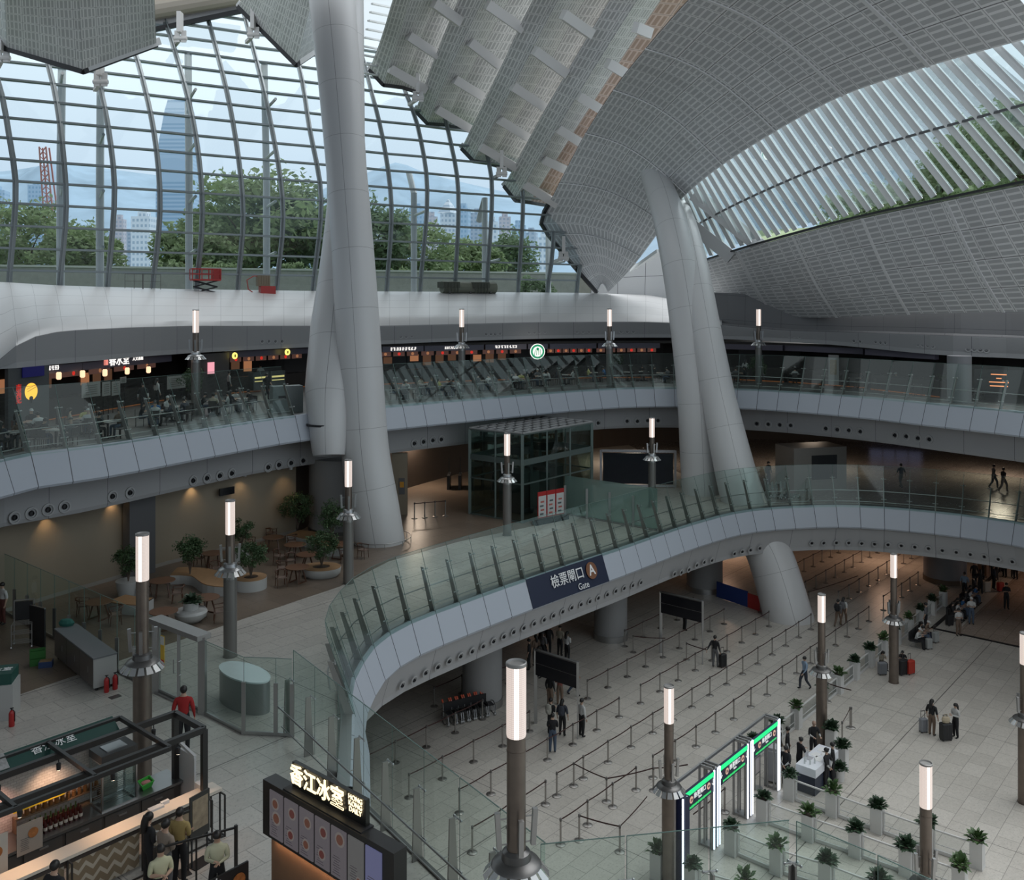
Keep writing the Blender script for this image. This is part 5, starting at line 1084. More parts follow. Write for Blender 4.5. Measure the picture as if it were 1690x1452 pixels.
def person(p, rz, pose, label, shirt=K, pants=K, hair='short', s=1.0, long_sleeve=None, group=None, shoes=K, skin=0, hc=None, vest=None, shorts=False):
    me, j = POSE[pose]; r = empty('person', p, rz); r.scale = (s, s, s); tag(r, label, 'person', group)
    o = bpy.data.objects.new('body', me); C.objects.link(o); o.parent = r; sk = skins[skin]
    mats_ = [sk, cloth(shirt), cloth(pants), cloth(shoes), cloth(long_sleeve) if long_sleeve else (cloth(shirt) if pc[0] % 3 == 0 else sk), sk]; pc[0] += 1
    for k in range(6): o.material_slots[k].link = 'OBJECT'; o.material_slots[k].material = mats_[k]
    h = bpy.data.objects.new('hair' if hair != 'cap' else 'cap', HM[hair]); C.objects.link(h); h.parent = r; x, y, z = j['hd1']; h.location = (x, y+.005, z+.012)
    lean_ = math.atan2(-(j['hd1'][1]-j['nek'][1]), j['hd1'][2]-j['nek'][2]); h.rotation_euler = (lean_*.9, 0, 0)
    if hc: h.material_slots[0].link = 'OBJECT'; h.material_slots[0].material = cloth(hc)
    return r
def backpack(p, rz, col_, label):
    m = MB(); m.lathe([(.08, 0), (.15, .04), (.165, .22), (.15, .4), (.08, .46)], n=14, sy_=.6); m.lathe([(.06, .06), (.10, .09), (.10, .2), (.06, .24)], (0, .075, 0), n=10, sy_=.6)
    for s_ in (-1, 1): m.tube([(s_*.09, -.06, .42), (s_*.13, -.16, .46), (s_*.14, -.27, .36), (s_*.13, -.2, .1), (s_*.1, -.08, .05)], .018, 6)
    d = Matrix.Rotation(rz, 3, 'Z') @ Vector((0, .17, 1.0)); tag(m.build('backpack', cloth(col_), loc=p+d, rz=rz, smooth=True), label, 'backpack')
def face(a, b): d = b-a; return math.atan2(d.y, d.x)+pi/2
AW = math.atan2(D1.y, D1.x)+pi/2      # walking / looking away along the hall
g_ = lambda u, v: at(u, v)
person(g_(1180, 1101), AW, 'pull', 'man in black walking away, pulling a black suitcase through the queue lanes', K, GY, s=1.03)
person(g_(1328, 1137), AW+2.6, 'walk', 'man in pale blue shirt walking beside the planter row', LB, DB, long_sleeve=LB)
p = g_(1392, 1030); person(p, AW, 'walk', 'woman with long hair and dark backpack walking away under the gallery', W_, BR, 'long'); backpack(p, AW, GY, 'dark backpack worn by the long haired woman under the gallery')
p = g_(1383, 1034); person(p, AW, 'walk', 'man with a black backpack walking away beside the long haired woman', GY, BR); backpack(p, AW, K, 'black backpack on the man beside the long haired woman')
person(g_(1130, 1040), AW-.6, 'stand', 'person in black partly hidden behind the farther black board', K, K)
person(g_(912, 1241), AW+.6, 'phone', 'young man in black top and blue jeans at the near end of the short queue', K, JN, s=1.02)
p = g_(909, 1212); person(p, AW, 'phone', 'person with a white backpack strap standing second in the short queue', K, K); backpack(p, AW, (.35, .34, .30), 'pale backpack worn by the second person in the short queue')
p = g_(928, 1214); person(p, AW+.3, 'stand', 'person in a dark hooded coat beside the short queue', DB, K, 'long'); backpack(p, AW+.3, DB, 'dark backpack on the person in the hooded coat')
person(g_(960, 1215), AW-.3, 'stand', 'man in white shirt and black trousers standing apart right of the queue', W_, K, long_sleeve=W_, s=1.03)
person(g_(908, 1168), AW, 'stand', 'person in black tee in front of the short queue below the board', K, BR); person(g_(924, 1163), AW+.5, 'phone', 'person in reddish skirt below the black board', (.2, .06, .05), BR, 'long')
person(g_(946, 1148), AW-1, 'walk', 'man in blue jeans passing right of the black board', BE, JN); person(g_(936, 1092), AW, 'phone', 'woman in white top standing behind the board', W_, K, 'long', long_sleeve=W_); person(g_(924, 1082), AW+.2, 'phone', 'man in cap and patterned shirt behind the black board', BE, K, 'cap', hc=K)
for k, (u, v, c1) in enumerate(((896, 1092, GY), (905, 1080, K), (884, 1098, BR), (873, 1105, K), (890, 1118, BE), (893, 1072, BL))):
    p = g_(u, v); person(p, AW+k*.7, 'stand', 'person in %s in the dim crowd left of the board, %s from left' % (('grey', 'black', 'brown', 'plain black', 'beige', 'blue')[k], nth((3, 5, 1, 0, 2, 4)[k])), c1, K, 'short' if k % 2 else 'long')
backpack(g_(905, 1080), AW+.7, K, 'black backpack in the dim crowd under the gallery')
person(g_(1538, 1213), 2.2, 'stand', 'woman in black top and dark trousers with a grey suitcase on the open floor', K, BR, 'long', s=.98); person(g_(1577, 1217), -1.2, 'phone', 'woman in cream top looking at her phone on the open floor', W_, K, 'long', s=.93, long_sleeve=W_)
person(g_(1582, 1049), .2, 'phone', 'man in white shirt and brown shorts standing before the benches', W_, BR, s=.98); person(g_(1661, 1005), -.1, 'phone', 'person all in black standing on the brown floor at right', K, K, s=1.02)
# seated travellers on the benches
bn = at(1517, 1062); BRZ = A1
for k, (c1, c2, h, pz, dx) in enumerate(((W_, K, 'cap', 'sitl', -.8), (BE, K, 'short', 'sitl', -.27), (W_, JN, 'long', 'sit', .27), (BR, NV, 'cap', 'sitl', .82))):
    q = bn+D1*dx+N1*.05; person(Vector((q.x, q.y, 0)), BRZ, pz, 'seated traveller in %s by the silver suitcases, %s from the left' % (('a white top and cap', 'a beige top', 'a white top and jeans', 'a brown top and cap')[k], nth(k)), c1, c2, h, hc=(W_ if h == 'cap' else None))
person(g_(1528, 1040), -2.2, 'stand', 'person standing behind the first bench by the planters', GY, K)
for bi, (u, v) in enumerate(((1577, 1020), (1598, 998))):
    bn = at(u, v)
    for k, dx in enumerate((-.8, -.27, .3, .85)): q = bn+D1*dx+N1*.05; person(q, BRZ, ('sit', 'sitl')[k % 2], 'seated traveller in %s on the %s bench, %s seat' % (('black', 'white', 'grey', 'blue')[k], ('second', 'third')[bi], nth(k)), (K, W_, GY, BL)[k], (K, GY, K, JN)[k], ('short', 'long')[k % 2])
person(g_(1603, 1030), -.3, 'phone', 'person in a white sun hat and blue jeans beside the second bench', W_, JN, 'cap', hc=W_); person(g_(1592, 985), AW, 'stand', 'person in a blue shirt standing behind the third bench', LB, K)
for k, (u, v) in enumerate(((1608, 966), (1622, 956), (1634, 950), (1645, 958), (1658, 952), (1672, 953), (1640, 972), (1618, 980), (1607, 992), (1676, 956), (1652, 944), (1628, 944))):
    person(g_(u, v), k*1.3, ('stand', 'phone', 'back')[k % 3], 'dark dressed person in the crowd under the right gallery, %s from left' % nth(sorted([1608, 1622, 1634, 1645, 1658, 1672, 1640, 1618, 1607, 1676, 1652, 1628]).index(u)), (K, GY, DB, K)[k % 4], K, ('short', 'long', 'bun')[k % 3])
person(g_(1454, 1103), .3, 'sitl', 'woman crouched behind the grey suitcase left of the lamp foot', BE, K, 'long', s=.85); person(g_(1489, 1102), -.3, 'sitl', 'person in black crouched behind the big black suitcase', K, K, s=.85)
# staff round the desk
staff = [((1297, 1296), 2.4, 'back', 'staff member with back turned nearest the air cooler'), ((1319, 1281), 1.9, 'desk', 'staff member leaning on the left side of the white desk'), ((1300, 1262), 1.2, 'stand', 'staff member in vest standing behind the farthest gate arch post'), ((1286, 1262), 1.0, 'stand', 'staff member half hidden by the lit strip of the farthest arch'),
         ((1342, 1250), .1, 'desk', 'bald staff member at the far side of the white desk'), ((1364, 1300), 3.9, 'back', 'staff member with hands behind the back at the near right of the desk'), ((1374, 1290), -1.9, 'fold', 'staff member with folded arms right of the desk')]
for (u, v), rz, ps, lb in staff:
    person(g_(u, v), rz, ps, lb, K, K, 'bun' if 'bald' not in lb and v != 1262 else 'short', s=.97, long_sleeve=W_, hc=((.38, .26, .2) if 'bald' in lb else None))
# middle gallery
g7 = lambda u, v: at(u, v, 7)
person(g7(303, 1238), pi+.15, 'stand', 'man in red polo shirt standing at the kiosk frame corner', RD, K, s=1.1)
person(g7(4, 1030), -.5, 'stand', 'person in white and dark apron at the far left edge', W_, (.10, .03, .025))
person(g7(1487, 805), AW+.9, 'walk', 'dark figure striding across the polished middle gallery floor at right', DB, GY, s=1.02); person(g7(1640, 806), 1.5, 'walk', 'person walking behind the right balustrade, left of the two', GY, K); person(g7(1656, 812), 1.8, 'walk', 'person walking behind the right balustrade, right of the two', K, BR)
person(g7(1062, 775), .4, 'stand', 'dim figure in red standing deep behind the black screen', (.12, .03, .03), K); person(g7(1268, 800), .5, 'stand', 'dark figure beside the luggage trolleys', K, K)
person(g7(1300, 800), -.5, 'stand', 'dark figure behind the luggage trolleys', DB, K)
# kiosk customers and staff
cust = [(ab(10.35, -19.55, 7), pi/2+A1, 'phone', 'dark haired woman in black pinafore over a white shirt at the kiosk bar', K, K, 'long', W_), (ab(10.45, -19.0, 7), A1+pi/2+.2, 'fold', 'man in brown tee waiting behind the woman at the kiosk bar', (.26, .21, .17), GY, 'short', None), (ab(10.9, -19.2, 7), A1+pi/2+.6, 'fold', 'customer in patterned ochre shirt beyond the man in brown', (.35, .26, .10), K, 'short', None),
        (ab(9.9, -18.2, 7), .6, 'phone', 'person in pale yellow polo with bowed head at the bottom left', (.50, .50, .34), K, 'short', None), (ab(10.95, -17.75, 7), .3, 'phone', 'person in pale yellow polo with dark collar facing the counter', (.50, .50, .36), K, 'short', None), (ab(8.2, -19.3, 7), A1+2, 'stand', 'dark figure at the near end of the chevron bar', K, K, 'short', None)]
for p, rz, ps, lb, c1, c2, h, ls in cust: person(p, rz, ps, lb, c1, c2, h, s=1.0, long_sleeve=ls)
# =============================================================== food kiosk on the middle gallery
def brickm(name, c1, c2, mo, sc_):
    m = bpy.data.materials.new(name); m.use_nodes = True; t = NT(m); n = m.node_tree; b = n.nodes['Principled BSDF']; g = t.nd('ShaderNodeTexCoord'); s = t.nd('ShaderNodeSeparateXYZ'); n.links.new(g.outputs['Object'], s.inputs[0]); cm = t.nd('ShaderNodeCombineXYZ')
    n.links.new(s.outputs[0], cm.inputs[0]); n.links.new(s.outputs[2], cm.inputs[1]); k = t.nd('ShaderNodeTexBrick'); n.links.new(cm.outputs[0], k.inputs['Vector']); k.inputs['Scale'].default_value = sc_; k.inputs['Color1'].default_value = (*c1, 1); k.inputs['Color2'].default_value = (*c2, 1); k.inputs['Mortar'].default_value = (*mo, 1)
    n.links.new(k.outputs[0], b.inputs['Base Color']); b.inputs['Roughness'].default_value = .8; return m
def chevm():
    m = bpy.data.materials.new('chevron_wood'); m.use_nodes = True; t = NT(m); n = m.node_tree; b = n.nodes['Principled BSDF']; g = t.nd('ShaderNodeTexCoord'); s = t.nd('ShaderNodeSeparateXYZ'); n.links.new(g.outputs['Object'], s.inputs[0])
    x = t.m('PINGPONG', s.outputs[0], .16); f = t.m('FRACT', t.m('DIVIDE', t.m('ADD', s.outputs[2], x), .27)); n.links.new(t.mix(t.m('GREATER_THAN', f, .62), (.20, .155, .10), (.42, .38, .31)), b.inputs['Base Color']); b.inputs['Roughness'].default_value = .6; return m
def kthing(name, a, b_, z, label, cat='', group=None): r = empty(name, ab(a, b_, z), A1); tag(r, label, cat, group); return r
inox = mat('inox', (.34, .34, .34), .28, .9); dframe = mat('kiosk_black_steel', (.035, .033, .032), .4, .3); ctop = mat('bar_top_pale', (.62, .56, .48), .35)
# local kiosk axes: x along D1, y towards -N1 (up-left in the picture)
r = kthing('bar_counter', 9, -20.5, 7, 'long pale topped bar with chevron wood front and black steel frame', 'bar counter')
m = MB(); m.box((-.35, 0, 1.07), (8.0, .46, .07)); m.build('counter_top', ctop, r); ch = chevm()
for x0, x1 in ((-4.2, -1.95), (-1.85, -.15), (-.05, 1.55), (1.65, 3.2)): m = MB(); m.box(((x0+x1)/2, -.12, .50), (x1-x0, .06, .78)); m.box(((x0+x1)/2, -.12, .96), (x1-x0, .05, .14), mi=1); m.build('chevron_panel', [ch, mat('dark_rail', (.06, .05, .045), .5)], r)
m = MB()
for x in (-4.3, -1.9, -.1, 1.6, 3.25, 3.6):
    for y in (-.2, -.42): m.bar((x, y, 0), (x, y, 1.02), .035)
    m.bar((x, -.2, .03), (x, -.42, .03), .03); m.bar((x, -.2, 1.02), (x, -.42, 1.02), .03)
m.bar((-4.3, -.42, .03), (3.6, -.42, .03), .03); m.bar((-4.3, -.2, 1.02), (3.6, -.2, 1.02), .03); m.bar((3.6, .2, 0), (3.6, .2, 1.02), .035); m.build('steel_frame', dframe, r)
r = kthing('service_counter', 8.7, -22.05, 7, 'stainless steel back counter with drawers in the food kiosk', 'counter')
m = MB(); m.box((-.1, 0, .92), (7.6, .85, .06)); m.build('worktop', inox, r); m = MB(); m.box((-.1, .04, .45), (7.5, .72, .88)); m.build('cabinet_body', mat('inox_dark', (.13, .125, .12), .35, .7), r)
for k in range(8):
    x = -3.4+k*.92; m = MB(); m.box((x, -.335, .45), (.84, .03, .74)); d_ = m.build('cabinet_door', mat('inox_door', (.17, .165, .16), .3, .7), r); m = MB(); m.bar((x-.1, -.375, .72), (x+.1, -.375, .72), .02, .035); m.build('door_handle', steel, d_)
r = kthing('kiosk_canopy_frame', 9.5, -21.2, 7, 'open black steel canopy frame over the food kiosk', 'canopy frame')
m = MB(); ZF = 2.6
for x in (-4.5, 2.8):
    for y in (-.68, .68): m.bar((x, y, 0), (x, y, ZF), .13, .13)
for y in (-.68, .68): m.bar((-4.5, y, ZF), (2.8, y, ZF), .12, .14)
for x in (-4.5, 2.8): m.bar((x, -.68, ZF), (x, .68, ZF), .12, .14)
m.build('main_frame', dframe, r); m = MB()
for y in (-1.15, 1.28): m.bar((-4.5, y, ZF+.1), (1.65, y, ZF+.1), .08, .1)
for x in (-1.75, -.1, 1.65): m.bar((x, -1.15, ZF+.1), (x, 1.28, ZF+.1), .08, .1)
m.build('cross_frame', dframe, r)
def spotl(x, y, a, lbl, e=0, col_=(1, .6, .36)):
    o = kthing('track_spotlight', a, y, 9.42, lbl, 'spotlight', 'black kiosk spotlights'); m = MB(); m.bar((0, 0, .18), (0, 0, .02), .02); m.lathe([(.045, -.16), (.055, -.02), (.03, 0)], n=12); m.build('lamp_head', black, o); m = MB(); m.lathe([(.04, -.165), (.04, -.16)], n=12); m.build('lens', mat('spot_lens', (1, .8, .6), emit=6), o)
    if e:
        l = bpy.data.lights.new('spot_beam', 'SPOT'); l.energy = e; l.color = col_; l.spot_size = R(100); l.spot_blend = 1; l.shadow_soft_size = .03; q = bpy.data.objects.new('spot_beam', l); C.objects.link(q); q.parent = o; q.location = (0, 0, -.2)
        q.rotation_euler = (R(x), 0, 0)
spotl(0, -20.5, 8.0, 'kiosk spotlight over the left part of the bar', 42); spotl(0, -20.5, 10.0, 'kiosk spotlight over the middle of the bar', 42); spotl(0, -20.5, 11.6, 'kiosk spotlight over the right part of the bar', 30)
spotl(35, -21.9, 8.1, 'kiosk spotlight lighting the left of the brick wall', 45, (1, .5, .35)); spotl(35, -21.9, 9.4, 'kiosk spotlight lighting the middle of the brick wall', 38, (1, .62, .4)); spotl(0, -21.85, 11.7, 'kiosk spotlight hanging near the back right post')
o = kthing('brick_partition', 8.4, -22.55, 7, 'white brick partition behind the bottles of the food kiosk', 'partition'); m = MB(); m.box((0, 0, 1.12), (5.4, .08, 2.24)); m.build('brick_face', brickm('white_brick', (.5, .47, .44), (.42, .39, .36), (.3, .28, .26), 4), o)
o = kthing('kiosk_sign', 8.9, -22.3, 9.35, 'dark green kiosk sign board seen from above with white brush lettering', 'sign'); m = MB(); m.bar((-3.6, .1, .28), (2.1, .1, .28), .45, .06, up=(0, -.6, 1)); m.build('sign_board', mat('sign_dark_green', (.012, .055, .045), .5), o)
Ms = frame((.6, .08, .325), (1, 0, 0), (0, -.6, 1)); text('香江冰室', .26, twh, Ms, o); text('香江冰室', .26, twh, frame((-2.6, .08, .325), (1, 0, 0), (0, -.6, 1)), o)
m = MB(); m.bar((-1.55, .08, .33), (-.45, .08, .33), .42, .02, up=(0, -.6, 1)); m.build('foil_patch', mat('crumpled_foil', (.5, .5, .5), .3, .6, noise_=.6, nscale=14), o)
bt = mat('sauce_dark', (.05, .012, .01), .2); lab_ = mat('bottle_label', (.5, .45, .38), .6); btm = MB(); btm.lathe([(.034, 0), (.036, .02), (.036, .15), (.014, .20), (.014, .25)], n=10); btm.lathe([(.0365, .05), (.0365, .11)], n=10, cap=False, mi=1); BT = btm.mesh('bottle', [bt, lab_], True)
btm2 = MB(); btm2.lathe([(.034, 0), (.036, .02), (.036, .15), (.014, .20), (.014, .25)], n=10); btm2.lathe([(.0365, .05), (.0365, .11)], n=10, cap=False, mi=1); BT2 = btm2.mesh('bottle', [mat('sauce_green', (.03, .05, .02), .2), lab_], True)
for rw in range(3):
    for k in range(10):
        o = bpy.data.objects.new('sauce_bottle', BT if rw < 2 else BT2); C.objects.link(o); o.location = ab(8.85+k*.115, -21.85-rw*.13, 7.95+.0); o.scale = (1.25, 1.25, 1.25); tag(o, 'sauce bottle on the kiosk counter, %s from the left in the %s row' % (nth(k), ('front', 'middle', 'back')[rw]), 'bottle', 'sauce bottles on the kiosk counter')
o = kthing('bottle_shelf', 9.9, -22.38, 7.95, 'stepped wooden shelf of jars at the right of the brick partition', 'shelf'); m = MB(); m.box((-.3, 0, .3), (2.0, .16, .03)); m.box((-.3, 0, .02), (2.0, .2, .03)); m.box((.68, 0, .17), (.03, .18, .34)); m.box((-1.28, 0, .17), (.03, .18, .34)); m.build('shelf_boards', mat('shelf_wood', (.16, .10, .06), .6), o)
for k in range(14):
    m = MB() if k == 0 else m
    if k == 0: m.lathe([(.05, 0), (.05, .12), (.04, .13), (.04, .16)], n=10); JR = m.mesh('jar', mat('jar_brown', (.20, .09, .03), .35), True)
    o = bpy.data.objects.new('jar', JR); C.objects.link(o); o.location = ab(8.75+k*.135, -22.38, 8.27); tag(o, 'brown jar on the stepped shelf, %s from the left' % nth(k), 'jar', 'jars on the stepped shelf')
o = kthing('glass_display_case', 10.75, -22.0, 7.95, 'tall glass display case with dark top on the kiosk counter', 'display case'); m = MB()
for x in (-.42, .42):
    for y in (-.3, .3): m.bar((x, y, 0), (x, y, 1.15), .04)
for z in (.02, 1.13):
    for y in (-.3, .3): m.bar((-.42, y, z), (.42, y, z), .04)
    for x in (-.42, .42): m.bar((x, -.3, z), (x, .3, z), .04)
m.build('case_frame', steel, o); m = MB(); m.box((0, 0, 1.24), (.9, .66, .18)); m.box((0, 0, 1.34), (.5, .4, .02), mi=1); m.build('case_top', [mat('case_dark', (.04, .04, .04), .4), steel], o); m = MB()
for z in (.15, .4, .65, .9):
    for k in range(7): m.bar((-.4, -.26+k*.085, z), (.4, -.26+k*.085, z), .012)
m.build('wire_shelf', steel, o); m = MB(); m.add([(-.42, -.3, 0), (.42, -.3, 0), (.42, -.3, 1.15), (-.42, -.3, 1.15)], [(0, 1, 2, 3)]); m.add([(.42, -.3, 0), (.42, .3, 0), (.42, .3, 1.15), (.42, -.3, 1.15)], [(0, 1, 2, 3)]); m.build('glass_pane', gl_rail, o)
o = kthing('food_basket', 11.6, -22.05, 7.95, 'bright green basket on the right end of the kiosk counter', 'basket'); m = MB(); m.lathe([(.16, 0), (.22, .13), (.235, .13), (.235, .15), (.2, .15), (.15, .02), (.01, .02)], n=4, cap=False); m.build('basket_body', mat('basket_green', (.05, .42, .05), .5), o, rz=pi/4).scale = (1.25, .9, 1); m = MB(); m.ball((0, 0, .1), (.13, .1, .05), 10, 6); m.build('contents', mat('meat_pink', (.5, .2, .18), .5), o)
o = kthing('yellow_banner', 9.1, -22.2, 8.6, 'yellow banner strip in front of the brick partition', 'banner'); m = MB(); m.box((0, 0, 0), (1.15, .02, .22)); m.build('banner_cloth', mat('banner_yellow', (.65, .48, .02), .6), o)
def card(a, b_, z, w_, h, label, c=(.55, .5, .44), blobs=1):
    o = kthing('menu_card', a, b_, z, label, 'menu card'); m = MB(); m.box((0, 0, h/2), (w_, .02, h)); m.build('card', mat('card_%d' % int(c[0]*100), c, .6), o); m = MB()
    for k in range(7): m.box((-w_*.2, -.014, h*(.15+.06*k)), (w_*.32*(1-.1*(k % 3)), .006, .012))
    m.build('print_lines', mat('print_grey', (.15, .13, .12), .7), o)
    m = MB(); m.lathe([(w_*.2, 0), (w_*.2, .006)], n=18); me = m.mesh('food_picture', mat('food_orange', (.38, .14, .04), .6, noise_=.6, nscale=14)); me.transform(Matrix.Translation((w_*.12, -.02, h*.62)) @ Matrix.Rotation(pi/2, 4, 'X')); q = bpy.data.objects.new('food_picture', me); C.objects.link(q); q.parent = o
card(7.85, -21.55, 7.55, .62, .95, 'white menu sheet hanging at the left of the stainless counter'); card(8.65, -21.62, 7.8, .55, .68, 'food picture board left of the sauce bottles', (.36, .30, .25))
o = kthing('glass_screen_panel', 12.4, -21.5, 7, 'pale angled end panel at the right end of the service counter', 'screen panel'); m = MB(); m.box((0, 0, .85), (.05, .8, 1.7)); m.bar((0, -.4, 1.7), (0, .4, 1.85), .07); m.build('panel', mat('panel_grey_white', (.5, .5, .5), .4), o)
o = kthing('white_bin', 12.35, -20.75, 7, 'slim white cabinet against the front right frame post', 'cabinet'); m = MB(); m.box((0, 0, .6), (.2, .25, 1.2)); m.build('body', mat('bin_white', (.55, .55, .55), .5), o)
o = kthing('service_bell', 11.1, -20.62, 8.1, 'small white tray on the bar top', 'tray'); m = MB(); m.box((0, 0, .03), (.34, .16, .05)); m.box((.25, .05, .04), (.2, .08, .08)); m.build('tray_body', mat('tray_white', (.6, .6, .6), .4), o)
def poster_stand(a, b_, rz, w_, h, z0, label):
    o = kthing('poster_stand', a, b_, 7, label, 'poster stand'); o.rotation_euler.z = A1+rz; m = MB(); m.box((0, 0, z0+h/2), (w_, .04, h)); m.build('board', mat('poster_dark', (.035, .033, .03), .4), o); m = MB(); m.box((0, -.025, z0+h*.55), (w_*.8, .01, h*.7)); m.build('poster', mat('poster_print', (.28, .22, .15), .6, noise_=.6, nscale=7), o)
    m = MB(); m.bar((-w_*.4, 0, 0), (-w_*.4, 0, z0), .03); m.bar((w_*.4, 0, 0), (w_*.4, 0, z0), .03); m.box((0, 0, .01), (w_*.9, .35, .02)); m.build('stand', black, o)
poster_stand(11.6, -19.55, .15, .55, 1.0, .65, 'larger black framed food poster stand at the end of the bar'); poster_stand(11.15, -19.5, -.1, .32, .5, .9, 'smaller framed menu stand left of the food poster')
o = kthing('queue_barrier', 11.1, -18.7, 7, 'black steel queue frame at the bottom left before the menu kiosk', 'barrier'); m = MB(); m.bar((-1.0, .1, 0), (-1.0, .1, 1.35), .06); m.bar((.6, -.5, 0), (.6, -.5, 1.35), .06); m.bar((-1.0, .1, 1.3), (.6, -.5, 1.3), .04); m.bar((-.2, -.2, 0), (-.2, -.2, 1.3), .03); m.build('steel_frame', dframe, o)
o = kthing('floor_sign', 10.9, -17.35, 7, 'black floor sign with white characters at the bottom edge', 'sign'); m = MB(); m.box((0, 0, .6), (1.1, .05, .8)); m.build('board', black, o); text('地', .4, twh, frame((-.3, -.035, .78), (1, 0, 0), (0, -1, 0)), o); m = MB(); m.lathe([(.16, 0), (.16, .01)], n=16); me = m.mesh('food_picture', mat('food_orange')); me.transform(Matrix.Translation((.3, -.035, .7)) @ Matrix.Rotation(pi/2, 4, 'X')); q = bpy.data.objects.new('food_picture', me); C.objects.link(q); q.parent = o
# ---- menu kiosk with lit sign
P0 = Vector((-5.53, 20.5, 7)); mk = empty('menu_kiosk', P0, math.atan2(N1.y, N1.x)); tag(mk, 'black menu kiosk with a row of lit menu screens on a wooden base', 'menu kiosk')
# local x along N1, local y = +D1 (away)
m = MB(); m.box((2.15, .17, 1.9), (4.3, .34, 1.2)); m.build('housing', mat('kiosk_black', (.018, .017, .017), .35), mk); m = MB(); m.box((2.2, .25, .64), (3.9, .4, 1.28)); m.build('wood_base', mat('kiosk_wood', (.20, .115, .065), .5, noise_=.15, nscale=4), mk)
scm = [mat('screen_menu', (.02, .02, .02), .3, emit=.14, ecol=(.40, .36, .40)), mat('screen_pale', (.02, .02, .02), .3, emit=.13, ecol=(.42, .42, .42)), mat('screen_blue', (.02, .02, .02), .3, emit=.2, ecol=(.30, .32, .60))]
fd = [mat('screen_food', (.02, .02, .02), .3, emit=.18, ecol=(.30, .12, .08)), mat('screen_red', (.02, .02, .02), .3, emit=.15, ecol=(.30, .08, .07))]; ln_ = mat('screen_lines', (.02, .02, .02), .3, emit=.2, ecol=(.12, .1, .12)); pl_ = mat('screen_plate', (.02, .02, .02), .3, emit=.18, ecol=(.45, .40, .38))
for k in range(7):
    x = .52+k*.535; s = MB(); s.box((x, -.01, 1.88), (.47, .03, 1.0)); sc__ = s.build('menu_screen', scm[0 if k < 5 else k-4], mk)
    s = MB(); mm_ = MB()
    for (dx, dz, rr_) in (((.02, -.05, .15), (-.02, .25, .13)) if k == 0 else ((.05, .25, .13), (0, -.22, .12)) if k < 4 else ((.05, .3, .15),) if k == 4 else ((.1, -.3, .08),)):
        me_ = MB(); me_.lathe([(rr_, 0), (rr_, .004)], n=18); me_.lathe([(rr_*.7, .004), (rr_*.7, .008)], n=14, mi=1); q = me_.mesh('dish_picture', [pl_, fd[k % 2 if k < 4 else 0]]); q.transform(Matrix.Translation((x+dx, -.027, 1.88+dz)) @ Matrix.Rotation(pi/2, 4, 'X')); o = bpy.data.objects.new('dish_picture', q); C.objects.link(o); o.parent = sc__
    for q_ in range(8): s.box((x-.06, -.027, 1.45+q_*.05), (.24-.05*(q_ % 3), .004, .012))
    s.build('menu_lines', ln_, sc__)
sgb = MB(); sgb.box((2.0, .27, 2.78), (2.45, .1, .56)); bo = sgb.build('sign_board', mat('sign_black', (.012, .012, .01), .3), mk); sgb = MB(); sgb.box((2.0, .2, 2.51), (2.6, .34, .03)); sgb.build('sign_ledge', black, mk)
gold = mat('lit_gold', (.9, .7, .4), emit=1.25, ecol=(1, .82, .50)); text('香江冰室', .46, gold, frame((1.66, .19, 2.80), (1, 0, 0), (0, -1, 0)), bo, ext=.012, bold=.004); text('HONG\nKONG\nDAILY', .145, gold, frame((2.92, .20, 2.86), (1, 0, 0), (0, -1, 0)), bo, ext=.008)
l = bpy.data.lights.new('sign_glow', 'AREA'); l.energy = 3; l.color = (1, .75, .4); l.size = 1.6; l.size_y = .2; l.shape = 'RECTANGLE'; q = bpy.data.objects.new('sign_glow', l); C.objects.link(q); q.parent = mk; q.location = (1.8, -.1, 2.75); q.rotation_euler = (R(-60), 0, 0)
l = bpy.data.lights.new('base_strip_light', 'AREA'); l.energy = 4; l.color = (1, .62, .38); l.size = 3.6; l.size_y = .06; l.shape = 'RECTANGLE'; q = bpy.data.objects.new('base_strip_light', l); C.objects.link(q); q.parent = mk; q.location = (2.2, -.05, 1.27); q.rotation_euler = (R(15), 0, 0)
# ---- cabinets, trolleys and crates at the left
c0, c1 = at(156, 1142, 7), at(92, 1088, 7); d = (c0-c1).normalized(); cb = empty('steel_cabinet', (c0+c1)/2+Vector((-d.y, d.x, 0))*.3*0, math.atan2(d.y, d.x)); tag(cb, 'long wheeled steel cabinet with grey top beside two fire extinguishers', 'cabinet'); L = (c0-c1).length
m = MB(); m.box((0, .35, .62), (L, .75, .95)); m.build('body', mat('cabinet_brown_steel', (.14, .125, .115), .4, .5), cb); m = MB(); m.box((0, .35, 1.12), (L+.05, .8, .05)); m.box((L/2-.01, .35, .62), (.03, .77, 1.0), mi=1); m.build('worktop', [mat('cab_top', (.15, .155, .165), .4), mat('cab_end', (.36, .36, .35), .5)], cb)
for k in range(3):
    x = -L/2+L*(k+.5)/3; m = MB(); m.box((x, -.035, .62), (L/3-.04, .02, .9)); dq = m.build('cabinet_door', mat('cab_door', (.17, .15, .14), .4, .5), cb); m = MB(); m.bar((x+.2, -.06, .55), (x+.2, -.06, .75), .02); m.build('door_handle', steel, dq)
m = MB(); [m.ball((x, y, .07), .07, 8, 5) for x in (-L/2+.1, 0, L/2-.1) for y in (.1, .6)]; m.build('castors', black, cb)
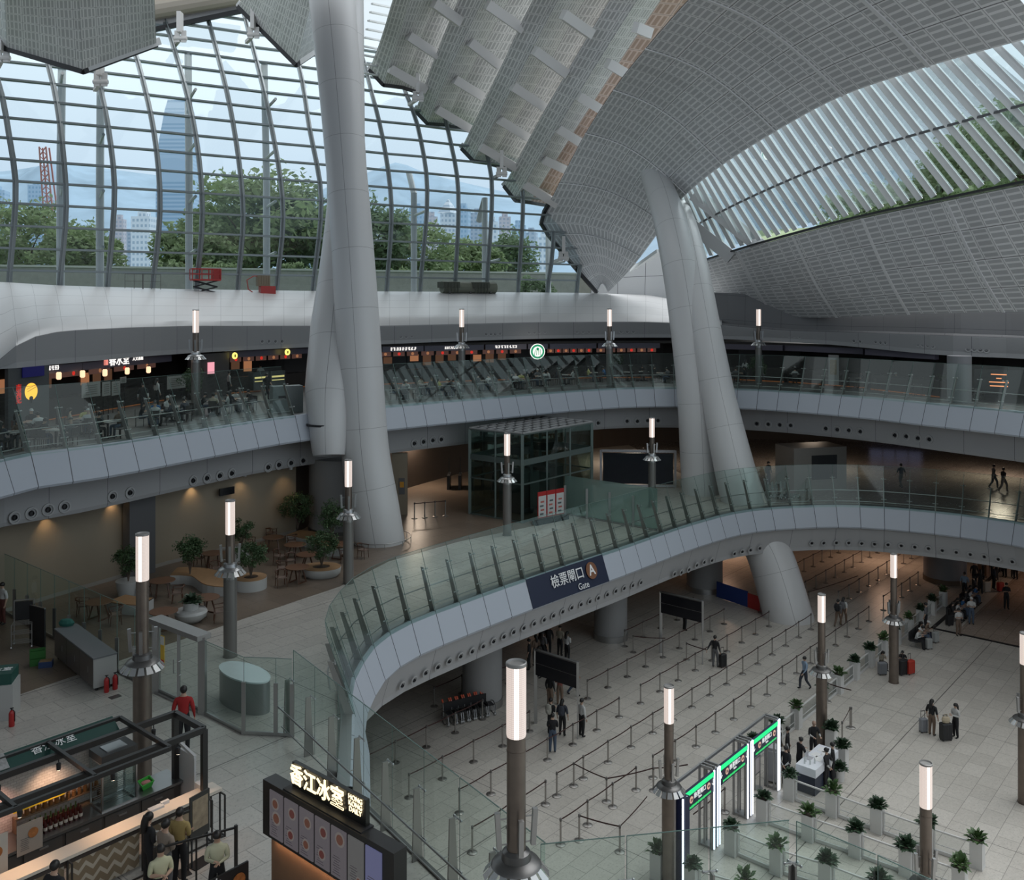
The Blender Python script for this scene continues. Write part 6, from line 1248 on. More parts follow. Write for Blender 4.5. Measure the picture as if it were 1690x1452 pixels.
def exting(p, label):
    r = empty('fire_extinguisher', p); tag(r, label, 'fire extinguisher'); m = MB(); m.lathe([(.075, 0), (.085, .02), (.085, .40), (.05, .48), (.02, .5)], n=16); m.build('cylinder', mat('extinguisher_red', (.38, .02, .02), .3), r, smooth=True); m = MB(); m.bar((-.05, 0, .55), (.06, 0, .57), .025); m.bar((0, 0, .48), (0, 0, .55), .03); m.tube([(.03, 0, .52), (.1, 0, .45), (.1, 0, .15)], .012, 6); m.build('valve_hose', black, r)
exting(at(178, 1140, 7)+Vector((0, -.1, 0)), 'left of the two red fire extinguishers beside the steel cabinet'); exting(at(191, 1136, 7)+Vector((0, -.05, 0)), 'right of the two red fire extinguishers beside the steel cabinet'); exting(at(24, 1190, 7)+Vector((.1, -.35, 0)), 'red fire extinguisher standing against the white counter at the left edge')
r = empty('white_counter', at(20, 1186, 7)+Vector((-.9, .1, 0)), .25); tag(r, 'white counter block with a green box on top at the left edge', 'counter'); m = MB(); m.box((0, 0, .55), (1.8, .9, 1.1)); m.build('body', mat('counter_white', (.42, .42, .41), .5), r); m = MB(); m.box((0, -.46, .62), (.3, .01, .1)); m.build('notice', twh, r)
r = empty('green_box', at(20, 1186, 7)+Vector((-.95, .15, 1.1)), .25); tag(r, 'dark green delivery box with white lettering on the white counter', 'box'); m = MB(); m.box((0, 0, .17), (1.75, .85, .34)); m.build('box_body', mat('box_green', (.015, .075, .06), .5), r); text('香江冰室', .3, twh, frame((.2, 0, .345), (1, 0, 0), (0, 0, 1)), r)
r = empty('black_board', at(62, 1066, 7), -.5); tag(r, 'dark upright board between the trolley and the steel cabinet', 'board'); m = MB(); m.box((0, 0, .75), (.9, .06, 1.5)); m.build('board', black, r); m = MB(); m.bar((-.45, 0, 1.5), (.45, 0, 1.5), .05); m.build('rim', steel, r)
for k in range(2):
    m = MB(); m.box((0, 0, .02), (.5, .36, .03)); [m.box((x, 0, .13), (.02, .36, .25)) for x in (-.25, .25)]; [m.box((0, y, .13), (.5, .02, .25)) for y in (-.18, .18)]; m.box((0, 0, .245), (.54, .03, .02)); o = m.build('crate', mat('crate_green', (.03, .15, .03), .6), loc=at(62, 1096, 7)+Vector((0, 0, .27*k)), rz=.5); tag(o, 'green plastic crate %s of the stack by the steel cabinet' % ('at the bottom', 'on top')[k], 'crate', 'stacked green crates')
m = MB(); m.box((0, 0, .11), (.45, .32, .22)); m.box((0, 0, .22), (.4, .28, .03), mi=1); tag(m.build('carton', [mat('carton_blue', (.03, .06, .16), .6), mat('carton_brown', (.26, .17, .09), .7)], loc=at(76, 1100, 7), rz=.3), 'small carton on the floor at the corner of the steel cabinet', 'box')
r = empty('wire_trolley', at(38, 1066, 7), .3); tag(r, 'tall wire shelf trolley with a dark bag at the left', 'trolley'); m = MB()
for x in (-.35, .35):
    for y in (-.25, .25): m.bar((x, y, .08), (x, y, 1.7 if y > 0 else .9), .03); m.ball((x, y, .05), .05, 6, 4)
for z in (.2, .55, .9):
    for k in range(6): m.bar((-.35, -.25+k*.1, z), (.35, -.25+k*.1, z), .012)
    m.bar((-.35, -.25, z), (-.35, .25, z), .025); m.bar((.35, -.25, z), (.35, .25, z), .025)
m.bar((-.35, .25, 1.7), (.35, .25, 1.7), .03); m.build('frame', steel, r); m = MB(); m.box((0, .22, 1.3), (.6, .1, .7)); m.build('bag', black, r)
m = MB(); m.lathe([(.25, 0), (.3, .1), (.2, .22), (.05, .25)], n=10, sy_=.6); tag(m.build('cloth_bag', mat('cloth_teal', (.02, .11, .09), .8), loc=(c1+Vector((.25, .3, 1.15)))), 'crumpled teal cloth on the left end of the steel cabinet', 'cloth')
# oval bin-like counter behind the glass
pb = at(407, 1196, 7); r = empty('oval_podium', Vector((-8.75, 30.2, 7)), math.atan2(N1.y, N1.x)); tag(r, 'oval metal clad podium with glossy white top behind the glass screen', 'podium'); m = MB(); m.lathe([(1.2, 0), (1.2, 1.0)], n=40, sy_=.45); m.build('cladding', mat('podium_steel', (.30, .31, .31), .35, .7), r, smooth=True); m = MB(); m.lathe([(1.22, 1.0), (1.22, 1.05), (1.18, 1.05)], n=40, sy_=.45); m.build('top', mat('podium_top', (.66, .72, .74), .2), r, smooth=True)
# =============================================================== cafe furniture on the brown floor
wd = mat('cafe_wood', (.085, .035, .018), .45); tw = mat('cafe_table_wood', (.15, .075, .042), .4); bw_ = mat('bench_wood', (.34, .20, .10), .5, noise_=.15, nscale=5); cush = mat('chair_seat', (.17, .12, .095), .7); pw = mat('bench_white', (.46, .46, .45), .4)
tb0 = empty('cafe_table'); tag(tb0, 'x', 'table', 'round wooden cafe tables'); m = MB(); m.lathe([(.02, .71), (.55, .71), (.56, .725), (.55, .74), (.02, .74)], n=32); m.build('table_top', tw, tb0, smooth=True)
for s_ in (-1, 1):
    m = MB(); m.bar((s_*.28, -.28, 0.03), (s_*.28, .28, .03), .06, .05); m.bar((s_*.28, -.28, 0), (s_*.2, -.08, .71), .05); m.bar((s_*.28, .28, 0), (s_*.2, .08, .71), .05); m.build('leg', wd, tb0)
ch0 = empty('cafe_chair'); tag(ch0, 'x', 'chair', 'wooden cafe chairs'); m = MB(); m.box((0, 0, .44), (.46, .44, .05)); m.build('seat', cush, ch0)
for x in (-1, 1):
    for y in (-1, 1): m = MB(); m.tube([(x*.22, y*.22, 0), (x*.2, y*.18, .44), (x*.21, y*.2, .66)], [.015, .022, .018], 6); m.build('leg', wd, ch0)
m = MB(); m.tube([(-.24, -.22, .66), (-.25, .12, .68), (-.18, .25, .72), (0, .29, .74), (.18, .25, .72), (.25, .12, .68), (.24, -.22, .66)], [.015, .02, .03, .04, .03, .02, .015], 8); m.build('armrest_back', wd, ch0, smooth=True)
f_ = [0, 0]; tabs = [(451, 886), (487, 898), (508, 914), (491, 935), (268, 957), (340, 985), (270, 1008), (163, 992), (352, 912), (560, 897)]
tl = ['behind the serpentine bench, nearest the beige wall', 'just behind the round planter with the big shrub', 'half hidden by the round planter shrub', 'nearest the lit lamp post in front of the columns', 'left of the serpentine bench', 'right of the white bowl planter', 'in front of the white bowl planter', 'behind the dark glass screen', 'partly behind the tall lamp post', 'behind the lamp post by the columns']
for k, (u, v) in enumerate(tabs):
    p = at(u, v, 7.74); p.z = 7; lb = 'round wooden cafe table '+tl[k]
    if k == 0: tb0.location = p; tb0['label'] = lb; tb0.rotation_euler.z = .3
    else: copy_tree(tb0, loc=p, rz=.3+k*.8, label=lb)
chs = [(413, 893, 1.5), (448, 877, 2.8), (481, 890, -1.2), (461, 915, 1.2), (480, 922, .3), (466, 934, 1.7), (464, 950, .5), (599, 905, 1.2), (572, 912, -1.9), (329, 918, 1.5), (355, 935, .6), (293, 975, -1.3), (319, 990, 1.6), (362, 1006, -1.2), (137, 996, 1.8), (190, 1010, -1.0), (238, 968, 1.4)]
cl_ = ['leftmost at the table nearest the beige wall', 'against the beige wall behind its table', 'right of the table nearest the wall', 'left of the table half hidden by the shrub', 'in front of the table half hidden by the shrub', 'behind the left side of the front table', 'nearest the viewer in the right cafe group', 'rightmost, beside the white column foot', 'just left of the lamp post near the columns', 'beside the wall left of the tall lamp post', 'partly behind the tall lamp post', 'right of the table left of the bench', 'left of the table by the white bowl planter', 'right of the table by the white bowl planter', 'left chair behind the dark glass screen', 'right chair behind the dark glass screen', 'left of the table left of the bench']
for k, (u, v, a) in enumerate(chs):
    p = at(u, v, 7.5); p.z = 7; lb = 'wooden cafe armchair '+cl_[k]
    if k == 0: ch0.location = p; ch0['label'] = lb; ch0.rotation_euler.z = a
    else: copy_tree(ch0, loc=p, rz=a, label=lb)
def shrub(p, rx, h, seed, label, n=1500):
    rx *= 1.2; n = int(n*1.7) 
    r = empty('shrub', p); tag(r, label, 'plant'); foliage(rx, rx, h*.36, h*.62, n, .06, seed, .8).build('foliage', mat('shrub_leaf', (.05, .095, .035), .6, noise_=.5, nscale=5), r); m = MB(); rnd = random.Random(seed)
    for k in range(6): th = k*1.05; m.tube([(0, 0, 0), (cos(th)*rx*.15, sin(th)*rx*.15, h*.3), (cos(th)*rx*.55, sin(th)*rx*.55, h*.65)], [.025, .018, .008], 5)
    m.build('stems', bark, r); return r
def tub(p, r0, h, label, bowl=False, sy=1):
    r = empty('planter_bench', p); tag(r, label, 'planter'); m = MB(); m.lathe([(r0*.8, 0), (r0*.97, h*.35), (r0, h*.8), (r0, h)] if bowl else [(r0, 0), (r0, h)], n=36, sy_=sy); m.build('body', pw, r, smooth=True)
    m = MB(); m.lathe([(r0*.98, h), (r0*.98, h+.04), (r0*.45, h+.04), (r0*.45, h)], n=36, sy_=sy, cap=False); m.build('wood_seat', bw_, r); m = MB(); m.lathe([(r0*.45, h), (r0*.02, h+.04)], n=20, sy_=sy); m.build('soil', mat('soil'), r)
p = at(530, 950, 7); tub(p, .95, .42, 'oval white planter bench with wooden rim in front of the columns', True, .8); shrub(p+Vector((0, .1, .42)), .75, 1.75, 5, 'leafy shrub in the oval planter bench before the columns')
p = at(410, 975, 7)+Vector((0, .4, 0)); tub(p, .72, .5, 'round white planter right of the tall lamp post'); shrub(p+Vector((0, 0, .5)), .62, 1.7, 8, 'leafy shrub in the round planter by the tall lamp post')
def serp(P, w_, label):
    r = empty('curved_bench', P[0]); tag(r, label, 'bench'); PP = resample(catmull([Vector(q) for q in P]), .25); m = MB(); t = MB(); A = [(q-P[0]) for q in off(PP, w_/2)]; B = [(q-P[0]) for q in off(PP, -w_/2)]; U = Vector((0, 0, .42)); U2 = Vector((0, 0, .46)); n = len(PP)
    for i in range(n-1):
        m.add([A[i], A[i+1], A[i+1]+U, A[i]+U], [(0, 1, 2, 3)]); m.add([B[i], B[i+1], B[i+1]+U, B[i]+U], [(3, 2, 1, 0)]); t.add([A[i]+U2, A[i+1]+U2, B[i+1]+U2, B[i]+U2, A[i]+U, A[i+1]+U, B[i+1]+U, B[i]+U], [(0, 1, 2, 3), (0, 4, 5, 1), (3, 2, 6, 7)])
    for i in (0, n-1): m.add([A[i], B[i], B[i]+U, A[i]+U], [(0, 1, 2, 3)])
    m.build('white_base', pw, r); t.build('wood_seat', bw_, r); return r
a7_ = lambda u, v: at(u, v, 7)
serp([a7_(287, 958), a7_(312, 958), a7_(338, 962), a7_(358, 975), a7_(385, 978)], 1.25, 'serpentine white bench with wooden seat left of the tall lamp post'); shrub(a7_(308, 961)+Vector((.25, -.25, .46)), .5, 1.9, 12, 'dark leafy shrub at the left end of the serpentine bench')
serp([a7_(484, 892), a7_(505, 895), a7_(530, 903), a7_(548, 913), a7_(565, 912)], 1.3, 'curved white bench with wooden seat at the foot of the round column'); shrub(a7_(490, 888)+Vector((0, .2, .46)), .85, 2.1, 15, 'wide leafy shrub against the grey round column'); shrub(a7_(553, 908)+Vector((-.2, .1, .46)), .6, 2.3, 19, 'tall leafy shrub behind the lamp post near the columns')
r = empty('tall_planter', a7_(212, 985)); tag(r, 'tall tapered white planter behind the left lamp post', 'planter'); m = MB(); m.lathe([(.4, 0), (.55, .75), (.5, .75), (.02, .7)], n=28); m.build('pot', pw, r, smooth=True); shrub(a7_(212, 985)+Vector((0, 0, .7)), .5, 1.6, 22, 'bushy plant in the tall white planter behind the left lamp post', 1200)
serp([a7_(192, 1004), a7_(215, 1008), a7_(243, 1010)], 1.0, 'pale curved bench behind the dark glass screen')
r = empty('bowl_planter', a7_(311, 1030)+Vector((0, .3, 0))); tag(r, 'glossy white bowl planter with a small plant beside the glass door', 'planter'); m = MB(); m.lathe([(.35, 0), (.62, .22), (.66, .4), (.6, .5), (.3, .52), (.3, .82), (.02, .8)], n=36); m.build('bowl', pw, r, smooth=True); f = bpy.data.objects.new('foliage', PPL[0]); C.objects.link(f); f.parent = r; f.location = (0, 0, .8); f.scale = (1.5, 1.5, 1.2)
shrub(a7_(396, 925)+Vector((0, .2, .5)), .5, 1.6, 25, 'leafy plant directly behind the tall lamp post', 1000); r = empty('tall_planter', a7_(396, 925)+Vector((0, .2, 0))); tag(r, 'white tapered planter directly behind the tall lamp post', 'planter'); m = MB(); m.lathe([(.55, 0), (.3, .5)], n=24); m.build('pot', pw, r, smooth=True)
m = MB(); m.box((0, 0, 0), (.9, .1, .38)); tag(m.build('wall_screen', blackg, loc=(-15.1, 48.9, 10.2), rz=.93), 'small dark screen hanging on the beige cafe wall', 'screen')
m = MB(); m.box((0, 0, 0), (.35, .25, .012)); tag(m.build('floor_outlet', steeld, loc=a7_(190, 1150)+Vector((0, 0, .01)), rz=A1), 'small dark floor hatch left of the door', 'floor hatch')
# =============================================================== glass lift
Fp, Lp, Rp, Bp = Vector((.62, 55.3, 7)), Vector((-2.64, 57.8, 7)), Vector((5.26, 60.9, 7)), Vector((1.95, 63.9, 7))
lf = empty('glass_lift', Fp); tag(lf, 'large glass lift enclosure with grid roof on the middle gallery', 'lift'); c4 = [q-Fp for q in (Fp, Rp, Bp, Lp)]; HL = 5.3; lfm = mat('lift_frame', (.14, .18, .17), .4, .5); gl_l = glass('lift_glass', (.62, .76, .72), .15)
for i in range(4):
    a, c = c4[i], c4[(i+1) % 4]; m = MB(); m.bar(a, a+Vector((0, 0, HL)), .18, .18); m.build('corner_post', lfm, lf)
    n_ = 3 if i % 2 == 0 else 2
    for k in range(n_):
        p, q = a.lerp(c, k/n_), a.lerp(c, (k+1)/n_); m = MB(); m.add([p, q, q+Vector((0, 0, HL)), p+Vector((0, 0, HL))], [(0, 1, 2, 3)]); m.build('glass_panel', gl_l, lf)
        if k: m = MB(); m.bar(p, p+Vector((0, 0, HL)), .1, .1); m.build('mullion', lfm, lf)
    m = MB()
    for z, h in ((.05, .1), (2.3, .08), (3.6, .35), (HL, .12)): m.bar(a+Vector((0, 0, z)), c+Vector((0, 0, z)), .1, h)
    m.build('cross_beam', lfm, lf)
m = MB(); rf = mat('lift_roof', (.30, .30, .30), .5)
for i in range(9): m.bar(c4[0].lerp(c4[1], i/8)+Vector((0, 0, HL+.08)), c4[3].lerp(c4[2], i/8)+Vector((0, 0, HL+.08)), .14, .08)
for i in range(7): m.bar(c4[0].lerp(c4[3], i/6)+Vector((0, 0, HL+.08)), c4[1].lerp(c4[2], i/6)+Vector((0, 0, HL+.08)), .14, .08)
m.build('roof_grid', rf, lf); m = MB(); m.add([q+Vector((0, 0, HL+.02)) for q in c4], [(0, 1, 2, 3)]); m.build('roof_panel', mat('lift_roof_dark', (.09, .095, .10), .5), lf)
ctr = (c4[0]+c4[2])/2
for s_ in (-1, 1):
    m = MB(); q = ctr+D1*s_*1.25; m.box(q+Vector((0, 0, 1.3)), (1.8, 1.8, 2.5), rz=A1); m.box(q+Vector((0, 0, 3.9)), (1.3, 1.3, .5), rz=A1); m.bar(q+N1, q+N1+Vector((0, 0, HL)), .16); m.bar(q-N1, q-N1+Vector((0, 0, HL)), .16); m.build('lift_car', mat('lift_car', (.07, .08, .08), .3, .6), lf)
# poster stand by the lift
q0, q1 = at(887, 866, 7), at(931, 857, 7); ps = empty('poster_rack', q0, math.atan2((q1-q0).y, (q1-q0).x)); tag(ps, 'black footed rack of three red topped posters beside the lift', 'poster stand'); Lq = (q1-q0).length; m = MB(); m.box((Lq/2, 0, .12), (Lq+.5, .35, .24)); m.build('base', black, ps)
for k in range(3):
    x = Lq*(k+.5)/3; m = MB(); m.box((x, 0, 1.15), (Lq/3-.04, .05, 1.55)); m.box((x, -.03, 1.05), (Lq/3-.12, .01, 1.25), mi=1); 
    for j in range(4): m.box((x-.05+.05*(j % 2), -.04, .6+j*.24), (.28, .01, .1), mi=2+(j+k) % 2)
    m.build('poster', [mat('poster_red', (.40, .02, .02), .5), mat('poster_white', (.55, .55, .54), .5), mat('poster_ink', (.1, .12, .13), .6), mat('poster_ink_red', (.45, .12, .1), .6)], ps)
fr_g = glass('frosted_teal', (.55, .72, .68), .2); _n = fr_g.node_tree; _d = _n.nodes.new('ShaderNodeBsdfDiffuse'); _d.inputs[0].default_value = (.30, .45, .41, 1); _x = _n.nodes.new('ShaderNodeMixShader'); _x.inputs[0].default_value = .45; _o = _n.nodes['Material Output']; _n.links.new(_o.inputs[0].links[0].from_socket, _x.inputs[1]); _n.links.new(_d.outputs[0], _x.inputs[2]); _n.links.new(_x.outputs[0], _o.inputs[0])
def fence2(P, h, label, gm):
    r = empty('glass_fence', P[0]); tag(r, label, 'glass fence')
    for i in range(len(P)-1):
        a, c = P[i]-P[0], P[i+1]-P[0]; m = MB(); m.add([a, c, c+Vector((0, 0, h)), a+Vector((0, 0, h))], [(0, 1, 2, 3)]); m.build('glass_panel', gm, r); m = MB(); m.bar(a+Vector((0, -.1, 0)), a+Vector((0, -.1, h*.75)), .08, .14); m.build('post', steel, r); m = MB(); m.bar(a+Vector((0, 0, .05)), c+Vector((0, 0, .05)), .08, .1); m.build('base_rail', steel, r)
fence2(resample([Vector((3.3, 57.6, 7)), Vector((8.4, 53.4, 7))], n=4), 2.45, 'frosted teal glass fence running right from the lift towards the balustrade', fr_g)
r = empty('led_screen', Vector((6.3, 66.5, 7)), -.08); tag(r, 'large dark display wall in a white truss frame behind the lift', 'screen'); m = MB(); m.box((2.75, 0, 1.35), (5.0, .15, 2.2)); m.build('screen_face', mat('screen_navy', (.005, .007, .014), .25), r); m = MB()
for x in (.1, 5.4): m.bar((x, 0, 0), (x, 0, 2.65), .16); 
for z in (.12, 2.6): m.bar((.1, 0, z), (5.4, 0, z), .16)
for k in range(22): m.bar((.2+k*.24, -.1, 2.5), (.2+k*.24, -.1, 2.7), .05)
m.build('truss_frame', mat('truss_white', (.42, .42, .44), .5), r)
b = MB(); b.box((-7.0, 57.6, 8.9), (.95, .3, 3.9), rz=0); struct(b.build('wall_pier', beige)); m = MB(); m.box((0, 0, 0), (.36, .02, 1.0)); m.box((0, -.012, .1), (.26, .01, .35), mi=1); tag(m.build('poster', [mat('poster_grey', (.12, .12, .125), .5), mat('poster_orange', (.6, .28, .03), .5)], loc=(-6.85, 57.42, 8.8)), 'dark poster with an orange square on the pale pier right of the columns', 'poster')
for k in range(4): stanchion(at(684+k*17, 856-k*1.5, 7), at(684+(k+1)*17, 856-(k+1)*1.5, 7) if k < 3 else None, 'queue post left of the glass lift, %s from the left' % nth(k), 'queue posts left of the lift')
r = empty('ticket_gates', Vector((-4.5, 66, 7))); tag(r, 'row of dark ticket gates in the dim passage left of the lift', 'ticket gates')
for k in range(7): m = MB(); m.box((k*.8, 0, .5), (.2, 1.5, 1.0)); m.bar((k*.8, 0, 1), (k*.8, 0, 2.2), .06); m.build('gate_cabinet', mat('gate_dark', (.03, .032, .035), .4), r)
# right part of the middle gallery
r = empty('shop_kiosk', Vector((21.5, 66.5, 7)), .25); tag(r, 'pale kiosk block with a dark window deep on the right of the middle gallery', 'kiosk'); m = MB(); m.box((0, 0, 1.5), (4.2, 2.5, 3.0)); m.build('body', mat('kiosk_pale', (.22, .20, .18), .5), r); m = MB(); m.box((.3, -1.27, 1.6), (2.0, .04, 1.7)); m.build('window', black, r)
m = MB(); m.box((0, 0, 0), (4.6, .1, 1.6)); 
for k in range(5): m.box((-2.2+k*1.1, -.07, 0), (.08, .05, 1.6), mi=1)
tag(m.build('lit_doorway', [mat('doorway_glow', (.2, .22, .35), emit=.16, ecol=(.32, .36, .60)), steeld], loc=(35.5, 85.5, 8.3), rz=-.5), 'pale bluish lit doorway at the back of the middle gallery', 'doorway')
for k in range(5):
    r = empty('luggage_trolley', at(1281+k*7, 822-k*.5, 7), 1.2); tag(r, 'steel luggage trolley behind the balustrade by the leaning column, %s from the left' % nth(k), 'trolley', 'nested luggage trolleys'); m = MB()
    for x in (-.28, .28): m.bar((x, -.4, .15), (x, .45, .15), .04); m.bar((x, .45, .15), (x, .55, 1.0), .04); m.ball((x, -.35, .08), .08, 6, 4); m.ball((x, .4, .08), .08, 6, 4)
    m.bar((-.28, .55, 1.0), (.28, .55, 1.0), .05); m.bar((-.28, 0, .15), (.28, 0, .15), .03); m.bar((-.28, -.38, .15), (.28, -.38, .15), .03); m.bar((-.28, .5, .55), (.28, .5, .55), .04); m.build('frame', steel, r); m = MB(); m.box((0, .56, .75), (.5, .03, .25)); m.build('basket', mat('trolley_board', (.25, .25, .26), .5), r)
# =============================================================== upper gallery: food stalls, tables, diners
SBo = {}
def shp(u, back, z):
    if back not in SBo: SBo[back] = off(SBc, -back)
    Q = SBo[back]; i = min(range(1, len(Q)-1), key=lambda i: abs(topx(Q[i])-u) if Q[i].y > 30 else 1e9); i2 = i+1 if (topx(Q[i+1])-u)*(topx(Q[i])-u) <= 0 else i-1
    ua, uc = topx(Q[i]), topx(Q[i2]); t = (u-ua)/(uc-ua); p = Q[i].lerp(Q[i2], t); n_ = nrm(SBc, i).lerp(nrm(SBc, i2), t).normalized(); return Vector((p.x, p.y, z)), n_
def spl(name, u, back, z, label, cat, group=None):
    p, n_ = shp(u, back, z); r = empty(name, p, math.atan2(n_.x, -n_.y)*1.0); r.rotation_euler.z = math.atan2(n_.y, n_.x)+pi/2; tag(r, label, cat, group); return r
def width(u0, u1, back):
    a, _ = shp(u0, back, 0); c, _ = shp(u1, back, 0); return (a-c).length
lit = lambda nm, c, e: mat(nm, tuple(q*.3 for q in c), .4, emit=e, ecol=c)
warm = lit('stall_warm', (.8, .34, .16), .28); whl = lit('stall_white', (1, .96, .9), .95); pink = lit('stall_pink', (.85, .35, .42), .8); orl = lit('stall_orange', (1, .48, .05), 1.1); redl = lit('stall_red', (.7, .03, .02), .6); yel = lit('stall_yellow', (1, .8, .15), 1.3); menu = mat('menu_board', (.33, .32, .30), .5); stall = mat('stall_dark', (.025, .02, .018), .4); wood2 = mat('stall_wood', (.12, .05, .03), .5)
stripb = mat('stall_lintel', (.10, .09, .12), .4)
def strokes(r, x, z, w_, h, n_, m_, y=.05, seed=1):       # lettering too small to read: a row of short strokes
    rnd = random.Random(seed); m = MB(); cw = w_/n_
    for k in range(n_):
        cx = x-w_/2+cw*(k+.5)
        for q in range(3): m.box((cx+rnd.uniform(-.2, .2)*cw, y, z+h*(q-1)*.36), (cw*rnd.uniform(.45, .75), .015, h*.16))
        m.box((cx+rnd.uniform(-.2, .2)*cw, y, z), (cw*.16, .015, h*.95))
    m.build('sign_lettering', m_, r)
# local: x right, y away from the viewer (into the stall), front faces -y
def stall_unit(u0, u1, label, sign=None, signsz=.5, lant=0, menus=0, cases=0, warmback=1, disc=None, seed=0, lintel=True, pics=5):
    um = (u0+u1)/2; W = width(u0, u1, .2); r = spl('food_stall', um, .3, 14, label, 'food stall'); rnd = random.Random(seed)
    m = MB(); m.box((0, .9, .55), (W*.98, .7, 1.1)); m.build('counter', stall, r); m = MB(); m.box((0, .55, .06), (W*.98, .04, .05)); m.build('toe_light', lit('toe_light', (.6, .2, .06), .16), r)
    m = MB(); m.box((0, 4.2, 1.4), (W, .15, 2.8)); m.build('back_wall', stall, r)
    if lintel: m = MB(); m.box((0, .25, 2.72), (W, .35, .42)); m.build('lintel', stripb, r)
    if warmback:
        for k in range(int(W/1.1)):
            if rnd.random() < .7: m = MB(); x = -W/2+.6+k*1.1; m.box((x, 4.08, 1.55+.25*rnd.random()), (.7, .06, .5+.4*rnd.random())); m.build('lit_shelf', [warm, mat('lit_dim', (.1, .04, .02), .5, emit=.08, ecol=(.7, .35, .2))][rnd.random() < .6], r)
    for k in range(pics):
        x = -W/2+W*(k+.5)/pics; m = MB(); m.box((x, 1.1, 2.30), (W/pics*.82, .05, .34)); pm = m.build('menu_picture', mat('menu_photo', (.05, .02, .015), .5, emit=.12, ecol=(.4, .2, .16)), r)
        m = MB(); m.lathe([(.12, 0), (.12, .01)], n=12); me = m.mesh('dish_picture', redl if k % 2 else warm); me.transform(Matrix.Translation((x, 1.06, 2.3)) @ Matrix.Rotation(pi/2, 4, 'X')); o = bpy.data.objects.new('dish_picture', me); C.objects.link(o); o.parent = pm
    if sign: strokes(r, 0, 2.74, signsz*5, signsz*.6, sign, whl, seed=seed)
    for k in range(cases):
        x = -W*.1+k*1.5; m = MB(); m.box((x, .45, .75), (1.3, .6, 1.3)); cs = m.build('display_case', mat('case_glassy', (.08, .09, .09), .2), r); m = MB(); m.box((x, .14, 1.0), (1.1, .02, .12)); m.box((x, .14, .75), (1.1, .02, .06)); m.build('shelf_light', lit('case_yellow', (.9, .75, .3), .5), cs)
    return r, W
r, W = stall_unit(84, 300, 'tea house stall with white lit characters on its lintel at the upper left', None, seed=1); text('春水堂', .62, whl, frame((.35, .05, 2.85), (1, 0, 0), (0, -1, 0)), r, 'sign_lettering', .01, bold=.008); text('人文茶館', .26, whl, frame((2.1, .05, 2.88), (1, 0, 0), (0, -1, 0)), r, 'sign_lettering', .01); m = MB(); m.box((-.85, .05, 2.85), (.35, .02, .36)); m.build('red_seal', lit('seal_pink', (.8, .25, .2), .8), r)
strokes(r, -W/2+.6, 2.8, .8, .24, 4, whl, seed=3)
for k, (u, v) in enumerate(((97, 620), (136, 617), (173, 615), (210, 612), (245, 610))):
    p, n_ = shp(u, .1, 0); z = CAMZ+(HZ-v)/F*p.y; o = empty('paper_lantern', Vector((p.x, p.y, z))); tag(o, 'small warm paper lantern over the tea house counter, %s from the left' % nth(k), 'lantern', 'paper lanterns of the tea house'); m = MB(); m.lathe([(.08, -.2), (.13, -.14), (.13, .14), (.08, .2)], n=12); m.build('shade', lit('lantern_glow', (1, .62, .38), 1.1), o); m = MB(); m.bar((0, 0, .2), (0, 0, max(.4, 16.95-z)), .015); m.lathe([(.09, .2), (.09, .24)], n=10); m.build('cord', black, o)
for k, (u0, u1, v0, v1) in enumerate(((134, 166, 631, 655), (168, 182, 630, 653), (184, 198, 629, 652), (198, 208, 622, 632), (275, 307, 620, 641))):
    u = (u0+u1)/2; p, n_ = shp(u, -.15, 0); w_ = width(u0, u1, .0); z1 = CAMZ+(HZ-v0)/F*p.y; z0 = CAMZ+(HZ-v1)/F*p.y; o = spl('menu_board', u, -.15, z0, 'pale menu board standing along the tea house counter, %s from the left' % nth(k), 'menu board', 'tea house menu boards'); m = MB(); m.box((0, 0, (z1-z0)/2), (w_*.95, .04, z1-z0)); m.build('board', menu, o); m = MB()
    for j in range(5): m.box((0, -.03, (z1-z0)*(.2+.15*j)), (w_*.6, .01, .03))
    m.build('print_lines', mat('print_grey'), o); m = MB(); m.bar((-w_*.3, .02, 0), (-w_*.3, .02, -(z0-14)), .03); m.bar((w_*.3, .02, 0), (w_*.3, .02, -(z0-14)), .03); m.build('legs', black, o)
r = spl('moon_sign_wall', 48, .0, 14, 'dark wall panel with a glowing orange moon and red characters at the far left', 'sign'); W = width(14, 80, 0); m = MB(); m.box((0, .1, 1.5), (W, .2, 3.0)); m.build('panel', mat('moon_panel', (.075, .08, .082), .5), r)
m = MB(); m.lathe([(.42, 0), (.42, .03)], n=32); me = m.mesh('orange_moon', orl); me.transform(Matrix.Translation((.12, 0, 1.42+.35)) @ Matrix.Rotation(pi/2, 4, 'X')); o = bpy.data.objects.new('orange_moon', me); C.objects.link(o); o.parent = r
m = MB(); m.ball((.1, -.03, 1.42), (.14, .02, .13), 12, 8); m.box((.12, -.03, 1.30), (.05, .02, .2)); m.bar((-.15, -.035, 1.78), (.5, -.035, 2.0), .015); m.bar((-.2, -.035, 1.9), (.45, -.035, 2.1), .012); m.build('tree_silhouette', black, r); text('南\n海\n記', .36, redl, frame((-.72, -.02, 1.7), (1, 0, 0), (0, -1, 0)), r, 'sign_lettering', .01)
r = spl('wood_slat_panel', 2, .0, 14, 'warm brown timber panel left of the moon sign', 'panel'); m = MB(); m.box((-1.25, .1, 1.45), (2.2, .15, 2.9)); m.build('panel', lit('timber_glow', (.30, .09, .04), .22), r)  # timber given its own emission to look warmly lit
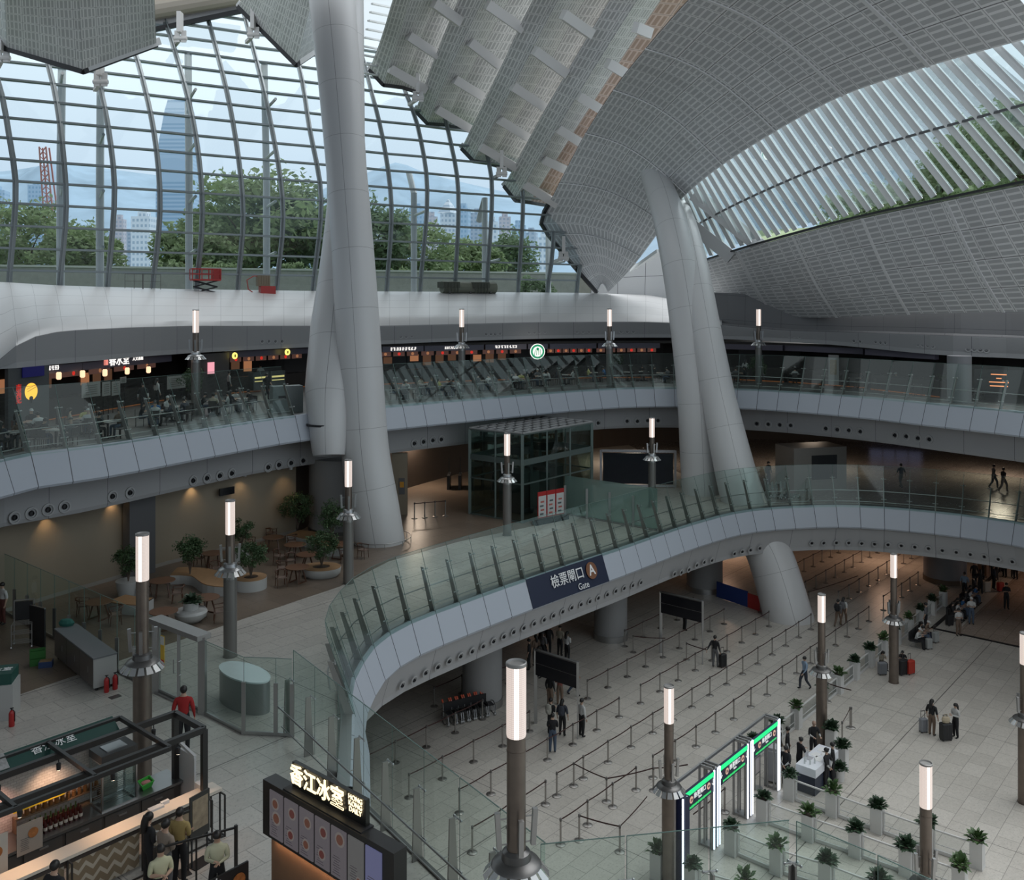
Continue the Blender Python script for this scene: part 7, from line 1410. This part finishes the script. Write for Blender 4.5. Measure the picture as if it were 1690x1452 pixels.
m = MB(); m.box((0, 0, 0), (1.5, .05, .5)); o = m.build('wall_screen', lit('screen_dim_blue', (.01, .01, .10), .3)); p, n_ = shp(55, -.1, 16.75); o.location = p; o.rotation_euler.z = math.atan2(n_.y, n_.x)+pi/2; tag(o, 'dim dark blue screen above the moon sign', 'screen')
# middle-left stall
r, W = stall_unit(375, 520, 'bakery stall with food pictures and lit display cases left of the columns', None, cases=2, seed=4, pics=7)
for u, v, k in ((387, 587, 0), (474, 581, 1)):
    p, n_ = shp(u, -.1, 0); z = CAMZ+(HZ-v)/F*p.y; o = spl('round_sign', u, -.1, z, 'yellow round lit sign on the bakery lintel, %s' % ('left', 'right')[k], 'sign'); m = MB(); m.lathe([(.22, 0), (.22, .05)], n=24); me = m.mesh('lit_disc', yel); me.transform(Matrix.Rotation(pi/2, 4, 'X')); q = bpy.data.objects.new('lit_disc', me); C.objects.link(q); q.parent = o; m = MB(); m.box((0, -.06, 0), (.1, .01, .2)); m.build('emblem', mat('emblem_brown', (.2, .12, .02), .5), o)
r = spl('pink_light_panel', 350, -.05, 14, 'pink lit panel on the dark pier between the two food stalls', 'sign'); m = MB(); m.box((0, .3, 1.45), (width(310, 373, 0), .3, 2.9)); m.build('pier', mat('pier_dark', (.06, .055, .055), .5), r); m = MB(); m.box((0, .1, 1.95), (.55, .04, .75)); m.build('lit_panel', pink, r); strokes(r, 0, 1.42, .5, .16, 3, stall, y=.12, seed=5)
# right of the left columns
stall_unit(632, 700, 'warm brown food stall just right of the left leaning columns', 9, .42, seed=7, pics=3); stall_unit(702, 800, 'noodle stall with white lit lettering behind the upper lamp post', 11, .34, seed=8, pics=4); stall_unit(802, 870, 'stall with a cream lit sign left of the round green emblem', 8, .38, seed=9, pics=3)
r, W = stall_unit(872, 905, 'coffee stall under a round green and white emblem', None, seed=10, warmback=0, pics=0); p, n_ = shp(887, -1.6, 0); zz = CAMZ+(HZ-580)/F*p.y; o = spl('round_emblem', 887, -1.6, zz, 'round green and white lit emblem hanging over the coffee stall', 'sign')
for rr_, mm_, y in ((.62, whl, 0), (.56, lit('emblem_green', (.02, .30, .14), .7), -.02), (.40, whl, -.04)):
    m = MB(); m.lathe([(rr_, 0), (rr_, .02)], n=32); me = m.mesh('emblem_disc', mm_); me.transform(Matrix.Translation((0, y, 0)) @ Matrix.Rotation(pi/2, 4, 'X')); q = bpy.data.objects.new('emblem_disc', me); C.objects.link(q); q.parent = o
m = MB(); 
for k in range(4): m.bar((-.26+k*.17, -.07, -.3), (-.20+k*.13, -.07, .18), .05, .02, up=(0, 1, 0))
m.ball((0, -.06, .2), (.12, .02, .12), 10, 6); m.build('emblem_lines', lit('emblem_green', (.02, .30, .14), .7), o)
m = MB(); m.bar((0, 0, .6), (0, 0, 17.2-zz if zz < 16.5 else .7), .03); m.build('hanger', black, o)
for k, (u0, u1, nm) in enumerate(((908, 985, 'dark stall with small lit menus left of the upper lamp post'), (987, 1090, 'dark stall with small lit menus behind the right leaning columns'))): stall_unit(u0, u1, nm, None, seed=20+k, pics=6, warmback=0)
stall_unit(1185, 1290, 'dim stall right of the right leaning columns', None, seed=30, pics=0, warmback=0); stall_unit(1292, 1420, 'dim stall with a tall pale poster on the right upper gallery', None, seed=31, pics=0, warmback=0); stall_unit(1422, 1540, 'dim stall before the small hanging lights at right', None, seed=32, pics=0, warmback=0)
r = spl('tall_poster', 1376, -.2, 14, 'tall pale poster board between the dim stalls on the right', 'poster'); m = MB(); m.box((0, 0, 1.3), (.9, .08, 2.2)); m.build('board', mat('poster_pale', (.30, .29, .28), .5), r); m = MB(); m.box((0, -.05, 1.5), (.6, .01, 1.1)); m.build('print', mat('poster_print'), r)
r = spl('menu_display', 1652, -.4, 14, 'black panel with small orange lit menu lines at the far right', 'menu board'); m = MB(); m.box((0, 0, 1.3), (3.0, .15, 1.5)); m.build('panel', black, r)
for k, w_ in enumerate((.9, .3, 1.1, 1.0)): m = MB(); m.box((-.1, -.09, 1.75-.24*k), (w_, .01, .06)); m.build('lit_line', lit('orange_line', (1, .35, .15), .9), r)
m = MB(); m.bar((-1.3, 0, 0), (-1.3, 0, .6), .08); m.bar((1.3, 0, 0), (1.3, 0, .6), .08); m.build('legs', black, r)
r = empty('round_clad_column', Vector((27.9, 57.6, 14)), 0); struct(r); m = MB(); m.lathe([(.7, 0), (.7, 2.9)], n=32); m.build('cladding', mat('grey_clad'), r, smooth=True)
# dining tables, chairs and diners
tbl_m = mat('diner_table', (.34, .33, .32), .4); chm = mat('diner_chair', (.05, .04, .038), .5)
m = MB(); m.box((0, 0, .73), (.8, .8, .04)); DT = m.mesh('table_top', tbl_m); m = MB(); m.bar((0, 0, 0), (0, 0, .72), .06); m.bar((-.28, -.28, .02), (.28, .28, .02), .05); m.bar((.28, -.28, .02), (-.28, .28, .02), .05); DL = m.mesh('leg', black)
m = MB(); m.box((0, 0, .44), (.42, .42, .03)); DS = m.mesh('seat', chm); m = MB(); m.box((0, .21, .68), (.40, .03, .32)); DBk = m.mesh('backrest', chm); m = MB(); m.bar((0, 0, 0), (0, 0, .44), .025); DG = m.mesh('leg', chm)
def L_(me, par, loc=(0, 0, 0)): o = bpy.data.objects.new(me.name.split('.')[0], me); C.objects.link(o); o.parent = par; o.location = loc
cols = [(W_, 'white'), (K, 'black'), (GY, 'grey'), (BL, 'bright blue'), (BE, 'beige'), (DB, 'dark blue'), (YL, 'yellow'), (BR, 'brown'), (LB, 'pale blue'), (GR, 'green')]
side = ('far', 'near', 'left', 'right')
TBL = [(18, 742, 3, (7, 5, 2)), (58, 722, 3, (1, 0, 5)), (92, 737, 2, (1, 2)), (143, 716, 4, (4, 2, 0, 6)), (178, 722, 2, (1, 7)), (256, 702, 4, (0, 3, 5, 1)), (292, 694, 3, (5, 0, 2)), (354, 684, 4, (0, 1, 0, 4)), (398, 679, 3, (1, 5, 0)), (668, 660, 3, (0, 2, 1)), (702, 652, 2, (4, 1)), (742, 655, 4, (6, 0, 1, 2)), (800, 645, 3, (1, 2, 0)), (856, 642, 4, (0, 6, 4, 1)), (893, 637, 4, (0, 2, 0, 1)), (932, 634, 2, (0, 5)), (985, 630, 2, (3, 6)), (1035, 629, 0, ()), (1062, 628, 1, (1,)), (1092, 631, 2, (1, 2)), (1213, 631, 3, (0, 1, 2)), (1262, 628, 1, (2,)), (1312, 632, 2, (0, 1)), (1368, 636, 2, (0, 2)), (1410, 640, 1, (1,)), (1464, 644, 2, (0, 1)), (1520, 652, 1, (2,)), (1600, 660, 1, (1,))]
for k, (u, v, n_, cs) in enumerate(TBL):
    p = at(u, v, 14); rz = k*.7; where = 'left of the columns' if k < 9 else ('in the middle' if k < 20 else 'at the right'); kk = k if k < 9 else (k-9 if k < 20 else k-20); nm = '%s table %s' % (nth(kk), where)
    t = empty('dining_table', p, rz); tag(t, 'square dining table on the upper gallery, %s from the left %s' % (nth(kk), {0: 'before the columns'}.get(0) if k < 9 else ('between the columns' if k < 20 else 'beyond the right columns')), 'table', 'upper gallery dining tables'); L_(DT, t); L_(DL, t)
    for j in range(4):
        a = rz+(pi/2, -pi/2, pi, 0)[j]; d = Vector((cos(a), sin(a), 0)); q = p+d*.72; crz = math.atan2(d.y, d.x)-pi/2
        ch = empty('dining_chair', q, crz); tag(ch, 'dark dining chair, %s side of the %s' % (side[j], nm), 'chair', 'upper gallery dining chairs'); L_(DS, ch); L_(DBk, ch)
        for sx__ in (-.18, .18):
            for sy__ in (-.18, .18): L_(DG, ch, (sx__, sy__, 0))
        if j < n_: c_, cn = cols[cs[j]]; person(q+Vector((0, 0, .01)), crz, ('sitl', 'sit')[(k+j) % 2], 'diner in %s, %s side of the %s' % (cn, side[j], nm), c_, (GY, K, JN)[(k+j) % 3], ('short', 'long', 'short', 'cap')[(k*3+j) % 4], hc=(W_ if (k*3+j) % 8 == 3 else None))
g14 = lambda u, v: at(u, v, 14)
person(g14(236, 682), .6, 'walk', 'waiter in black apron walking beside the tea house tables', K, K, long_sleeve=W_); person(g14(259, 672), AW, 'stand', 'woman in white shirt at the tea house counter', W_, K, 'long', long_sleeve=W_); person(g14(378, 655), AW-.3, 'stand', 'man in pale shirt at the bakery counter', (.4, .4, .38), K); person(g14(440, 660), 1.2, 'walk', 'dark figure walking past the bakery display cases', K, K)
person(g14(430, 640), .3, 'stand', 'staff behind the bakery counter', W_, K); person(g14(1230, 628), AW, 'stand', 'person in a white top standing right of the right columns', W_, K, 'long')
r = empty('glass_cabinet', g14(490, 680)+Vector((-.6, 0, 0)), .5); tag(r, 'grey waste station cabinet beside the balustrade left of the columns', 'cabinet'); m = MB(); m.box((0, 0, .75), (1.7, .8, 1.5)); m.build('body', mat('waste_grey', (.20, .23, .23), .4), r); m = MB(); m.box((-.3, -.41, .9), (.5, .02, .15)); m.build('slot', black, r)
shrub(g14(318, 668), .55, 2.4, 41, 'tall leafy plant beside the leftmost upper lamp post', 1200); shrub(g14(1016, 622), .6, 2.4, 42, 'leafy plant on the upper gallery beside the centre lamp post', 1000); shrub(g14(1250, 634), .6, 2.2, 43, 'leafy plant on the upper gallery right of the right columns', 1000); shrub(g14(1560, 650), .7, 1.5, 44, 'low dark plant beside the menu display at right', 1000)
# machines standing behind the white cowl
def lift_machine(p, rz, label, c, w_=2.3, h=3.0):
    r = empty('scissor_lift', p, rz); tag(r, label, 'lift machine'); m = MB(); m.box((0, 0, .55), (w_, 1.1, .7)); m.build('chassis', c, r); m = MB()
    for s_ in (-1, 1):
        for z in (.9, 1.35): m.bar((-w_*.4, s_*.3, z), (w_*.4, s_*.3, z+.45), .08); m.bar((-w_*.4, s_*.3, z+.45), (w_*.4, s_*.3, z), .08)
    m.build('scissor_arms', black, r); m = MB(); m.box((0, 0, 1.85), (w_, 1.1, .12))
    for x in (-w_/2, -w_/6, w_/6, w_/2):
        for s_ in (-.5, .5): m.bar((x, s_, 1.85), (x, s_, h), .06)
    for z in (h, (h+1.9)/2):
        for s_ in (-.5, .5): m.bar((-w_/2, s_, z), (w_/2, s_, z), .06)
        for x in (-w_/2, w_/2): m.bar((x, -.5, z), (x, .5, z), .06)
    m.build('basket', c, r); m = MB(); m.box((w_*.38, 0, h-.45), (.5, .8, .8)); m.build('control_box', c, r)
    m = MB()
    for x in (-w_*.35, w_*.35):
        for s_ in (-.5, .5): m.ball((x, s_, .22), (.22, .08, .22), 10, 6)
    m.build('wheels', black, r)
redm = mat('machine_red', (.42, .04, .035), .45)
p = plan_at(347); lift_machine(Vector((p.x+.3, p.y-2.0, 20.05)), .5, 'red scissor lift seen through the rails behind the white cowl', redm, 2.0, 2.65)
p = plan_at(435); r = empty('floor_machine', Vector((p.x+.3, p.y-2.0, 20.05)), .5); tag(r, 'red and tan machine with ribbed engine behind the white cowl', 'machine'); m = MB(); m.box((.5, 0, .8), (1.1, .8, 1.3)); m.build('body', redm, r); m = MB(); m.box((.2, 0, 1.85), (.9, .7, .8)); 
for k in range(5): m.box((-.15+k*.18, -.36, 1.9), (.06, .06, .7))
m.build('engine', mat('engine_tan', (.24, .19, .13), .6), r); m = MB(); m.tube([(-.3, 0, .8), (-.9, 0, 1.2), (-1.0, 0, 1.9), (-.5, 0, 2.2), (.2, 0, 2.2)], .04, 6); m.build('hoop', redm, r)
p = plan_at(775); r = empty('winch_machine', Vector((p.x, p.y-1.6, 20.05)), .55); tag(r, 'long grey green twin winch machine behind the cowl near the glass wall', 'machine'); m = MB(); m.tube([(-2.6, 0, 1.55), (2.6, 0, 1.55)], .5, 16); m.build('barrel', mat('machine_greygreen', (.16, .17, .13), .6), r); m = MB()
for x in (-2.0, .9): m.box((x, -.1, 1.75), (1.6, 1.1, .5)); [m.box((x-.6+k*.3, -.68, 1.5), (.08, .06, .8)) for k in range(5)]
m.build('engine_blocks', mat('machine_dark', (.06, .065, .05), .6), r); m = MB(); [m.bar((x, y, 0), (x, y, 1.3), .12) for x in (-2, 0, 2) for y in (-.3, .3)]; m.build('stand', steeld, r)
for k, u in enumerate((240, 268)): 
    p = plan_at(u); m = MB(); q = Vector((p.x, p.y-2, 20.05)); [m.bar((x, 0, 0), (x, 0, 2.2), .04) for x in (-.6, 0, .6)]; m.bar((-.6, 0, 2.2), (.6, 0, 2.2), .04); m.bar((-.6, 0, 1.7), (.6, 0, 1.7), .03); tag(m.build('guard_rail', steeld, loc=q, rz=.5), 'thin grey guard rail behind the cowl, %s of two' % ('left', 'right')[k], 'rail')
# clevis brackets joining the roof folds to the glass wall
for (u, v, Y) in ((297, 50, 72), (418, 44, 73), (165, 120, 63), (3, 80, 62), (690, 150, 77), (828, 275, 81), (930, 415, 85)):
    c = aty(u, v, Y); m = MB(); m.bar(c+Vector((0, 0, 1.4)), c+Vector((0, 0, -.2)), .7, .3); m.bar(c+Vector((-.25, .1, 0)), c+Vector((-.25, .1, -.9)), .12, .4); m.bar(c+Vector((.25, .1, 0)), c+Vector((.25, .1, -.9)), .12, .4); m.tube([c+Vector((-.5, .1, -.6)), c+Vector((.5, .1, -.6))], .16, 10); m.bar(c+Vector((0, .1, -.6)), c+Vector((-.9, 1.2, -.9)), .25, .25); struct(m.build('roof_bracket', mat('pale_strut')))
